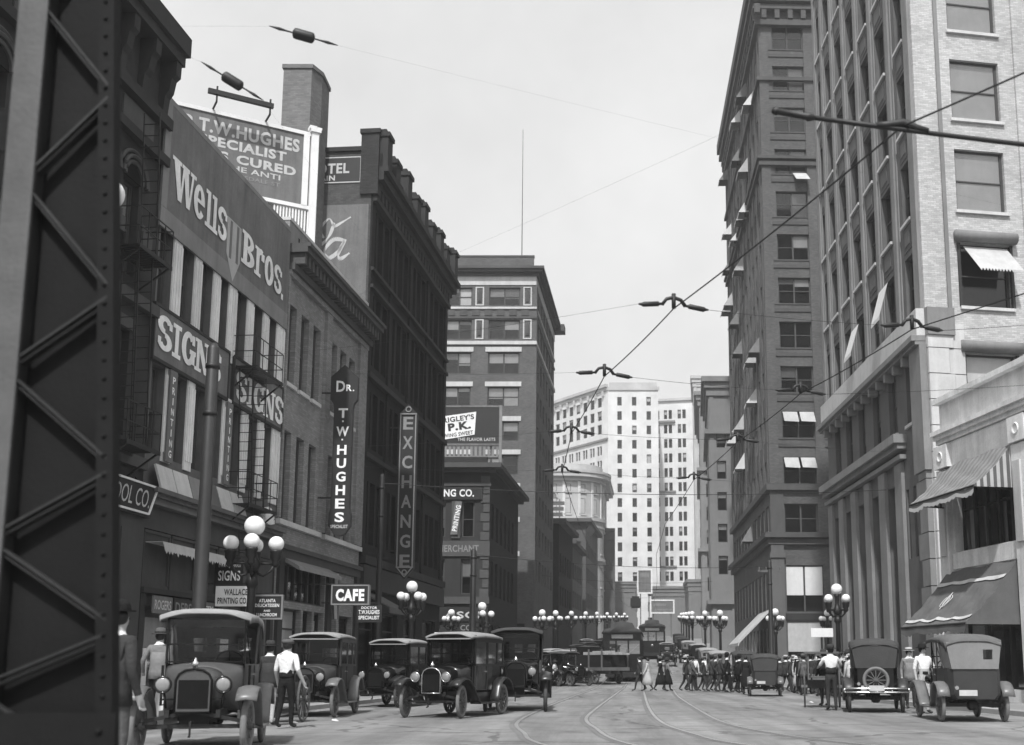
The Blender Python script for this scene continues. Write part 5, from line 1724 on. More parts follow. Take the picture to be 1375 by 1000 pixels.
lamp_copy(16.9, 82, R(20), 'five-globe street lamp in the side street behind the largest right lamp')
names = ['first', 'second', 'third', 'fourth', 'fifth', 'sixth', 'seventh', 'eighth', 'ninth']
for i, y in enumerate((80, 92, 104, 118, 132, 148, 166, 186)):
    lamp_copy(lk(y) - .55 + (-.1 if i else .4), y, R(15 + 20 * i), names[i] + ' five-globe lamp in the far left row past the side street')
for i, y in enumerate((87, 99, 112, 126, 142, 160, 180)):
    lamp_copy(9.62 + max(0, y - 112) * .06, y, R(25 + 30 * i), names[i] + ' five-globe lamp in the far right row past the side street')

# ================================================================ poles
def pole(x, y, h, r0, r1, lab, mat='pole_paint', arm=None):
    T = TR(x, y, gz(y) + .0)
    r = thing('trolley_pole', lab, 'pole', T)
    b = B(); b.smooth = True
    b.lathe([(r0 * 1.5, 0), (r0 * 1.5, .35), (r0, .5), (r0, h * .55), (r1 * 1.12, h * .56), (r1 * 1.1, h * .985), (r1 * .6, h)], 14)
    b.build('shaft', mat, r, T)
    b = B(); b.smooth = True
    for z in (h * .8, h * .93): b.lathe([(r1 * 1.3, z), (r1 * 1.3, z + .1)], 14)
    b.build('collar', 'iron', r, T)
    if arm:
        b = B(); b.box(-arm, arm, -.05, .05, h - .75, h - .62)
        for k in range(4): b.lathe([(.04, h - .62), (.05, h - .5), (.03, h - .42)], 6, (-arm + .1 + k * (2 * arm - .2) / 3, 0))
        b.build('crossarm', 'wood', r, T)
    return r
pole(-8.82, 24.95, 8.55, .155, .125, 'tall round dark steel pole in front of the SIGNS board')
pole(-6.85, 62.5, 7.7, .19, .15, 'short thick dark pole before the small corner building', 'iron')
pole(-9.0, 46.4, 9.2, .13, .1, 'dark steel pole against the dark hotel front', 'iron')
pole(10.75, 69.0, 7.6, .16, .12, 'dark pole with short crossarm before the dark tower corner', 'iron', .75)

# ================================================================ overhead wires
def wire(p, q, sag=.1, rad=.012, n=10):
    p, q = Vector(p), Vector(q)
    return [p.lerp(q, i / n) + Vector((0, 0, -4 * sag * (i / n) * (1 - i / n))) for i in range(n + 1)]
def wire_obj(name, lab, pts, rad, cat='wire', mat='iron'):
    b = B(); b.tube(pts, rad, 5)
    o = b.build(name, mat)
    tag(o, lab, cat)
    return o
W1 = [(6.3, 4.6, 5.9), (2.68, 9.13, 5.84), (1.02, 14.04, 5.8), (.14, 17.49, 5.8), (-.49, 21.98, 5.8), (-.81, 26.51, 5.8), (-.6, 34, 5.75), (-.2, 44, 5.75), (.7, 62, 5.8), (2.1, 90, 6.3), (5.2, 140, 7.9)]
W2 = [(9.5, 7.4, 5.95), (4.39, 14.95, 5.8), (3.51, 18.63, 5.8), (2.95, 22.8, 5.8), (2.46, 27.59, 5.8), (2.25, 36, 5.75), (2.5, 46, 5.75), (3.4, 62, 5.8), (4.7, 90, 6.3), (7.8, 140, 7.9)]
def catenary(pl):
    out = []
    for a, b_ in zip(pl, pl[1:]): out += wire(a, b_, .03)[:-1]
    return out + [Vector(pl[-1])]
wire_obj('trolley_wire', 'left trolley wire curving overhead along four insulated hangers', catenary(W1), .009)
wire_obj('trolley_wire', 'right trolley wire curving overhead along four insulated hangers', catenary(W2), .009)
def hanger(c, ang, lab, half=.42):
    T = TR(c[0], c[1], c[2], ang)
    r = thing('wire_hanger', lab, 'wire hanger', T, 'insulated trolley wire hangers')
    b = B(); b.smooth = True
    b.tube([(-.16, 0, .04), (-.1, 0, .12), (0, 0, .15), (.1, 0, .12), (.16, 0, .04)], .025, 6)
    b.tube([(0, 0, .2), (0, 0, .0)], .028, 6)
    b.build('yoke', 'iron', r, T)
    for s_ in (-1, 1):
        b = B(); b.smooth = True
        b.tube([(s_ * .15, 0, .05), (s_ * .2, 0, .045), (s_ * .21, 0, .045), (s_ * half, 0, .02), (s_ * (half + .02), 0, .02), (s_ * (half + .06), 0, .02)], [.018, .018, .034, .034, .02, .012], 6)
        b.build('insulator', 'iron', r, T)
    return r
ord4 = ['nearest', 'second', 'third', 'farthest']
# span wires run from the hangers to poles, buildings and anchor points off to the sides
spans_l = [(-8.6, 24.95, 8.2), (-8.6, 24.95, 8.0), (-10.6, 42, 9.5), (-10.4, 44, 9.2)]
spans_r = [(12.0, 16.0, 6.9), (12.6, 22.0, 7.2), (13.9, 48.5, 10.6), (13.8, 55, 10.2)]
for i in range(4):
    a, b_ = Vector(W1[2 + i]), Vector(W2[1 + i])
    d = b_ - a
    ang = math.atan2(d.y, d.x)
    hanger(a, ang, ord4[i] + ' hanger on the left trolley wire')
    hanger(b_, ang, ord4[i] + ' hanger on the right trolley wire')
    u = Vector((math.cos(ang), math.sin(ang), 0))
    wire_obj('span_wire', 'thin span wire joining the ' + ord4[i] + ' pair of hangers', wire(a + u * .48 + Vector((0, 0, .02)), b_ - u * .48 + Vector((0, 0, .02)), .02), .0035)
    wire_obj('span_wire', 'thin span wire running left from the ' + ord4[i] + ' left hanger', wire(a - u * .48 + Vector((0, 0, .02)), spans_l[i], .1), .002)
    wire_obj('span_wire', 'thin span wire running right from the ' + ord4[i] + ' right hanger', wire(b_ + u * .48 + Vector((0, 0, .02)), spans_r[i], .1), .004)
# thick pull-off rod over the near track, with its strain insulator
r = thing('pull_off_rod', 'thick dark pull-off rod crossing the upper right before the white tower', 'wire hanger', TR(2.68, 9.13, 5.8))
b = B(); b.smooth = True
b.tube(wire((1.9, 9.13, 5.92), (7.2, 9.13, 5.32), .05), .022, 7)
b.build('rod', 'iron', r)
b = B(); b.smooth = True
b.tube([(1.54, 9.13, 5.985), (1.58, 9.13, 5.98), (1.60, 9.13, 5.975), (1.84, 9.13, 5.93), (1.86, 9.13, 5.925), (1.92, 9.13, 5.915)], [.02, .04, .03, .03, .042, .02], 8)
b.build('insulator', 'iron', r)
b = B(); b.smooth = True
b.tube([(2.45, 9.13, 5.845), (2.55, 9.13, 5.85), (2.68, 9.13, 5.87), (2.8, 9.13, 5.82), (2.9, 9.13, 5.79)], [.03, .035, .04, .035, .03], 8)
b.build('clamp', 'iron', r)
wire_obj('span_wire', 'thin span wire running left across the sky from the pull-off rod', wire((1.54, 9.13, 5.985), (-8.75, 24.9, 8.4), .12, n=16), .0008)

def strain_insulator(c, d, lab, ends):
    c, d = Vector(c), Vector(d).normalized()
    r = thing('strain_insulator', lab, 'insulator', Matrix.Translation(c), 'barrel insulators in the sky')
    b = B(); b.smooth = True
    rr = .062
    b.tube([c - d * .125, c - d * .11, c - d * .09, c + d * .09, c + d * .11, c + d * .125], [rr * .5, rr * .92, rr, rr, rr * .92, rr * .5], 12)
    b.build('barrel', 'sign_black', r, Matrix())
    for s_ in (-1, 1):
        b = B(); b.smooth = True
        b.tube([c + d * s_ * .12, c + d * s_ * .2, c + d * s_ * .28, c + d * s_ * .4], [.008, .01, .018, .004], 6)
        b.build('eye_rod', 'steel_grey', r, Matrix())
    for k, e in enumerate(ends):
        wire_obj('guy_wire', 'hair-thin guy wire ' + ('left' if k == 0 else 'right') + ' of the ' + lab.split(' barrel')[0] + ' insulator', wire(c + d * (.38 if k else -.38), e, .03), .0006, mat='steel_grey')
strain_insulator((-3.40, 12, 8.43), (.5, .1, -.1), 'larger dark barrel insulator hanging in the sky above the roof billboard', [(-13.5, 13.5, 9.6), (6.5, 14.5, 7.2)])
strain_insulator((-4.2, 12, 7.86), (.36, .1, -.2), 'smaller dark barrel insulator hanging in the sky left of the chimney', [(-12.9, 15, 13.2), (-2.5, 16, 6.3)])
# spans farther up the street
for i, (p, q, lab) in enumerate([((-6.85, 62.5, 7.4), (10.75, 69, 7.3), 'span wire stretched between the thick left pole and the crossarm pole'), ((-9.0, 46.4, 8.8), (13.7, 52, 9.4), 'span wire from the hotel pole to the granite tower'),
                                  ((-4.4, 92, 8.6), (10, 96, 8.4), 'first far span wire across the rising street'), ((-2, 120, 9.6), (11, 122, 9.8), 'second far span wire across the rising street'), ((-.8, 150, 10.5), (13, 152, 10.8), 'third far span wire across the rising street')]):
    wire_obj('span_wire', lab, wire(p, q, .35), .014)
# hanging traffic light box far up the street
r = thing('hanging_signal', 'small dark box signal hanging over the far street', 'signal', TR(4.2, 118, 7.6))
b = B(); b.box(-.75, .75, -.5, .5, -.7, .5).box(-.55, .55, -.35, .35, .5, .8).box(-.6, .6, -.4, .4, -.9, -.7)
b.build('housing', 'sign_black', r, TR(4.2, 118, 7.9) @ Matrix.Scale(.72, 4))
b = B(); b.tube([(4.2, 118, 8.4), (4.3, 121, 9.3)], .03, 5)
b.build('hanger', 'iron', r)

# ================================================================ motor cars
def arc_strip(b, prof, y0, y1, t=.02, crown=.03):
    """mudguard: profile (x, z) swept across y0..y1 with a slightly crowned top"""
    ys = [y0 + (y1 - y0) * k / 4 for k in range(5)]
    rings = []
    for i, (x, z) in enumerate(prof):
        a = prof[max(i - 1, 0)]
        c = prof[min(i + 1, len(prof) - 1)]
        d = Vector((c[0] - a[0], c[1] - a[1])).normalized()
        n = Vector((-d.y, d.x))
        if n.y < 0 and abs(n.y) > .2: n = -n
        top = []
        for k, y in enumerate(ys):
            e = crown * (1 - ((k - 2) / 2) ** 2)
            top.append((x + n.x * e, y, z + n.y * e))
        rings.append(top + [(p[0] - n.x * t, p[1], p[2] - n.y * t) for p in top[::-1]])
    b.loft(rings)

def make_wheel(R0=.38, spokes=12, tw=.045):
    b = B()
    b.torus((0, 0, 0), R0 - tw * 1.75, .028, 'y', 28, 6)
    for k in range(spokes):
        t = 2 * PI * k / spokes
        b.bar((.05 * math.cos(t), 0, .05 * math.sin(t)), ((R0 - .075) * math.cos(t), 0, (R0 - .075) * math.sin(t)), .028, .032, (0, 1, 0))
    b.tube([(0, -.07, 0), (0, .07, 0)], .06, 12)
    b.tube([(0, -.1, 0), (0, .1, 0)], .035, 10)
    w = b.mesh('wheel', 'spoke_wood')
    b = B(); b.smooth = True
    b.torus((0, 0, 0), R0 - tw, tw, 'y', 32, 8)
    return w, b
WH_ME, _tb = make_wheel()
TY_LIGHT = _tb.mesh('tyre', 'rubber')
TY_DARK = _tb.mesh('tyre', 'rubber_dark')
def put_wheel(r, T, x, y, z=.38, steer=0, tyre=None, nm='wheel', s=1):
    W4 = T @ Matrix.Translation((x, y, z)) @ Matrix.Rotation(steer, 4, 'Z') @ Matrix.Rotation(rng.uniform(0, 1), 4, 'Y') @ Matrix.Scale(s, 4)
    w = link(nm, WH_ME, r, W4)
    link('tyre', tyre or TY_LIGHT, w, W4)
    return w

def make_car(lab, x, y, heading, kind='touring', paint='car_black', fend='fender_black', top='car_top', tyre='light', steer=0, bright=True, spare=False, bumper=False, group='motor cars standing and driving in the street', sc=1.0, rear='three', wb=2.54):
    """local frame: +x forward; heading = compass angle from +Y towards +X"""
    T = TR(x, y, gz(y), PI / 2 - heading) @ Matrix.Scale(sc, 4)
    r = thing('motor_car', lab, 'car', T, group)
    ty = TY_LIGHT if tyre == 'light' else TY_DARK
    fx, rx = wb / 2, -wb / 2
    k = rx + 1.27                                   # shift of the rear end for long cars
    put_wheel(r, T, fx, .71, .38, steer, ty); put_wheel(r, T, fx, -.71, .38, steer, ty)
    put_wheel(r, T, rx, .71, .38, 0, ty); put_wheel(r, T, rx, -.71, .38, 0, ty)
    # chassis: rails, axles, springs, wishbone
    b = B()
    for s_ in (-1, 1): b.box(rx - .3, fx + .12, s_ * .33 - .03, s_ * .33 + .03, .50, .60)
    b.bar((fx, -.66, .38), (fx, .66, .38), .05).bar((rx, -.66, .38), (rx, .66, .38), .08)
    b.bar((fx + .05, -.62, .45), (fx + .05, 0, .58), .045, .05).bar((fx + .05, .62, .45), (fx + .05, 0, .58), .045, .05)
    b.bar((rx, -.6, .45), (rx, 0, .62), .045, .05).bar((rx, .6, .45), (rx, 0, .62), .045, .05)
    b.bar((fx - .05, -.6, .36), (fx - .05, .6, .36), .025).bar((fx, -.5, .36), (.3, 0, .42), .025).bar((fx, .5, .36), (.3, 0, .42), .025)
    b.sphere((rx, 0, .38), .14, 10, 6)
    b.box(.25, fx - .12, -.2, .2, .34, .55)
    b.box(-.5, .2, -.15, .15, .4, .55)
    b.build('chassis', 'iron', r, T)
    b = B(); b.tube([(fx + .28, 0, .44), (fx + .16, 0, .44)], .02, 6).bar((fx + .28, 0, .44), (fx + .28, .0, .26), .025).bar((fx + .28, 0, .26), (fx + .36, 0, .26), .025)
    b.build('crank', 'iron', r, T)
    # mudguards
    for s_ in (-1, 1):
        ya, yb = (s_ * .58, s_ * .86) if s_ > 0 else (s_ * .86, s_ * .58)
        b = B(); b.smooth = True
        arc_strip(b, [(fx + .47, .73), (fx + .40, .80), (fx + .28, .855), (fx + .12, .895), (fx - .06, .90), (fx - .24, .85), (fx - .42, .72), (fx - .6, .54), (fx - .76, .38), (fx - .86, .33)], ya, yb)
        b.smooth = False
        b.prism([(fx + .3, .82), (fx - .1, .88), (fx - .45, .68), (fx - .75, .36), (fx - .6, .36), (fx - .3, .6), (fx + .1, .72)], s_ * .57, s_ * .585)
        b.build('mudguard', fend, r, T)
        b = B(); b.smooth = True
        arc_strip(b, [(rx + .56, .33), (rx + .48, .46), (rx + .42, .66), (rx + .30, .82), (rx + .12, .895), (rx - .08, .90), (rx - .26, .84), (rx - .40, .72), (rx - .47, .58)], ya, yb)
        b.build('mudguard', fend, r, T)
        b = B()
        b.box(rx + .52, fx - .84, ya, yb, .30, .33)
        b.prism([(rx + .45, .33), (fx - .8, .33), (fx - .75, .56), (rx + .45, .56)], s_ * .50, s_ * .57)
        b.build('running_board', fend, r, T)
    # radiator
    b = B()
    prof = [(-.24, .56), (-.24, 1.0), (-.2, 1.08), (-.12, 1.13), (0, 1.15), (.12, 1.13), (.2, 1.08), (.24, 1.0), (.24, .56)]
    b.prism(prof, fx + .05, fx + .14, 'x')
    shell = b.build('radiator', paint if bright else 'car_black', r, T)
    b = B()
    b.box(fx + .14, fx + .147, -.195, .195, .62, 1.0)
    b.build('radiator_core', 'radiator', shell, T)
    if bright:
        b = B(); b.smooth = True
        b.tube([(fx + .145, p[0] * .97, p[1]) for p in prof], .016, 6)
        b.tube([(fx + .145, -.23, .57), (fx + .145, .23, .57)], .014, 6)
        b.build('radiator_trim', 'nickel' if bright == 2 else 'steel_dark', shell, T)
    b = B(); b.smooth = True
    b.lathe([(.035, 1.14), (.035, 1.19), (.05, 1.2), (.05, 1.23), (.02, 1.26), (.015, 1.3)], 8, (fx + .09, 0))
    b.build('radiator_cap', 'nickel', shell, T)
    # bonnet, widening back to the scuttle
    def hoop(x, w, h, zt, n=11):
        pts = [(x, -w, .56)]
        for i in range(n):
            t = PI * i / (n - 1)
            pts.append((x, -w * math.cos(t) * (1 if abs(math.cos(t)) > .99 else 1), zt - h + h * math.sin(t) ** .8))
        pts.append((x, w, .56))
        return pts
    b = B(); b.smooth = True
    b.loft([hoop(fx + .05, .23, .16, 1.13), hoop(fx - .35, .27, .18, 1.155), hoop(fx - .70, .31, .20, 1.18)])
    b.build('bonnet', paint, r, T)
    b = B(); b.smooth = True
    b.loft([hoop(fx - .70, .315, .21, 1.185), hoop(fx - .80, .40, .22, 1.21), hoop(fx - .92, .52, .16, 1.24), hoop(fx - 1.0, .55, .10, 1.25)])
    b.build('scuttle', paint, r, T)
    # headlamps
    for s_ in (-1, 1):
        b = B(); b.smooth = True
        b.tube([(fx - .02, s_ * .39, .94), (fx + .06, s_ * .39, .94), (fx + .14, s_ * .39, .94), (fx + .19, s_ * .39, .94)], [.05, .09, .115, .118], 16)
        b.tube([(fx + .03, s_ * .36, .62), (fx + .04, s_ * .39, .84)], .018, 6)
        h_ = b.build('headlamp', 'car_black', r, T)
        b = B(); b.smooth = True
        b.tube([(fx + .19, s_ * .39, .94), (fx + .205, s_ * .39, .94), (fx + .215, s_ * .39, .94)], [.10, .08, .03], 16)
        b.build('lens', 'lens_glass', h_, T)
        b = B(); b.smooth = True
        b.torus((fx + .19, s_ * .39, .94), .108, .013, 'x', 18, 6)
        b.build('lamp_rim', 'nickel' if bright == 2 else 'car_black', h_, T)
    b = B(); b.bar((fx + .03, -.42, .74), (fx + .03, .42, .74), .025)
    b.build('lamp_bar', 'iron', r, T)
    ws = fx - .98                                    # windscreen
    be = rx - .42                                    # back of the body
    zt = 1.93 if kind != 'van' else 2.1
    # body tub
    def tub(x, w, z0, z1): return [(x, -w, z1), (x, -w * 1.0, z0 + .1), (x, -w * .85, z0), (x, w * .85, z0), (x, w, z0 + .1), (x, w, z1)]
    zb = 1.22
    b = B()
    stations = [(ws, .55), (ws - .5, .60), (ws - 1.1, .62), (be + .35, .62), (be + .12, .58), (be, .48)]
    b.loft([tub(x_, w, .52, zb if i < 4 else zb) for i, (x_, w) in enumerate(stations)], False, False)
    for i in range(len(stations) - 1):
        pass
    b.prism([(-.48, zb), (-.48, .62), (-.41, .52), (.41, .52), (.48, .62), (.48, zb)], be - .002, be + .002, 'x')
    b.box(be + .1, ws, -.5, .5, .53, .56)
    b.build('body', paint, r, T)
    for s_ in (-1, 1):
        b = B()
        b.box(ws - .78, ws - .77, s_ * .615, s_ * .628, .62, zb - .02).box(ws - .16, ws - .15, s_ * .59, s_ * .628, .62, zb - .02).box(ws - .78, ws - .15, s_ * .60, s_ * .628, .62, .635)
        d_ = b.build('door_edge', 'car_black' if paint != 'car_black' else 'car_dusty', r, T)
        b = B(); b.box(ws - .72, ws - .62, s_ * .60, s_ * .65, 1.05, 1.08)
        b.build('handle', 'nickel', d_, T)
    # seats
    b = B()
    b.box(ws - .95, ws - .5, -.52, .52, .56, .84).box(ws - 1.05, ws - .92, -.52, .52, .8, 1.32)
    b.build('seat', 'leather', r, T)
    b = B()
    b.box(be + .2, be + .7, -.5, .5, .56, .84).box(be + .08, be + .22, -.48, .48, .8, 1.3)
    b.build('seat', 'leather', r, T)
    b = B(); b.smooth = True
    b.M = Matrix.Translation((ws - .38, .3, 1.25)) @ Matrix.Rotation(R(-55), 4, 'Y')
    b.torus((0, 0, 0), .2, .014, 'z', 18, 5)
    b.bar((-.2, 0, 0), (.2, 0, 0), .02).bar((0, -.2, 0), (0, .2, 0), .02).tube([(0, 0, 0), (0, 0, -.5)], .018, 6)
    b.M = None
    b.build('steering_wheel', 'iron', r, T)
    # windscreen
    b = B()
    for s_ in (-1, 1): b.bar((ws, s_ * .54, 1.22), (ws, s_ * .54, zt - .06), .03)
    for z in (1.25, 1.50, zt - .06): b.bar((ws, -.54, z), (ws, .54, z), .024)
    for s_ in (-1, 1): b.bar((ws, s_ * .54, zt - .1), (ws - .55, s_ * .58, 1.22), .014) if kind == 'touring' else None
    sc_ = b.build('windscreen', 'car_black', r, T)
    b = B(); b.quad((ws, -.53, 1.26), (ws, .53, 1.26), (ws, .53, zt - .07), (ws, -.53, zt - .07))
    b.build('glass', 'car_glass', sc_, T)
    # roof
    def roof_ring(x_, w, zc, d, t=.03, n=9):
        up = [(x_, -w + 2 * w * i / (n - 1), zc + .10 * (1 - abs(2 * i / (n - 1) - 1) ** 3.0) - .02) for i in range(n)]
        return [(x_, -w, zc - d)] + up + [(x_, w, zc - d)] + [(p[0], p[1] * .97, p[2] - t) for p in up[::-1]]
    b = B(); b.smooth = True
    if kind == 'touring':
        b.loft([roof_ring(ws + .26, .62, zt - .05, .10), roof_ring(ws + .2, .64, zt, .12), roof_ring(ws - .6, .66, zt + .03, .12), roof_ring(be + .5, .66, zt + .0, .14), roof_ring(be + .1, .65, zt - .05, .2), roof_ring(be - .02, .62, zt - .16, .2)])
        b.build('top', top, r, T)
        b = B(); b.smooth = False
        z1 = zt - .12                                # rear curtain and its window
        pts = [(be + .02, -.64, z1), (be - .02, -.62, z1), (be - .02, .62, z1), (be + .02, .64, z1)]
        wins = {'three': (-.34, 0, .34), 'one': (-.3,), 'none': ()}[rear]
        def cu(v, z): t = (z - (zb - .02)) / (z1 - zb + .02); return (be - .04 + .04 * t, v * (.52 + .10 * t), z)
        ys = sorted([-1, 1] + [(w_ + d_) / .57 for w_ in wins for d_ in (-.1, .1)])
        zr = [zb - .02, zb + .2, zb + .42, z1]
        for i in range(len(ys) - 1):
            for j in range(3):
                if j == 1 and i % 2 == 1 and wins: continue
                b.quad(cu(ys[i], zr[j]), cu(ys[i + 1], zr[j]), cu(ys[i + 1], zr[j + 1]), cu(ys[i], zr[j + 1]))
        b.quad((be + .0, -.62, z1), (be - .04, -.52, zb - .02), (be + .42, -.62, zb - .02), (be + .55, -.65, z1))
        b.quad((be + .0, .62, z1), (be - .04, .52, zb - .02), (be + .42, .62, zb - .02), (be + .55, .65, z1))
        b.build('rear_curtain', 'car_top_dark' if top == 'car_top_dark' else ('canvas_dark' if paint == 'car_black' else 'canvas_grey'), r, T)
        for yy in wins:
            b = B(); b.box(be - .03, be - .02, yy - .1, yy + .1, zb + .2, zb + .42)
            b.build('rear_window', 'car_glass', r, T)
        for s_ in (-1, 1):
            b = B()
            b.bar((ws - .95, s_ * .62, zb), (ws - 1.05, s_ * .64, zt - .05), .03).bar((be + .35, s_ * .62, zb), (be + .65, s_ * .65, zt - .08), .03).bar((be + .35, s_ * .62, zb), (ws - 1.0, s_ * .64, zt - .12), .02)
            b.build('top_bow', 'spoke_wood', r, T)
    else:
        b.loft([roof_ring(ws + .2, .60, zt - .03, .06), roof_ring(ws + .12, .64, zt, .08), roof_ring(ws - .6, .66, zt + .03, .08), roof_ring(be + .5, .66, zt + .02, .08), roof_ring(be + .08, .63, zt - .02, .08), roof_ring(be + .0, .56, zt - .08, .06)])
        b.build('roof', top, r, T)
        # pillars, sills and header of the closed body
        xs_ = [ws, ws - .78, ws - 1.42, be + .16] if kind != 'coupe' else [ws, ws - .85, be + .5, be + .16]
        for s_ in (-1, 1):
            b = B()
            for i, x_ in enumerate(xs_):
                b.box(x_ - .05, x_ + .03, s_ * .60, s_ * .635, zb - .02, zt)
            b.box(be + .1, ws, s_ * .595, s_ * .64, zt - .16, zt - .02).box(be + .1, ws, s_ * .60, s_ * .645, zb - .03, zb + .03)
            b.build('window_frame', paint, r, T)
            b = B()
            for i in range(3): b.quad((xs_[i + 1] + .03, s_ * .618, zb), (xs_[i] - .05, s_ * .618, zb), (xs_[i] - .05, s_ * .618, zt - .15), (xs_[i + 1] + .03, s_ * .618, zt - .15))
            b.build('side_glass', 'car_glass', r, T)
        b = B()
        b.box(be + .02, be + .12, -.58, -.24, zb - .02, zt - .04).box(be + .02, be + .12, .24, .58, zb - .02, zt - .04).box(be + .021, be + .119, -.24, .24, zb - .02, zb + .2).box(be + .021, be + .119, -.24, .24, zt - .28, zt - .04)
        b.build('rear_panel', paint, r, T)
        b = B(); b.quad((be + .06, -.24, zb + .2), (be + .06, .24, zb + .2), (be + .06, .24, zt - .28), (be + .06, -.24, zt - .28))
        b.build('rear_glass', 'car_glass', r, T)
        b = B(); b.box(ws + .02, ws + .2, -.58, .58, zt - .1, zt - .07)
        b.build('sun_visor', top, r, T)
    # plate and tail lamp
    b = B(); b.box(be - .14, be - .13, .0, .4, .60, .73)
    b.build('number_plate', 'plate', r, T)
    b = B(); b.tube([(be - .12, .46, .78), (be - .2, .46, .78)], .045, 8)
    b.build('tail_lamp', 'nickel', r, T)
    b = B(); b.box(fx + .2, fx + .21, -.17, .17, .50, .60)
    if bright == 3: b.build('number_plate', 'plate', r, T)
    if spare:
        W4 = T @ Matrix.Translation((be - .14, 0, .88)) @ Matrix.Rotation(PI / 2, 4, 'Z') @ Matrix.Scale(.95, 4)
        w = link('spare_wheel', WH_ME, r, W4)
        link('tyre', TY_LIGHT, w, W4)
    if bumper:
        b = B(); b.smooth = True
        for z in (.56, .66): b.tube([(be - .32, -.84, z), (be - .36, -.5, z), (be - .38, 0, z), (be - .36, .5, z), (be - .32, .84, z)], .02, 8)
        for s_ in (-1, 1): b.tube([(be - .32, s_ * .83, .56), (be - .32, s_ * .86, .61), (be - .32, s_ * .83, .66)], .03, 8)
        for s_ in (-.4, .4): b.bar((be - .36, s_, .61), (be + .1, s_, .58), .03)
        b.build('bumper', 'nickel', r, T)
        b = B(); b.box(be - .42, be - .40, -.2, .2, .60, .74)
        b.build('number_plate', 'plate', r, T)
    return r

def head(dx, dy): return math.atan2(dx, dy)
make_car('dusty open touring car with pale canvas top driving forward at left front', -5.74, 16.75, head(.52, -2.45), 'touring', 'car_grey', 'fender_dusty', 'car_top', bright=1, steer=R(-4))
make_car('closed dark car parked by the kerb behind the man in the cap', -6.88, 28.0, head(.05, -2.5), 'sedan', 'car_dusty', 'fender_dusty', 'car_top', bright=1, tyre='light')
make_car('dark closed car with pale-edged roof parked behind the shiny black sedan', -6.15, 34.4, head(-.5, -2.4), 'sedan', 'car_black', 'fender_black', 'car_top', tyre='dark', bright=1)
make_car('shiny black sedan in the middle of the left lane, pale tyres', -3.42, 27.7, head(-.72, -2.4), 'sedan', 'car_black', 'fender_black', 'car_top', bright=2, steer=R(8))
make_car('tall black closed car facing us right of the shiny black sedan', -2.2, 31.6, head(.12, -2.5), 'touring', 'car_black', 'fender_black', 'car_top_dark', tyre='dark', bright=1, sc=1.12)
make_car('black touring car seen from behind with spare wheel and nickel bumper', 7.55, 30.9, head(.48, 2.45), 'touring', 'car_black', 'car_dusty', 'car_top_dark', tyre='dark', spare=True, bumper=True, sc=.95, rear='none')
make_car('dusty touring car seen from behind at far right beneath the lower awning', 8.28, 25.9, head(.22, 2.5), 'touring', 'car_dusty', 'fender_dusty', 'canvas_dark', tyre='light', sc=.94, rear='one')
make_car('small touring car seen from behind beside the crossing walkers', 6.95, 46.6, head(.34, 2.5), 'touring', 'car_dusty', 'fender_dusty', 'car_top_dark', tyre='dark', sc=.84, rear='none')
# parked and moving cars farther up the street
def far_car(lab, x, y, hd, **k): return make_car(lab, x, y, hd, **k)
far_car('dark parked car at the near end of the far left row', -2.6, 69, R(150), kind='sedan', tyre='dark', top='car_top')
far_car('dark parked car just behind the near end of the far left row', -1.7, 75, R(140), kind='touring', tyre='dark', top='car_top')
far_car('grey parked car half hidden by the lumber wagon', -2.9, 79, R(150), kind='touring', paint='car_dusty', tyre='dark', top='car_top')
far_car('parked car farthest up the left kerb', -.9, 112, R(175), kind='sedan', tyre='dark')
far_car('car waiting behind the walkers by the right kerb', 7.7, 72, R(-2), kind='touring', tyre='dark', top='car_top')
far_car('second waiting car by the right kerb past the walkers', 7.9, 81, R(-2), kind='touring', tyre='dark', top='car_top', paint='car_dusty')
far_car('third waiting car by the right kerb far up', 8.2, 92, R(0), kind='sedan', tyre='dark', top='car_top')
far_car('fourth waiting car by the right kerb, topmost of the row', 8.5, 104, R(2), kind='touring', tyre='dark', top='car_top')
far_car('lone car coming down the middle of the far street', 6.1, 97, R(183), kind='sedan', tyre='dark', top='car_top', paint='car_dusty')

src_a = make_car('dark touring car parked nose-in beside the tall black car far behind', -3.9, 63.5, R(160), kind='touring', tyre='dark', top='car_top_dark')
src_b = make_car('dark sedan parked in the far left row before the low shops', -1.4, 90, R(170), kind='sedan', tyre='dark', top='car_top_dark')
def car_copy(src, lab, x, y, hd):
    c = copy_tree(src, TR(x, y, gz(y), PI / 2 - hd))
    c['label'] = lab
for i, (x, y, hd, lab) in enumerate([(-3.4, 66.5, 150, 'dark car behind the nose-in touring car on the left'), (-1.75, 67.2, 140, 'dark car parked before the lumber truck'), (-1.2, 79.5, 145, 'dark car between the lumber truck and the far kerb'), (-.4, 86, 150, 'dark car directly behind the near streetcar'),
                                    (-.6, 98, 165, 'first dark car past the near streetcar'), (.2, 106, 170, 'second dark car past the near streetcar'), (1.0, 118, 175, 'third dark car past the near streetcar'), (1.9, 132, 176, 'fourth dark car past the near streetcar'),
                                    (9.0, 116, 4, 'fifth car by the right kerb beyond the waiting row'),
                                    (9.6, 128, 5, 'sixth car by the right kerb beyond the waiting row'), (10.4, 142, 6, 'seventh car by the right kerb beyond the waiting row'), (8.0, 61.5, 3, 'dark car just behind the small touring car')]):
    car_copy(src_a if i % 2 else src_b, lab, x, y, R(hd))

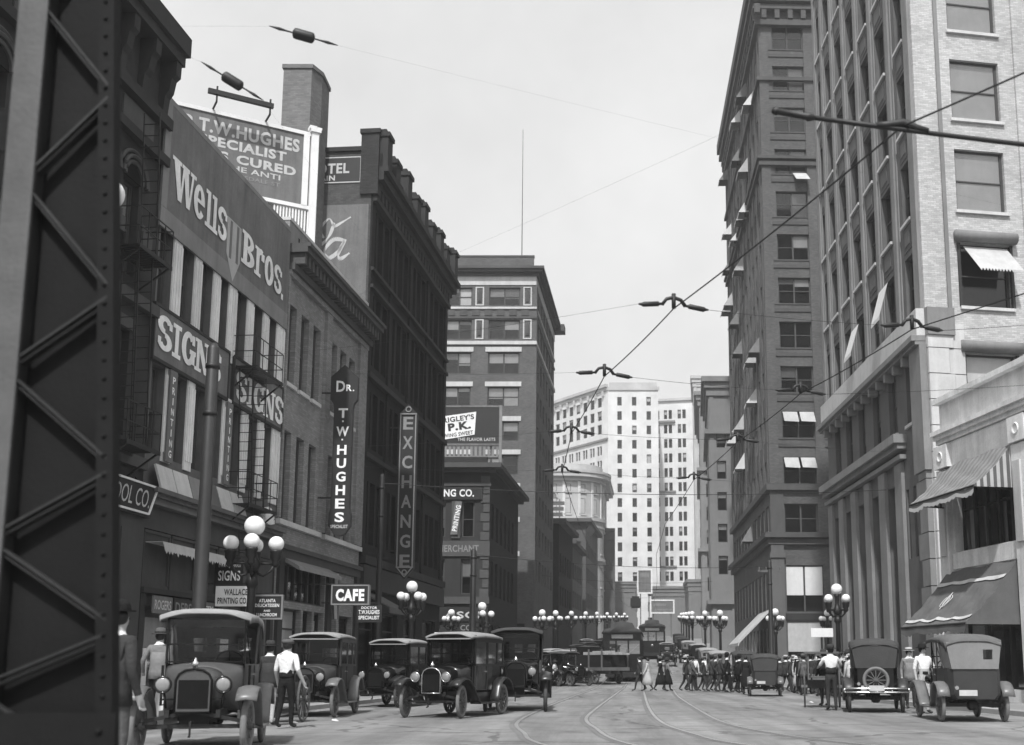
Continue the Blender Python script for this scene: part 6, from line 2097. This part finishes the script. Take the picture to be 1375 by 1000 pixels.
# lumber truck, dark box van and far streetcar
T = TR(-.15, 71.0, gz(71.0), R(122))
r = thing('lumber_truck', 'dark flat truck loaded with pale planks among the far left cars', 'truck', T)
for x in (-1.6, 1.6):
    for yy in (-.85, .85): put_wheel(r, T, x, yy, .45, 0, TY_DARK, s=1.18)
b = B(); b.box(-2.6, .6, -1.0, 1.0, .8, 1.0).box(-2.4, 2.4, -.4, -.25, .6, .8).box(-2.4, 2.4, .25, .4, .6, .8)
b.build('flatbed', 'wood', r, T)
b = B(); b.box(.6, 1.5, -.85, .85, .7, 1.45).box(.62, .75, -.8, .8, 1.45, 2.2).box(.6, 1.55, -.9, .9, 2.2, 2.28).box(1.45, 1.5, -.8, -.75, 1.45, 2.2).box(1.45, 1.5, .75, .8, 1.45, 2.2)
b.build('cab', 'car_black', r, T)
b = B(); b.prism([(1.5, .7), (2.3, .7), (2.3, 1.25), (2.1, 1.4), (1.5, 1.45)], -.42, .42)
b.build('bonnet', 'car_black', r, T)
b = B(); b.box(-2.4, .4, -.9, .9, 1.0, 1.75)
b.build('load', 'cloth_black', r, T)
for x in (-2.5, -1.0, .5): part(r, T, 'stake', 'wood', (x, x + .08, -.98, -.9, 1.0, 2.1), (x, x + .08, .9, .98, 1.0, 2.1))
for k in range(5):
    part(r, T, 'plank', 'lumber', (-2.9 + .3 * (k % 3), -.1 + .25 * (k % 2), -.8 + .34 * k, -.55 + .34 * k, 1.76, 1.86 + .07 * (k % 3)))
def streetcar(lab, x, y, rz):
    T = TR(x, y, gz(y + 4) - .1, rz)
    r = thing('streetcar', lab, 'streetcar', T)
    b = B()
    b.box(-1.25, 1.25, 0, 10, .6, 1.6)
    b.box(-1.25, 1.25, 0, .1, 1.6, 1.75).box(-1.25, 1.25, 0, .1, 2.6, 3.1)
    for x in (-1.25, -.45, .35, 1.15): b.box(x, x + .1, 0, .1, 1.6, 2.7)
    for k in range(9):
        for s_ in (-1, 1): b.box(s_ * 1.25 - .05, s_ * 1.25 + .05, k * 1.2, k * 1.2 + .15, 1.6, 2.7)
    b.box(-1.26, 1.26, .1, 10, 2.6, 3.08)
    b.build('body', 'car_black', r, T)
    b = B(); b.smooth = True
    b.loft([[(x0 * w, y, z) for x0, z in ((-1, 3.08), (-.9, 3.3), (-.55, 3.45), (-.5, 3.75), (0, 3.85), (.5, 3.75), (.55, 3.45), (.9, 3.3), (1, 3.08))] for y, w in ((-.35, .8), (0, 1.35), (10, 1.35), (10.3, .8))])
    b.build('roof', 'car_top_dark', r, T)
    b = B(); b.quad((-1.2, .05, 1.7), (1.2, .05, 1.7), (1.2, .05, 2.65), (-1.2, .05, 2.65))
    b.build('front_glass', 'car_glass', r, T)
    b = B(); b.smooth = True; b.tube([(0, -.05, 1.3), (0, .02, 1.3)], [.1, .14], 12)
    b.build('headlamp', 'lens_glass', r, T)
    part(r, T, 'fender', 'iron', (-1.0, 1.0, -.5, -.1, .25, .32), (-1.1, 1.1, -.1, 0, .3, .6))
    part(r, T, 'truck_frame', 'iron', (-.9, .9, 1.5, 3.5, .1, .6), (-.9, .9, 6.5, 8.5, .1, .6))
    part(r, T, 'route_board', 'sign_white', (-.7, .7, -.02, 0, 2.75, 3.0))
streetcar('near dark streetcar left of the street centre beside the lumber truck', 1.72, 73.5, R(-3))
streetcar('far dark streetcar coming down the right-hand track', 5.6, 112, R(-3))

# hand cart beside the man in the cap, and a vendor's cart on the right
def cart(lab, x, y, rz, wr, bed, ln, wid, topz=None):
    T = TR(x, y, gz(y), rz)
    r = thing('hand_cart', lab, 'cart', T)
    for yy in (-wid / 2, wid / 2):
        b = B()
        b.torus((0, yy, wr), wr - .025, .026, 'y', 28, 6)
        for k in range(12):
            t = 2 * PI * k / 12
            b.bar((.05 * math.cos(t), yy, wr + .05 * math.sin(t)), ((wr - .03) * math.cos(t), yy, wr + (wr - .03) * math.sin(t)), .03)
        b.tube([(0, yy - .09, wr), (0, yy + .09, wr)], .07, 10)
        b.build('wheel', 'spoke_wood', r, T)
    b = B()
    b.bar((0, -wid / 2, wr), (0, wid / 2, wr), .06)
    b.box(-ln / 2, ln / 2, -wid / 2 + .1, wid / 2 - .1, bed, bed + .06)
    for s_ in (-1, 1): b.box(-ln / 2, ln / 2, s_ * (wid / 2 - .12) - .02, s_ * (wid / 2 - .12) + .02, bed + .06, bed + .3)
    b.box(-.05, .05, -wid / 2 + .1, wid / 2 - .1, wr, bed)
    b.build('bed', 'wood', r, T)
    b = B()
    for s_ in (-1, 1): b.bar((-ln / 2, s_ * .3, bed), (-ln / 2 - .8, s_ * .3, bed + .1), .045)
    b.bar((-ln / 2 - .8, -.3, bed + .1), (-ln / 2 - .8, .3, bed + .1), .04)
    b.bar((ln / 2 - .1, 0, bed), (ln / 2 - .05, 0, .02), .05)
    b.build('handle', 'wood', r, T)
    if topz:
        part(r, T, 'canopy', 'canvas_dark', (-ln / 2, ln / 2, -wid / 2, wid / 2, topz, topz + .06))
        for sx in (-1, 1):
            for s_ in (-1, 1): part(r, T, 'canopy_post', 'wood', (sx * (ln / 2 - .08) - .02, sx * (ln / 2 - .08) + .02, s_ * (wid / 2 - .12) - .02, s_ * (wid / 2 - .12) + .02, bed + .3, topz))
    return r
cart('two-wheeled wooden hand cart beside the man in the white shirt', -6.72, 24.6, R(90), .50, .55, 1.1, .8)
cart('vendor cart with spoked wheels behind the white-shirted man on the right', 6.65, 33.4, R(80), .58, .8, 1.3, 1.0, 1.55)

# ================================================================ people
def skin_body(name, J, bones, mats, bone_mat, parent, T, lod=1):
    """one continuous figure: a Skin modifier over the joints J {key: (pos, radius)} joined by bones"""
    keys = list(J)
    idx = {k: i for i, k in enumerate(keys)}
    me = bpy.data.meshes.new(name)
    me.from_pydata([J[k][0] for k in keys], [(idx[a], idx[b]) for a, b in bones], [])
    ob = bpy.data.objects.new(name, me)
    ob.modifiers.new('skin', 'SKIN')
    sv_ = me.skin_vertices[0].data
    for k in keys:
        rr = J[k][1]
        sv_[idx[k]].radius = rr if isinstance(rr, tuple) else (rr, rr)
    for v in sv_: v.use_root = False
    sv_[idx['pelvis']].use_root = True
    ss = ob.modifiers.new('sub', 'SUBSURF')
    ss.levels = ss.render_levels = lod
    m2 = evaluated_mesh(ob)
    bpy.data.objects.remove(ob)
    bpy.data.meshes.remove(me)
    m2.name = name
    m2.materials.clear()
    for m_ in mats: m2.materials.append(M[m_])
    segs = [(Vector(J[a][0]), Vector(J[b_][0]), bone_mat[(a, b_)]) for a, b_ in bones]
    for p in m2.polygons:
        c = p.center
        best, bi = 1e9, 0
        for a, b_, mi in segs:
            ab = b_ - a
            t = max(0, min(1, (c - a).dot(ab) / max(ab.dot(ab), 1e-9)))
            d = (c - (a + ab * t)).length
            if d < best: best, bi = d, mi
        p.material_index = bi
        p.use_smooth = True
    return m2

LOOK = {}
def person(lab, x, y, heading, h=1.70, coat='cloth_dark', legs='cloth_dark', hat='fedora', hatm='cloth_dark', stride=0.0, arms=None, female=False, skirt=None, jacket=True, z=None, shirt='cloth_white', fingers=False, lean=0.0, lod=1, elbow=.0, group='people walking and standing in the street', boy=False):
    """local: x right, y forward; heading compass"""
    k = h / 1.72
    T = TR(x, y, gz(y) if z is None else z, -heading) @ Matrix.Scale(k, 4)
    r = thing('person', lab, 'person', T, group)
    LOOK[r.name] = ('woman' if female else 'man') + ' in ' + {'cloth_black': 'black', 'cloth_dark': 'dark clothes', 'cloth_brown': 'brown', 'cloth_grey': 'grey', 'cloth_pale': 'pale clothes', 'cloth_white': 'white shirt'}[coat] + {'fedora': ' and soft hat', 'bowler': ' and bowler', 'boater': ' and straw boater', 'cap': ' and cap', 'sunhat': ' and wide hat', None: ', bareheaded'}[hat]
    s = stride
    wd = .88 if female else 1.0
    J = {'pelvis': ((0, 0, .95), (.145 * wd, .105)), 'waist': ((0, .01 + lean * .1, 1.10), (.135 * wd, .10)), 'chest': ((0, .0 + lean * .3, 1.30), (.165 * wd, .115)), 'collar': ((0, -.01 + lean * .42, 1.43), (.115 * wd, .085)),
         'neck': ((0, .0 + lean * .46, 1.49), (.056, .056)), 'skull': ((0, .012 + lean * .5, 1.575), (.068, .078)), 'crown': ((0, .0 + lean * .52, 1.655), (.07, .085))}
    bones = [('pelvis', 'waist'), ('waist', 'chest'), ('chest', 'collar'), ('collar', 'neck'), ('neck', 'skull'), ('skull', 'crown')]
    bm_ = {('pelvis', 'waist'): 1, ('waist', 'chest'): 0, ('chest', 'collar'): 0, ('collar', 'neck'): 4, ('neck', 'skull'): 2, ('skull', 'crown'): 2}
    if jacket: bm_[('pelvis', 'waist')] = 0
    J['nose'] = ((0, .105 + lean * .5, 1.585), (.016, .022)); bones.append(('skull', 'nose')); bm_[('skull', 'nose')] = 2
    for s_, sd in ((-1, 'l'), (1, 'r')):
        ph = s * s_
        sw = -ph
        J['sh' + sd] = ((s_ * .175 * wd, lean * .36, 1.385), .07 * wd)
        a = (arms or {}).get(sd)
        if a is None:
            el = (s_ * .235 * wd, -.03 + sw * .14 + lean * .3, 1.12)
            wr = (s_ * .245 * wd, .06 + sw * .26 + lean * .2 + elbow * .15, .89 + abs(sw) * .03 + elbow * .12)
        else: el, wr = a
        d = (Vector(wr) - Vector(el)).normalized()
        hp = Vector(wr) + d * .085
        J['el' + sd] = (el, .049 * wd); J['wr' + sd] = (wr, .034 * wd); J['ha' + sd] = (tuple(hp), (.024, .042))
        for q, mi in ((('chest', 'sh' + sd), 0), (('sh' + sd, 'el' + sd), 0), (('el' + sd, 'wr' + sd), 0 if jacket else 3), (('wr' + sd, 'ha' + sd), 2)):
            bones.append(q); bm_[q] = mi
        if fingers:
            side = d.cross(Vector((0, 1, 0))).normalized()
            fw = Vector((0, 1, 0))
            for q in range(4):
                o_ = fw * (.03 - .02 * q)
                ln = (.06, .07, .065, .05)[q]
                p1 = hp + o_ + d * .03
                p2 = p1 + d * ln * .6 + side * .012 * s_
                J['f%d%s' % (q, sd)] = (tuple(p1), .010); J['g%d%s' % (q, sd)] = (tuple(p2), .009)
                bones += [('ha' + sd, 'f%d%s' % (q, sd)), ('f%d%s' % (q, sd), 'g%d%s' % (q, sd))]
                bm_[('ha' + sd, 'f%d%s' % (q, sd))] = 2; bm_[('f%d%s' % (q, sd), 'g%d%s' % (q, sd))] = 2
            p1 = hp - d * .03 + fw * .045
            J['t' + sd] = (tuple(p1 + d * .035), .010)
            bones.append(('ha' + sd, 't' + sd)); bm_[('ha' + sd, 't' + sd)] = 2
        J['hip' + sd] = ((s_ * .085, 0, .88), .098 * (1.05 if female else 1))
        J['kn' + sd] = ((s_ * .095, ph * .2 + .03, .50), .066)
        lift = max(0, -ph) * .08
        J['an' + sd] = ((s_ * .10, ph * .42 - .03 - max(0, -ph) * .1, .085 + lift), .042)
        J['toe' + sd] = ((s_ * .115, ph * .42 + .14 - max(0, -ph) * .1, .04 + lift * .4), (.035, .045))
        for q, mi in ((('pelvis', 'hip' + sd), 1), (('hip' + sd, 'kn' + sd), 1), (('kn' + sd, 'an' + sd), 1 if not female else 6), (('an' + sd, 'toe' + sd), 5)):
            bones.append(q); bm_[q] = mi
    mats = [coat, legs, 'skin', 'skin' if not jacket else coat, shirt, 'shoe', 'cloth_dark']
    me = skin_body('body', J, bones, mats, bm_, r, T, lod)
    link('body', me, r, T)
    hc = Vector(J['crown'][0])
    sk = Vector(J['skull'][0])
    # hair / eyes
    b = B(); b.smooth = True
    hz = .06 if not female else .1
    b.sphere((hc.x, hc.y - .015, hc.z - .045), .098, 12, 8, (.92, 1.02, .95 if not female else 1.05))
    b.build('hair', 'hair', r, T)
    b = B()
    for s_ in (-1, 1): b.sphere((s_ * .032, sk.y + .078, sk.z + .028), .011, 6, 4)
    b.box(-.025, .025, sk.y + .078, sk.y + .086, sk.z - .045, sk.z - .038)
    b.build('face', 'hair', r, T)
    top = hc.z + .0
    c = (hc.x, hc.y - .005)
    if hat in ('fedora', 'boater', 'bowler', 'sunhat'):
        b = B(); b.smooth = hat != 'boater'
        if hat == 'fedora': b.lathe([(.165, -.005), (.17, .005), (.108, .012), (.102, .06), (.085, .105), (.04, .118), (.01, .105)], 16, c, top)
        elif hat == 'bowler': b.lathe([(.15, .01), (.152, .02), (.105, .01), (.104, .06), (.085, .105), (.04, .128), (.01, .13)], 16, c, top)
        elif hat == 'sunhat': b.lathe([(.24, -.03), (.24, -.02), (.11, .012), (.1, .07), (.06, .1), (.01, .1)], 16, c, top)
        else: b.lathe([(.165, 0), (.165, .012), (.105, .014), (.1, .09), (.01, .095)], 16, c, top)
        o = b.build('hat', hatm, r, T)
        b = B(); b.lathe([(.1085, .014), (.1075, .042)], 16, c, top)
        b.build('hat_band', 'cloth_black', o, T)
    elif hat == 'cap':
        b = B(); b.smooth = True
        b.sphere((c[0], c[1] - .005, top + .02), .125, 14, 8, (1.0, 1.08, .48))
        b.prism([(-.08, .09), (-.05, .16), (.05, .16), (.08, .09)], top - .01, top + .005, 'z')
        b.build('cap', hatm, r, T)
    # coat skirts or dress
    def ring(z_, rx_, ry_, yc, n=18, wav=0.0, ph=0.0): return [(rx_ * (1 + wav * math.sin(5 * 2 * PI * i / n + ph)) * math.cos(2 * PI * i / n), yc + ry_ * (1 + wav * math.sin(5 * 2 * PI * i / n + ph)) * math.sin(2 * PI * i / n), z_) for i in range(n)]
    if female:
        b = B(); b.smooth = True
        e = abs(s) * .12
        b.loft([ring(1.16, .142, .108, .01 + lean * .15), ring(1.02, .15, .118, .0), ring(.88, .185, .15, 0), ring(.6, .20 + e * .3, .18 + e, 0, 20 - 2, .03), ring(.34, .22 + e * .3, .2 + e * 1.4, 0, 18, .06, .5), ring(.33, .2, .19 + e, 0)])
        b.build('skirt', skirt or coat, r, T)
    elif jacket:
        b = B(); b.smooth = True
        b.loft([ring(1.30, .172, .122, lean * .3), ring(1.1, .158, .122, lean * .12), ring(.95, .175, .135, 0), ring(.80, .19, .15, 0, 18, .02), ring(.79, .16, .13, 0)])
        b.build('jacket', coat, r, T)
    else:
        b = B(); b.smooth = True
        b.loft([ring(1.06, .145, .112, .0), ring(.99, .152, .116, 0), ring(.98, .14, .105, 0)])
        b.build('belt', 'cloth_black', r, T)
    return r

# left pavement and road
person('man in dark hat and baggy jacket cut off by the steel column', -4.58, 10.8, R(25), 1.76, 'cloth_dark', 'cloth_brown', 'bowler', 'cloth_black', fingers=True, lod=2)
person('man in dark suit and pale hat band walking behind the hatted man at left', -8.75, 20.6, R(20), 1.72, 'cloth_dark', 'cloth_dark', 'fedora', 'cloth_dark', stride=.35, z=.14)
person('man with grey back jacket and mottled hat behind the left car', -8.5, 22.0, R(-6), 1.74, 'cloth_grey', 'cloth_black', 'fedora', 'cloth_brown', z=.14, arms={'l': ((-.29, -.04, 1.14), (-.3, .08, .92))})
person('young man in white shirt and flat cap walking beside the hand cart', -6.0, 22.0, R(12), 1.70, 'cloth_white', 'cloth_black', 'cap', 'cloth_brown', stride=.22, jacket=False, fingers=True, lod=2, arms={'r': ((.26, -.06, 1.13), (.33, .05, .90))})
person('man in dark waistcoat and pale trousers left of the white-shirted man', -6.60, 22.9, R(5), 1.66, 'cloth_dark', 'cloth_pale', 'fedora', 'cloth_dark', lod=1)
person('man in dark hat half hidden between the touring car and capped man', -7.9, 25.6, R(170), 1.68, 'cloth_dark', 'cloth_dark', 'fedora', 'cloth_dark', z=.14)
person('woman leaning from the second-floor window of the pale building', *LP(31.2, .25), R(90), 1.6, 'cloth_dark', 'cloth_dark', None, female=True, z=5.55)
# crossing the street in the middle distance
mid = 'people crossing the street in the middle distance'
person('woman in pale dress at the left end of the crossing group', 2.50, 54.78, R(-82), 1.62, 'cloth_pale', 'cloth_pale', None, stride=.5, female=True, skirt='cloth_pale', group=mid)
person('dark-suited walker just behind the woman in the pale dress', 2.14, 55.51, R(-85), 1.68, 'cloth_dark', 'cloth_dark', None, stride=-.6, group=mid)
person('woman in dark dress with pale bag beside the pale dress', 3.14, 54.96, R(85), 1.62, 'cloth_black', 'cloth_black', 'fedora', 'cloth_brown', stride=.6, female=True, skirt='cloth_black', group=mid)
person('woman in patterned dark blouse at the right of the first pair', 3.50, 55.42, R(80), 1.6, 'cloth_grey', 'cloth_black', 'sunhat', 'cloth_dark', stride=-.5, female=True, skirt='cloth_black', group=mid)
for i, (px, yy, hd, ht, c_, l_, hh, hm, st, fem, lab) in enumerate([
        (4.75, 60.0, 95, 1.68, 'cloth_dark', 'cloth_dark', 'boater', 'straw', .55, False, 'man in straw boater leading the dark-suited walkers'),
        (5.1, 60.8, 85, 1.66, 'cloth_brown', 'cloth_dark', 'cap', 'cloth_dark', -.6, False, 'man in brown jacket striding behind the straw boater'),
        (5.5, 63.5, 180, 1.74, 'cloth_white', 'cloth_dark', None, None, .2, False, 'pale-shirted figure behind the dark-suited walkers'),
        (5.62, 59.2, 100, 1.64, 'cloth_dark', 'cloth_dark', None, None, .5, False, 'bareheaded dark-suited walker in the middle of the group'),
        (6.02, 58.6, 88, 1.70, 'cloth_dark', 'cloth_dark', 'fedora', 'cloth_dark', -.55, False, 'dark-suited walker with wide stride near the small car'),
        (6.62, 57.0, 95, 1.78, 'cloth_black', 'cloth_black', 'bowler', 'cloth_black', .35, False, 'tall man in black facing right in the crossing group'),
        (7.05, 55.5, 80, 1.70, 'cloth_black', 'cloth_black', 'fedora', 'cloth_black', .2, False, 'man in black jacket holding a white paper'),
        (7.02, 53.0, 10, 1.66, 'cloth_black', 'cloth_black', None, None, 0, True, 'woman in long black dress with white collar near the small car')]):
    person(lab, px * .91, yy * .91, R(hd), ht, c_, l_, hh, hm or 'cloth_dark', stride=st, female=fem, group=mid, jacket=c_ != 'cloth_white')
person('child in white dress beside the tall black car', -2.42, 66.8, R(-60), 1.5, 'cloth_white', 'cloth_white', 'sunhat', 'cloth_dark', female=True, skirt='cloth_white', stride=.3, group=mid)
# crowd along the right pavement
cr = 'crowd along the right pavement'
rp = random.Random(3)
crowd = [
    (9.45, 54.0, 200, 1.70, 'cloth_grey', 'cloth_grey', 'boater', 'straw', False, 'grey-clad man in straw hat at left end of the pavement crowd'),
    (9.6, 50.3, 160, 1.74, 'cloth_dark', 'cloth_dark', 'fedora', 'cloth_dark', False, 'man in dark jacket with white shirt front in the pavement crowd'),
    (10.0, 51.2, 250, 1.68, 'cloth_pale', 'cloth_pale', 'boater', 'straw', False, 'man in pale suit and straw hat in the pavement crowd'),
    (9.75, 48.2, 20, 1.66, 'cloth_brown', 'cloth_dark', 'fedora', 'cloth_brown', False, 'man in brown jacket and soft hat left of the largest lamp'),
    (10.2, 49.6, 190, 1.62, 'cloth_black', 'cloth_black', 'sunhat', 'cloth_black', True, 'woman in black with wide hat left of the largest lamp'),
    (10.35, 47.8, 210, 1.64, 'cloth_pale', 'cloth_dark', 'cap', 'cloth_dark', False, 'man in pale coat and cap below the largest lamp'),
    (9.95, 46.4, 170, 1.66, 'cloth_dark', 'cloth_black', 'fedora', 'cloth_black', True, 'woman in dark dress and round hat below the largest lamp'),
    (10.3, 45.0, 10, 1.70, 'cloth_dark', 'cloth_dark', 'boater', 'straw', False, 'dark-suited man in straw hat under the largest lamp'),
    (9.75, 43.6, 350, 1.62, 'cloth_brown', 'cloth_brown', 'sunhat', 'cloth_pale', True, 'woman in brown dress and pale hat beside the vendor cart'),
    (10.15, 42.6, 230, 1.72, 'cloth_black', 'cloth_black', 'fedora', 'cloth_dark', False, 'black-coated man just behind the vendor cart'),
    (10.9, 52.6, 200, 1.7, 'cloth_grey', 'cloth_dark', 'fedora', 'cloth_grey', False, 'grey-jacketed man deep in the pavement crowd'),
    (10.6, 55.6, 180, 1.66, 'cloth_dark', 'cloth_dark', None, None, True, 'bareheaded woman deep in the pavement crowd'),
    (11.1, 47.0, 170, 1.7, 'cloth_dark', 'cloth_dark', 'boater', 'straw', False, 'man in straw hat closest to the granite wall'),
    (11.0, 44.2, 190, 1.66, 'cloth_white', 'cloth_dark', 'cap', 'cloth_grey', False, 'man in white shirt and cap near the granite wall'),
    (8.75, 56.5, 190, 1.68, 'cloth_dark', 'cloth_dark', 'fedora', 'cloth_dark', False, 'dark-suited man just right of the small touring car'),
    (9.05, 51.0, 170, 1.62, 'cloth_pale', 'cloth_pale', 'sunhat', 'straw', True, 'woman in pale dress and straw hat at the kerb edge of the crowd'),
    (8.9, 48.6, 15, 1.72, 'cloth_black', 'cloth_black', 'bowler', 'cloth_black', False, 'man in black bowler at the kerb edge of the crowd'),
    (9.35, 47.2, 200, 1.64, 'cloth_black', 'cloth_dark', 'sunhat', 'cloth_white', True, 'woman in black dress and white hat at the kerb edge of the crowd'),
    (9.0, 45.6, 350, 1.70, 'cloth_dark', 'cloth_dark', 'boater', 'straw', False, 'man in dark suit and boater nearest the kerb corner'),
    (9.5, 44.9, 170, 1.66, 'cloth_grey', 'cloth_grey', 'cap', 'cloth_brown', False, 'boyish figure in grey and cap nearest the kerb corner'),
    (8.75, 43.2, 20, 1.72, 'cloth_black', 'cloth_black', 'fedora', 'cloth_black', False, 'man in black coat and hat stepping off the kerb corner'),
]
for px, yy, hd, ht, c_, l_, hh, hm, fem, lab in crowd:
    person(lab, px, yy, R(hd), ht, c_, l_, hh, hm or 'cloth_dark', stride=rp.uniform(-.25, .25), female=fem, group=cr, z=gz(yy) + (.14 if px > 9.95 else 0), jacket=c_ != 'cloth_white')
person('man in bright white shirt seen from behind at the vendor cart', 6.42, 30.9, R(5), 1.74, 'cloth_white', 'cloth_dark', 'fedora', 'cloth_dark', jacket=False, arms={'l': ((-.28, .1, 1.2), (-.3, .32, 1.15)), 'r': ((.28, .1, 1.2), (.3, .32, 1.15))}, fingers=True)
person('man in dark vest standing between the vendor cart and spare-wheel car', 6.95, 34.5, R(-20), 1.66, 'cloth_black', 'cloth_dark', 'fedora', 'cloth_dark')
person('man in white shirt and dark hat between the two right-hand cars', 8.3, 28.7, R(165), 1.72, 'cloth_white', 'cloth_pale', 'fedora', 'cloth_black', jacket=False, arms={'l': ((-.3, .02, 1.15), (-.12, .2, 1.08))}, fingers=True)
person('man in straw hat partly hidden right of the spare-wheel car', 8.95, 32.3, R(180), 1.70, 'cloth_grey', 'cloth_dark', 'boater', 'straw')

SRC = [o for o in bpy.data.objects if o.parent is None and o.get('group') in (mid, cr)]
def again(i, lab, x, y, hd, sc, grp, z=None, nth=0):
    c = copy_tree(SRC[i % len(SRC)], TR(x, y, gz(y) if z is None else z, -R(hd)) @ Matrix.Scale(sc, 4))
    c['label'] = lab % (LOOK[SRC[i % len(SRC)].name], NTH[nth])
    c['group'] = grp
NTH = ['first', 'second', 'third', 'fourth', 'fifth', 'sixth', 'seventh', 'eighth', 'ninth', 'tenth', 'eleventh', 'twelfth', 'thirteenth', 'fourteenth', 'fifteenth', 'sixteenth', 'seventeenth', 'eighteenth']
walk = [(5.3, 61.8, 95), (5.85, 60.6, 85), (6.3, 59.4, 100), (6.35, 57.6, 90), (6.85, 58.6, 75), (7.2, 57.6, 95)]
walk.sort(key=lambda p: p[0] / p[1])
for i, (x, y, hd) in enumerate(walk): again(5 + i, '%s, %s from left in the crossing throng', x * .91, y * .91, hd, .95 + .02 * (i % 4), 'packed figures among the walkers', nth=i)
kerbp = [(8.7, 53.6), (9.1, 53.0), (9.5, 52.2), (9.0, 50.0), (9.35, 49.2), (9.7, 47.4), (10.05, 48.9), (9.2, 46.5), (9.6, 45.9), (10.4, 46.6), (8.95, 44.4), (9.3, 43.8), (9.9, 44.6), (10.5, 43.6), (9.5, 42.2), (8.6, 46.9), (8.55, 50.9), (10.7, 49.2)]
kerbp.sort(key=lambda p: p[0] / p[1])
for i, (x, y) in enumerate(kerbp): again(i * 3 + 1, '%s, %s from left in the right kerb throng', x, y, (i * 67) % 360, .95 + .02 * (i % 4), 'packed figures along the right kerb', gz(y) + (.14 if x > 9.95 else 0), nth=i)

# ================================================================ litter and small street things
for i, (x, y, lab) in enumerate([(-6.35, 24.0, 'scrap of white paper on the road beside the hand cart'), (-5.7, 24.9, 'scrap of white paper on the road before the parked dark car'),
                                 (7.1, 37.5, 'scrap of white paper on the road near the vendor cart')]):
    b = B()
    b.loft([[(x + .09 * math.cos(t * 1.3), y + .07 * math.sin(t * 1.3), .006 + .02 * (k % 2)) for k, t in enumerate((0, 1, 2, 3, 4))], [(x + .06 * math.cos(t * 1.3), y + .05 * math.sin(t * 1.3), .03 + .02 * (k % 2)) for k, t in enumerate((0, 1, 2, 3, 4))]])
    o = b.build('paper_scrap', 'litter')
    tag(o, lab, 'paper', 'paper scraps on the road')
r = thing('fire_hydrant', 'dark low fire hydrant on the pavement at far right', 'hydrant', TR(10.45, 27.0, .14))
b = B(); b.smooth = True
b.lathe([(.14, 0), (.14, .05), (.09, .08), (.09, .5), (.12, .52), (.12, .56), (.08, .66), (.03, .7), (.03, .74)], 12)
b.build('barrel', 'iron', r, TR(10.45, 27.0, .14))
b = B(); b.smooth = True
b.tube([(-.16, 0, .4), (.16, 0, .4)], .05, 8)
b.build('nozzle', 'iron', r, TR(10.45, 27.0, .14))
# small street-name plate by the lamp on the right
r = thing('street_plate', 'small white rectangular plate hung below the largest right lamp', 'sign', TR(10.15, 52, 3.1))
part(r, Matrix(), 'plate', 'sign_white', (9.75, 10.75, 51.0, 51.05, 2.5, 2.9))
part(r, Matrix(), 'post', 'iron', (10.2, 10.28, 51.05, 51.13, .14, 2.9))
r = thing('street_plate', 'small white plate on a post below the EXCHANGE sign lamp', 'sign', TR(-7.0, 46, 0))
part(r, Matrix(), 'plate', 'sign_white', (-6.3, -5.7, 44.0, 44.05, 2.2, 2.5))
part(r, Matrix(), 'post', 'iron', (-6.05, -5.98, 44.05, 44.12, 0, 2.45))

# ================================================================ haze
HAZE = 0.0007
b = B()
b.box(-260, 260, -30, 560, -1.2, 80)
hz = b.build('haze', 'litter')
hz['kind'] = 'stuff'
hz['label'] = 'pale sooty haze hanging in the street'
hm = bpy.data.materials.new('haze')
hm.use_nodes = True
hm.cycles.homogeneous_volume = True
nt = hm.node_tree
nt.nodes.remove(nt.nodes['Principled BSDF'])
pv = nt.nodes.new('ShaderNodeVolumePrincipled')
pv.inputs['Color'].default_value = g3(.9)
pv.inputs['Density'].default_value = HAZE
pv.inputs['Anisotropy'].default_value = .2
nt.links.new(pv.outputs[0], nt.nodes['Material Output'].inputs['Volume'])
hz.data.materials.clear()
hz.data.materials.append(hm)

bpy.data.scenes.remove(TMP)
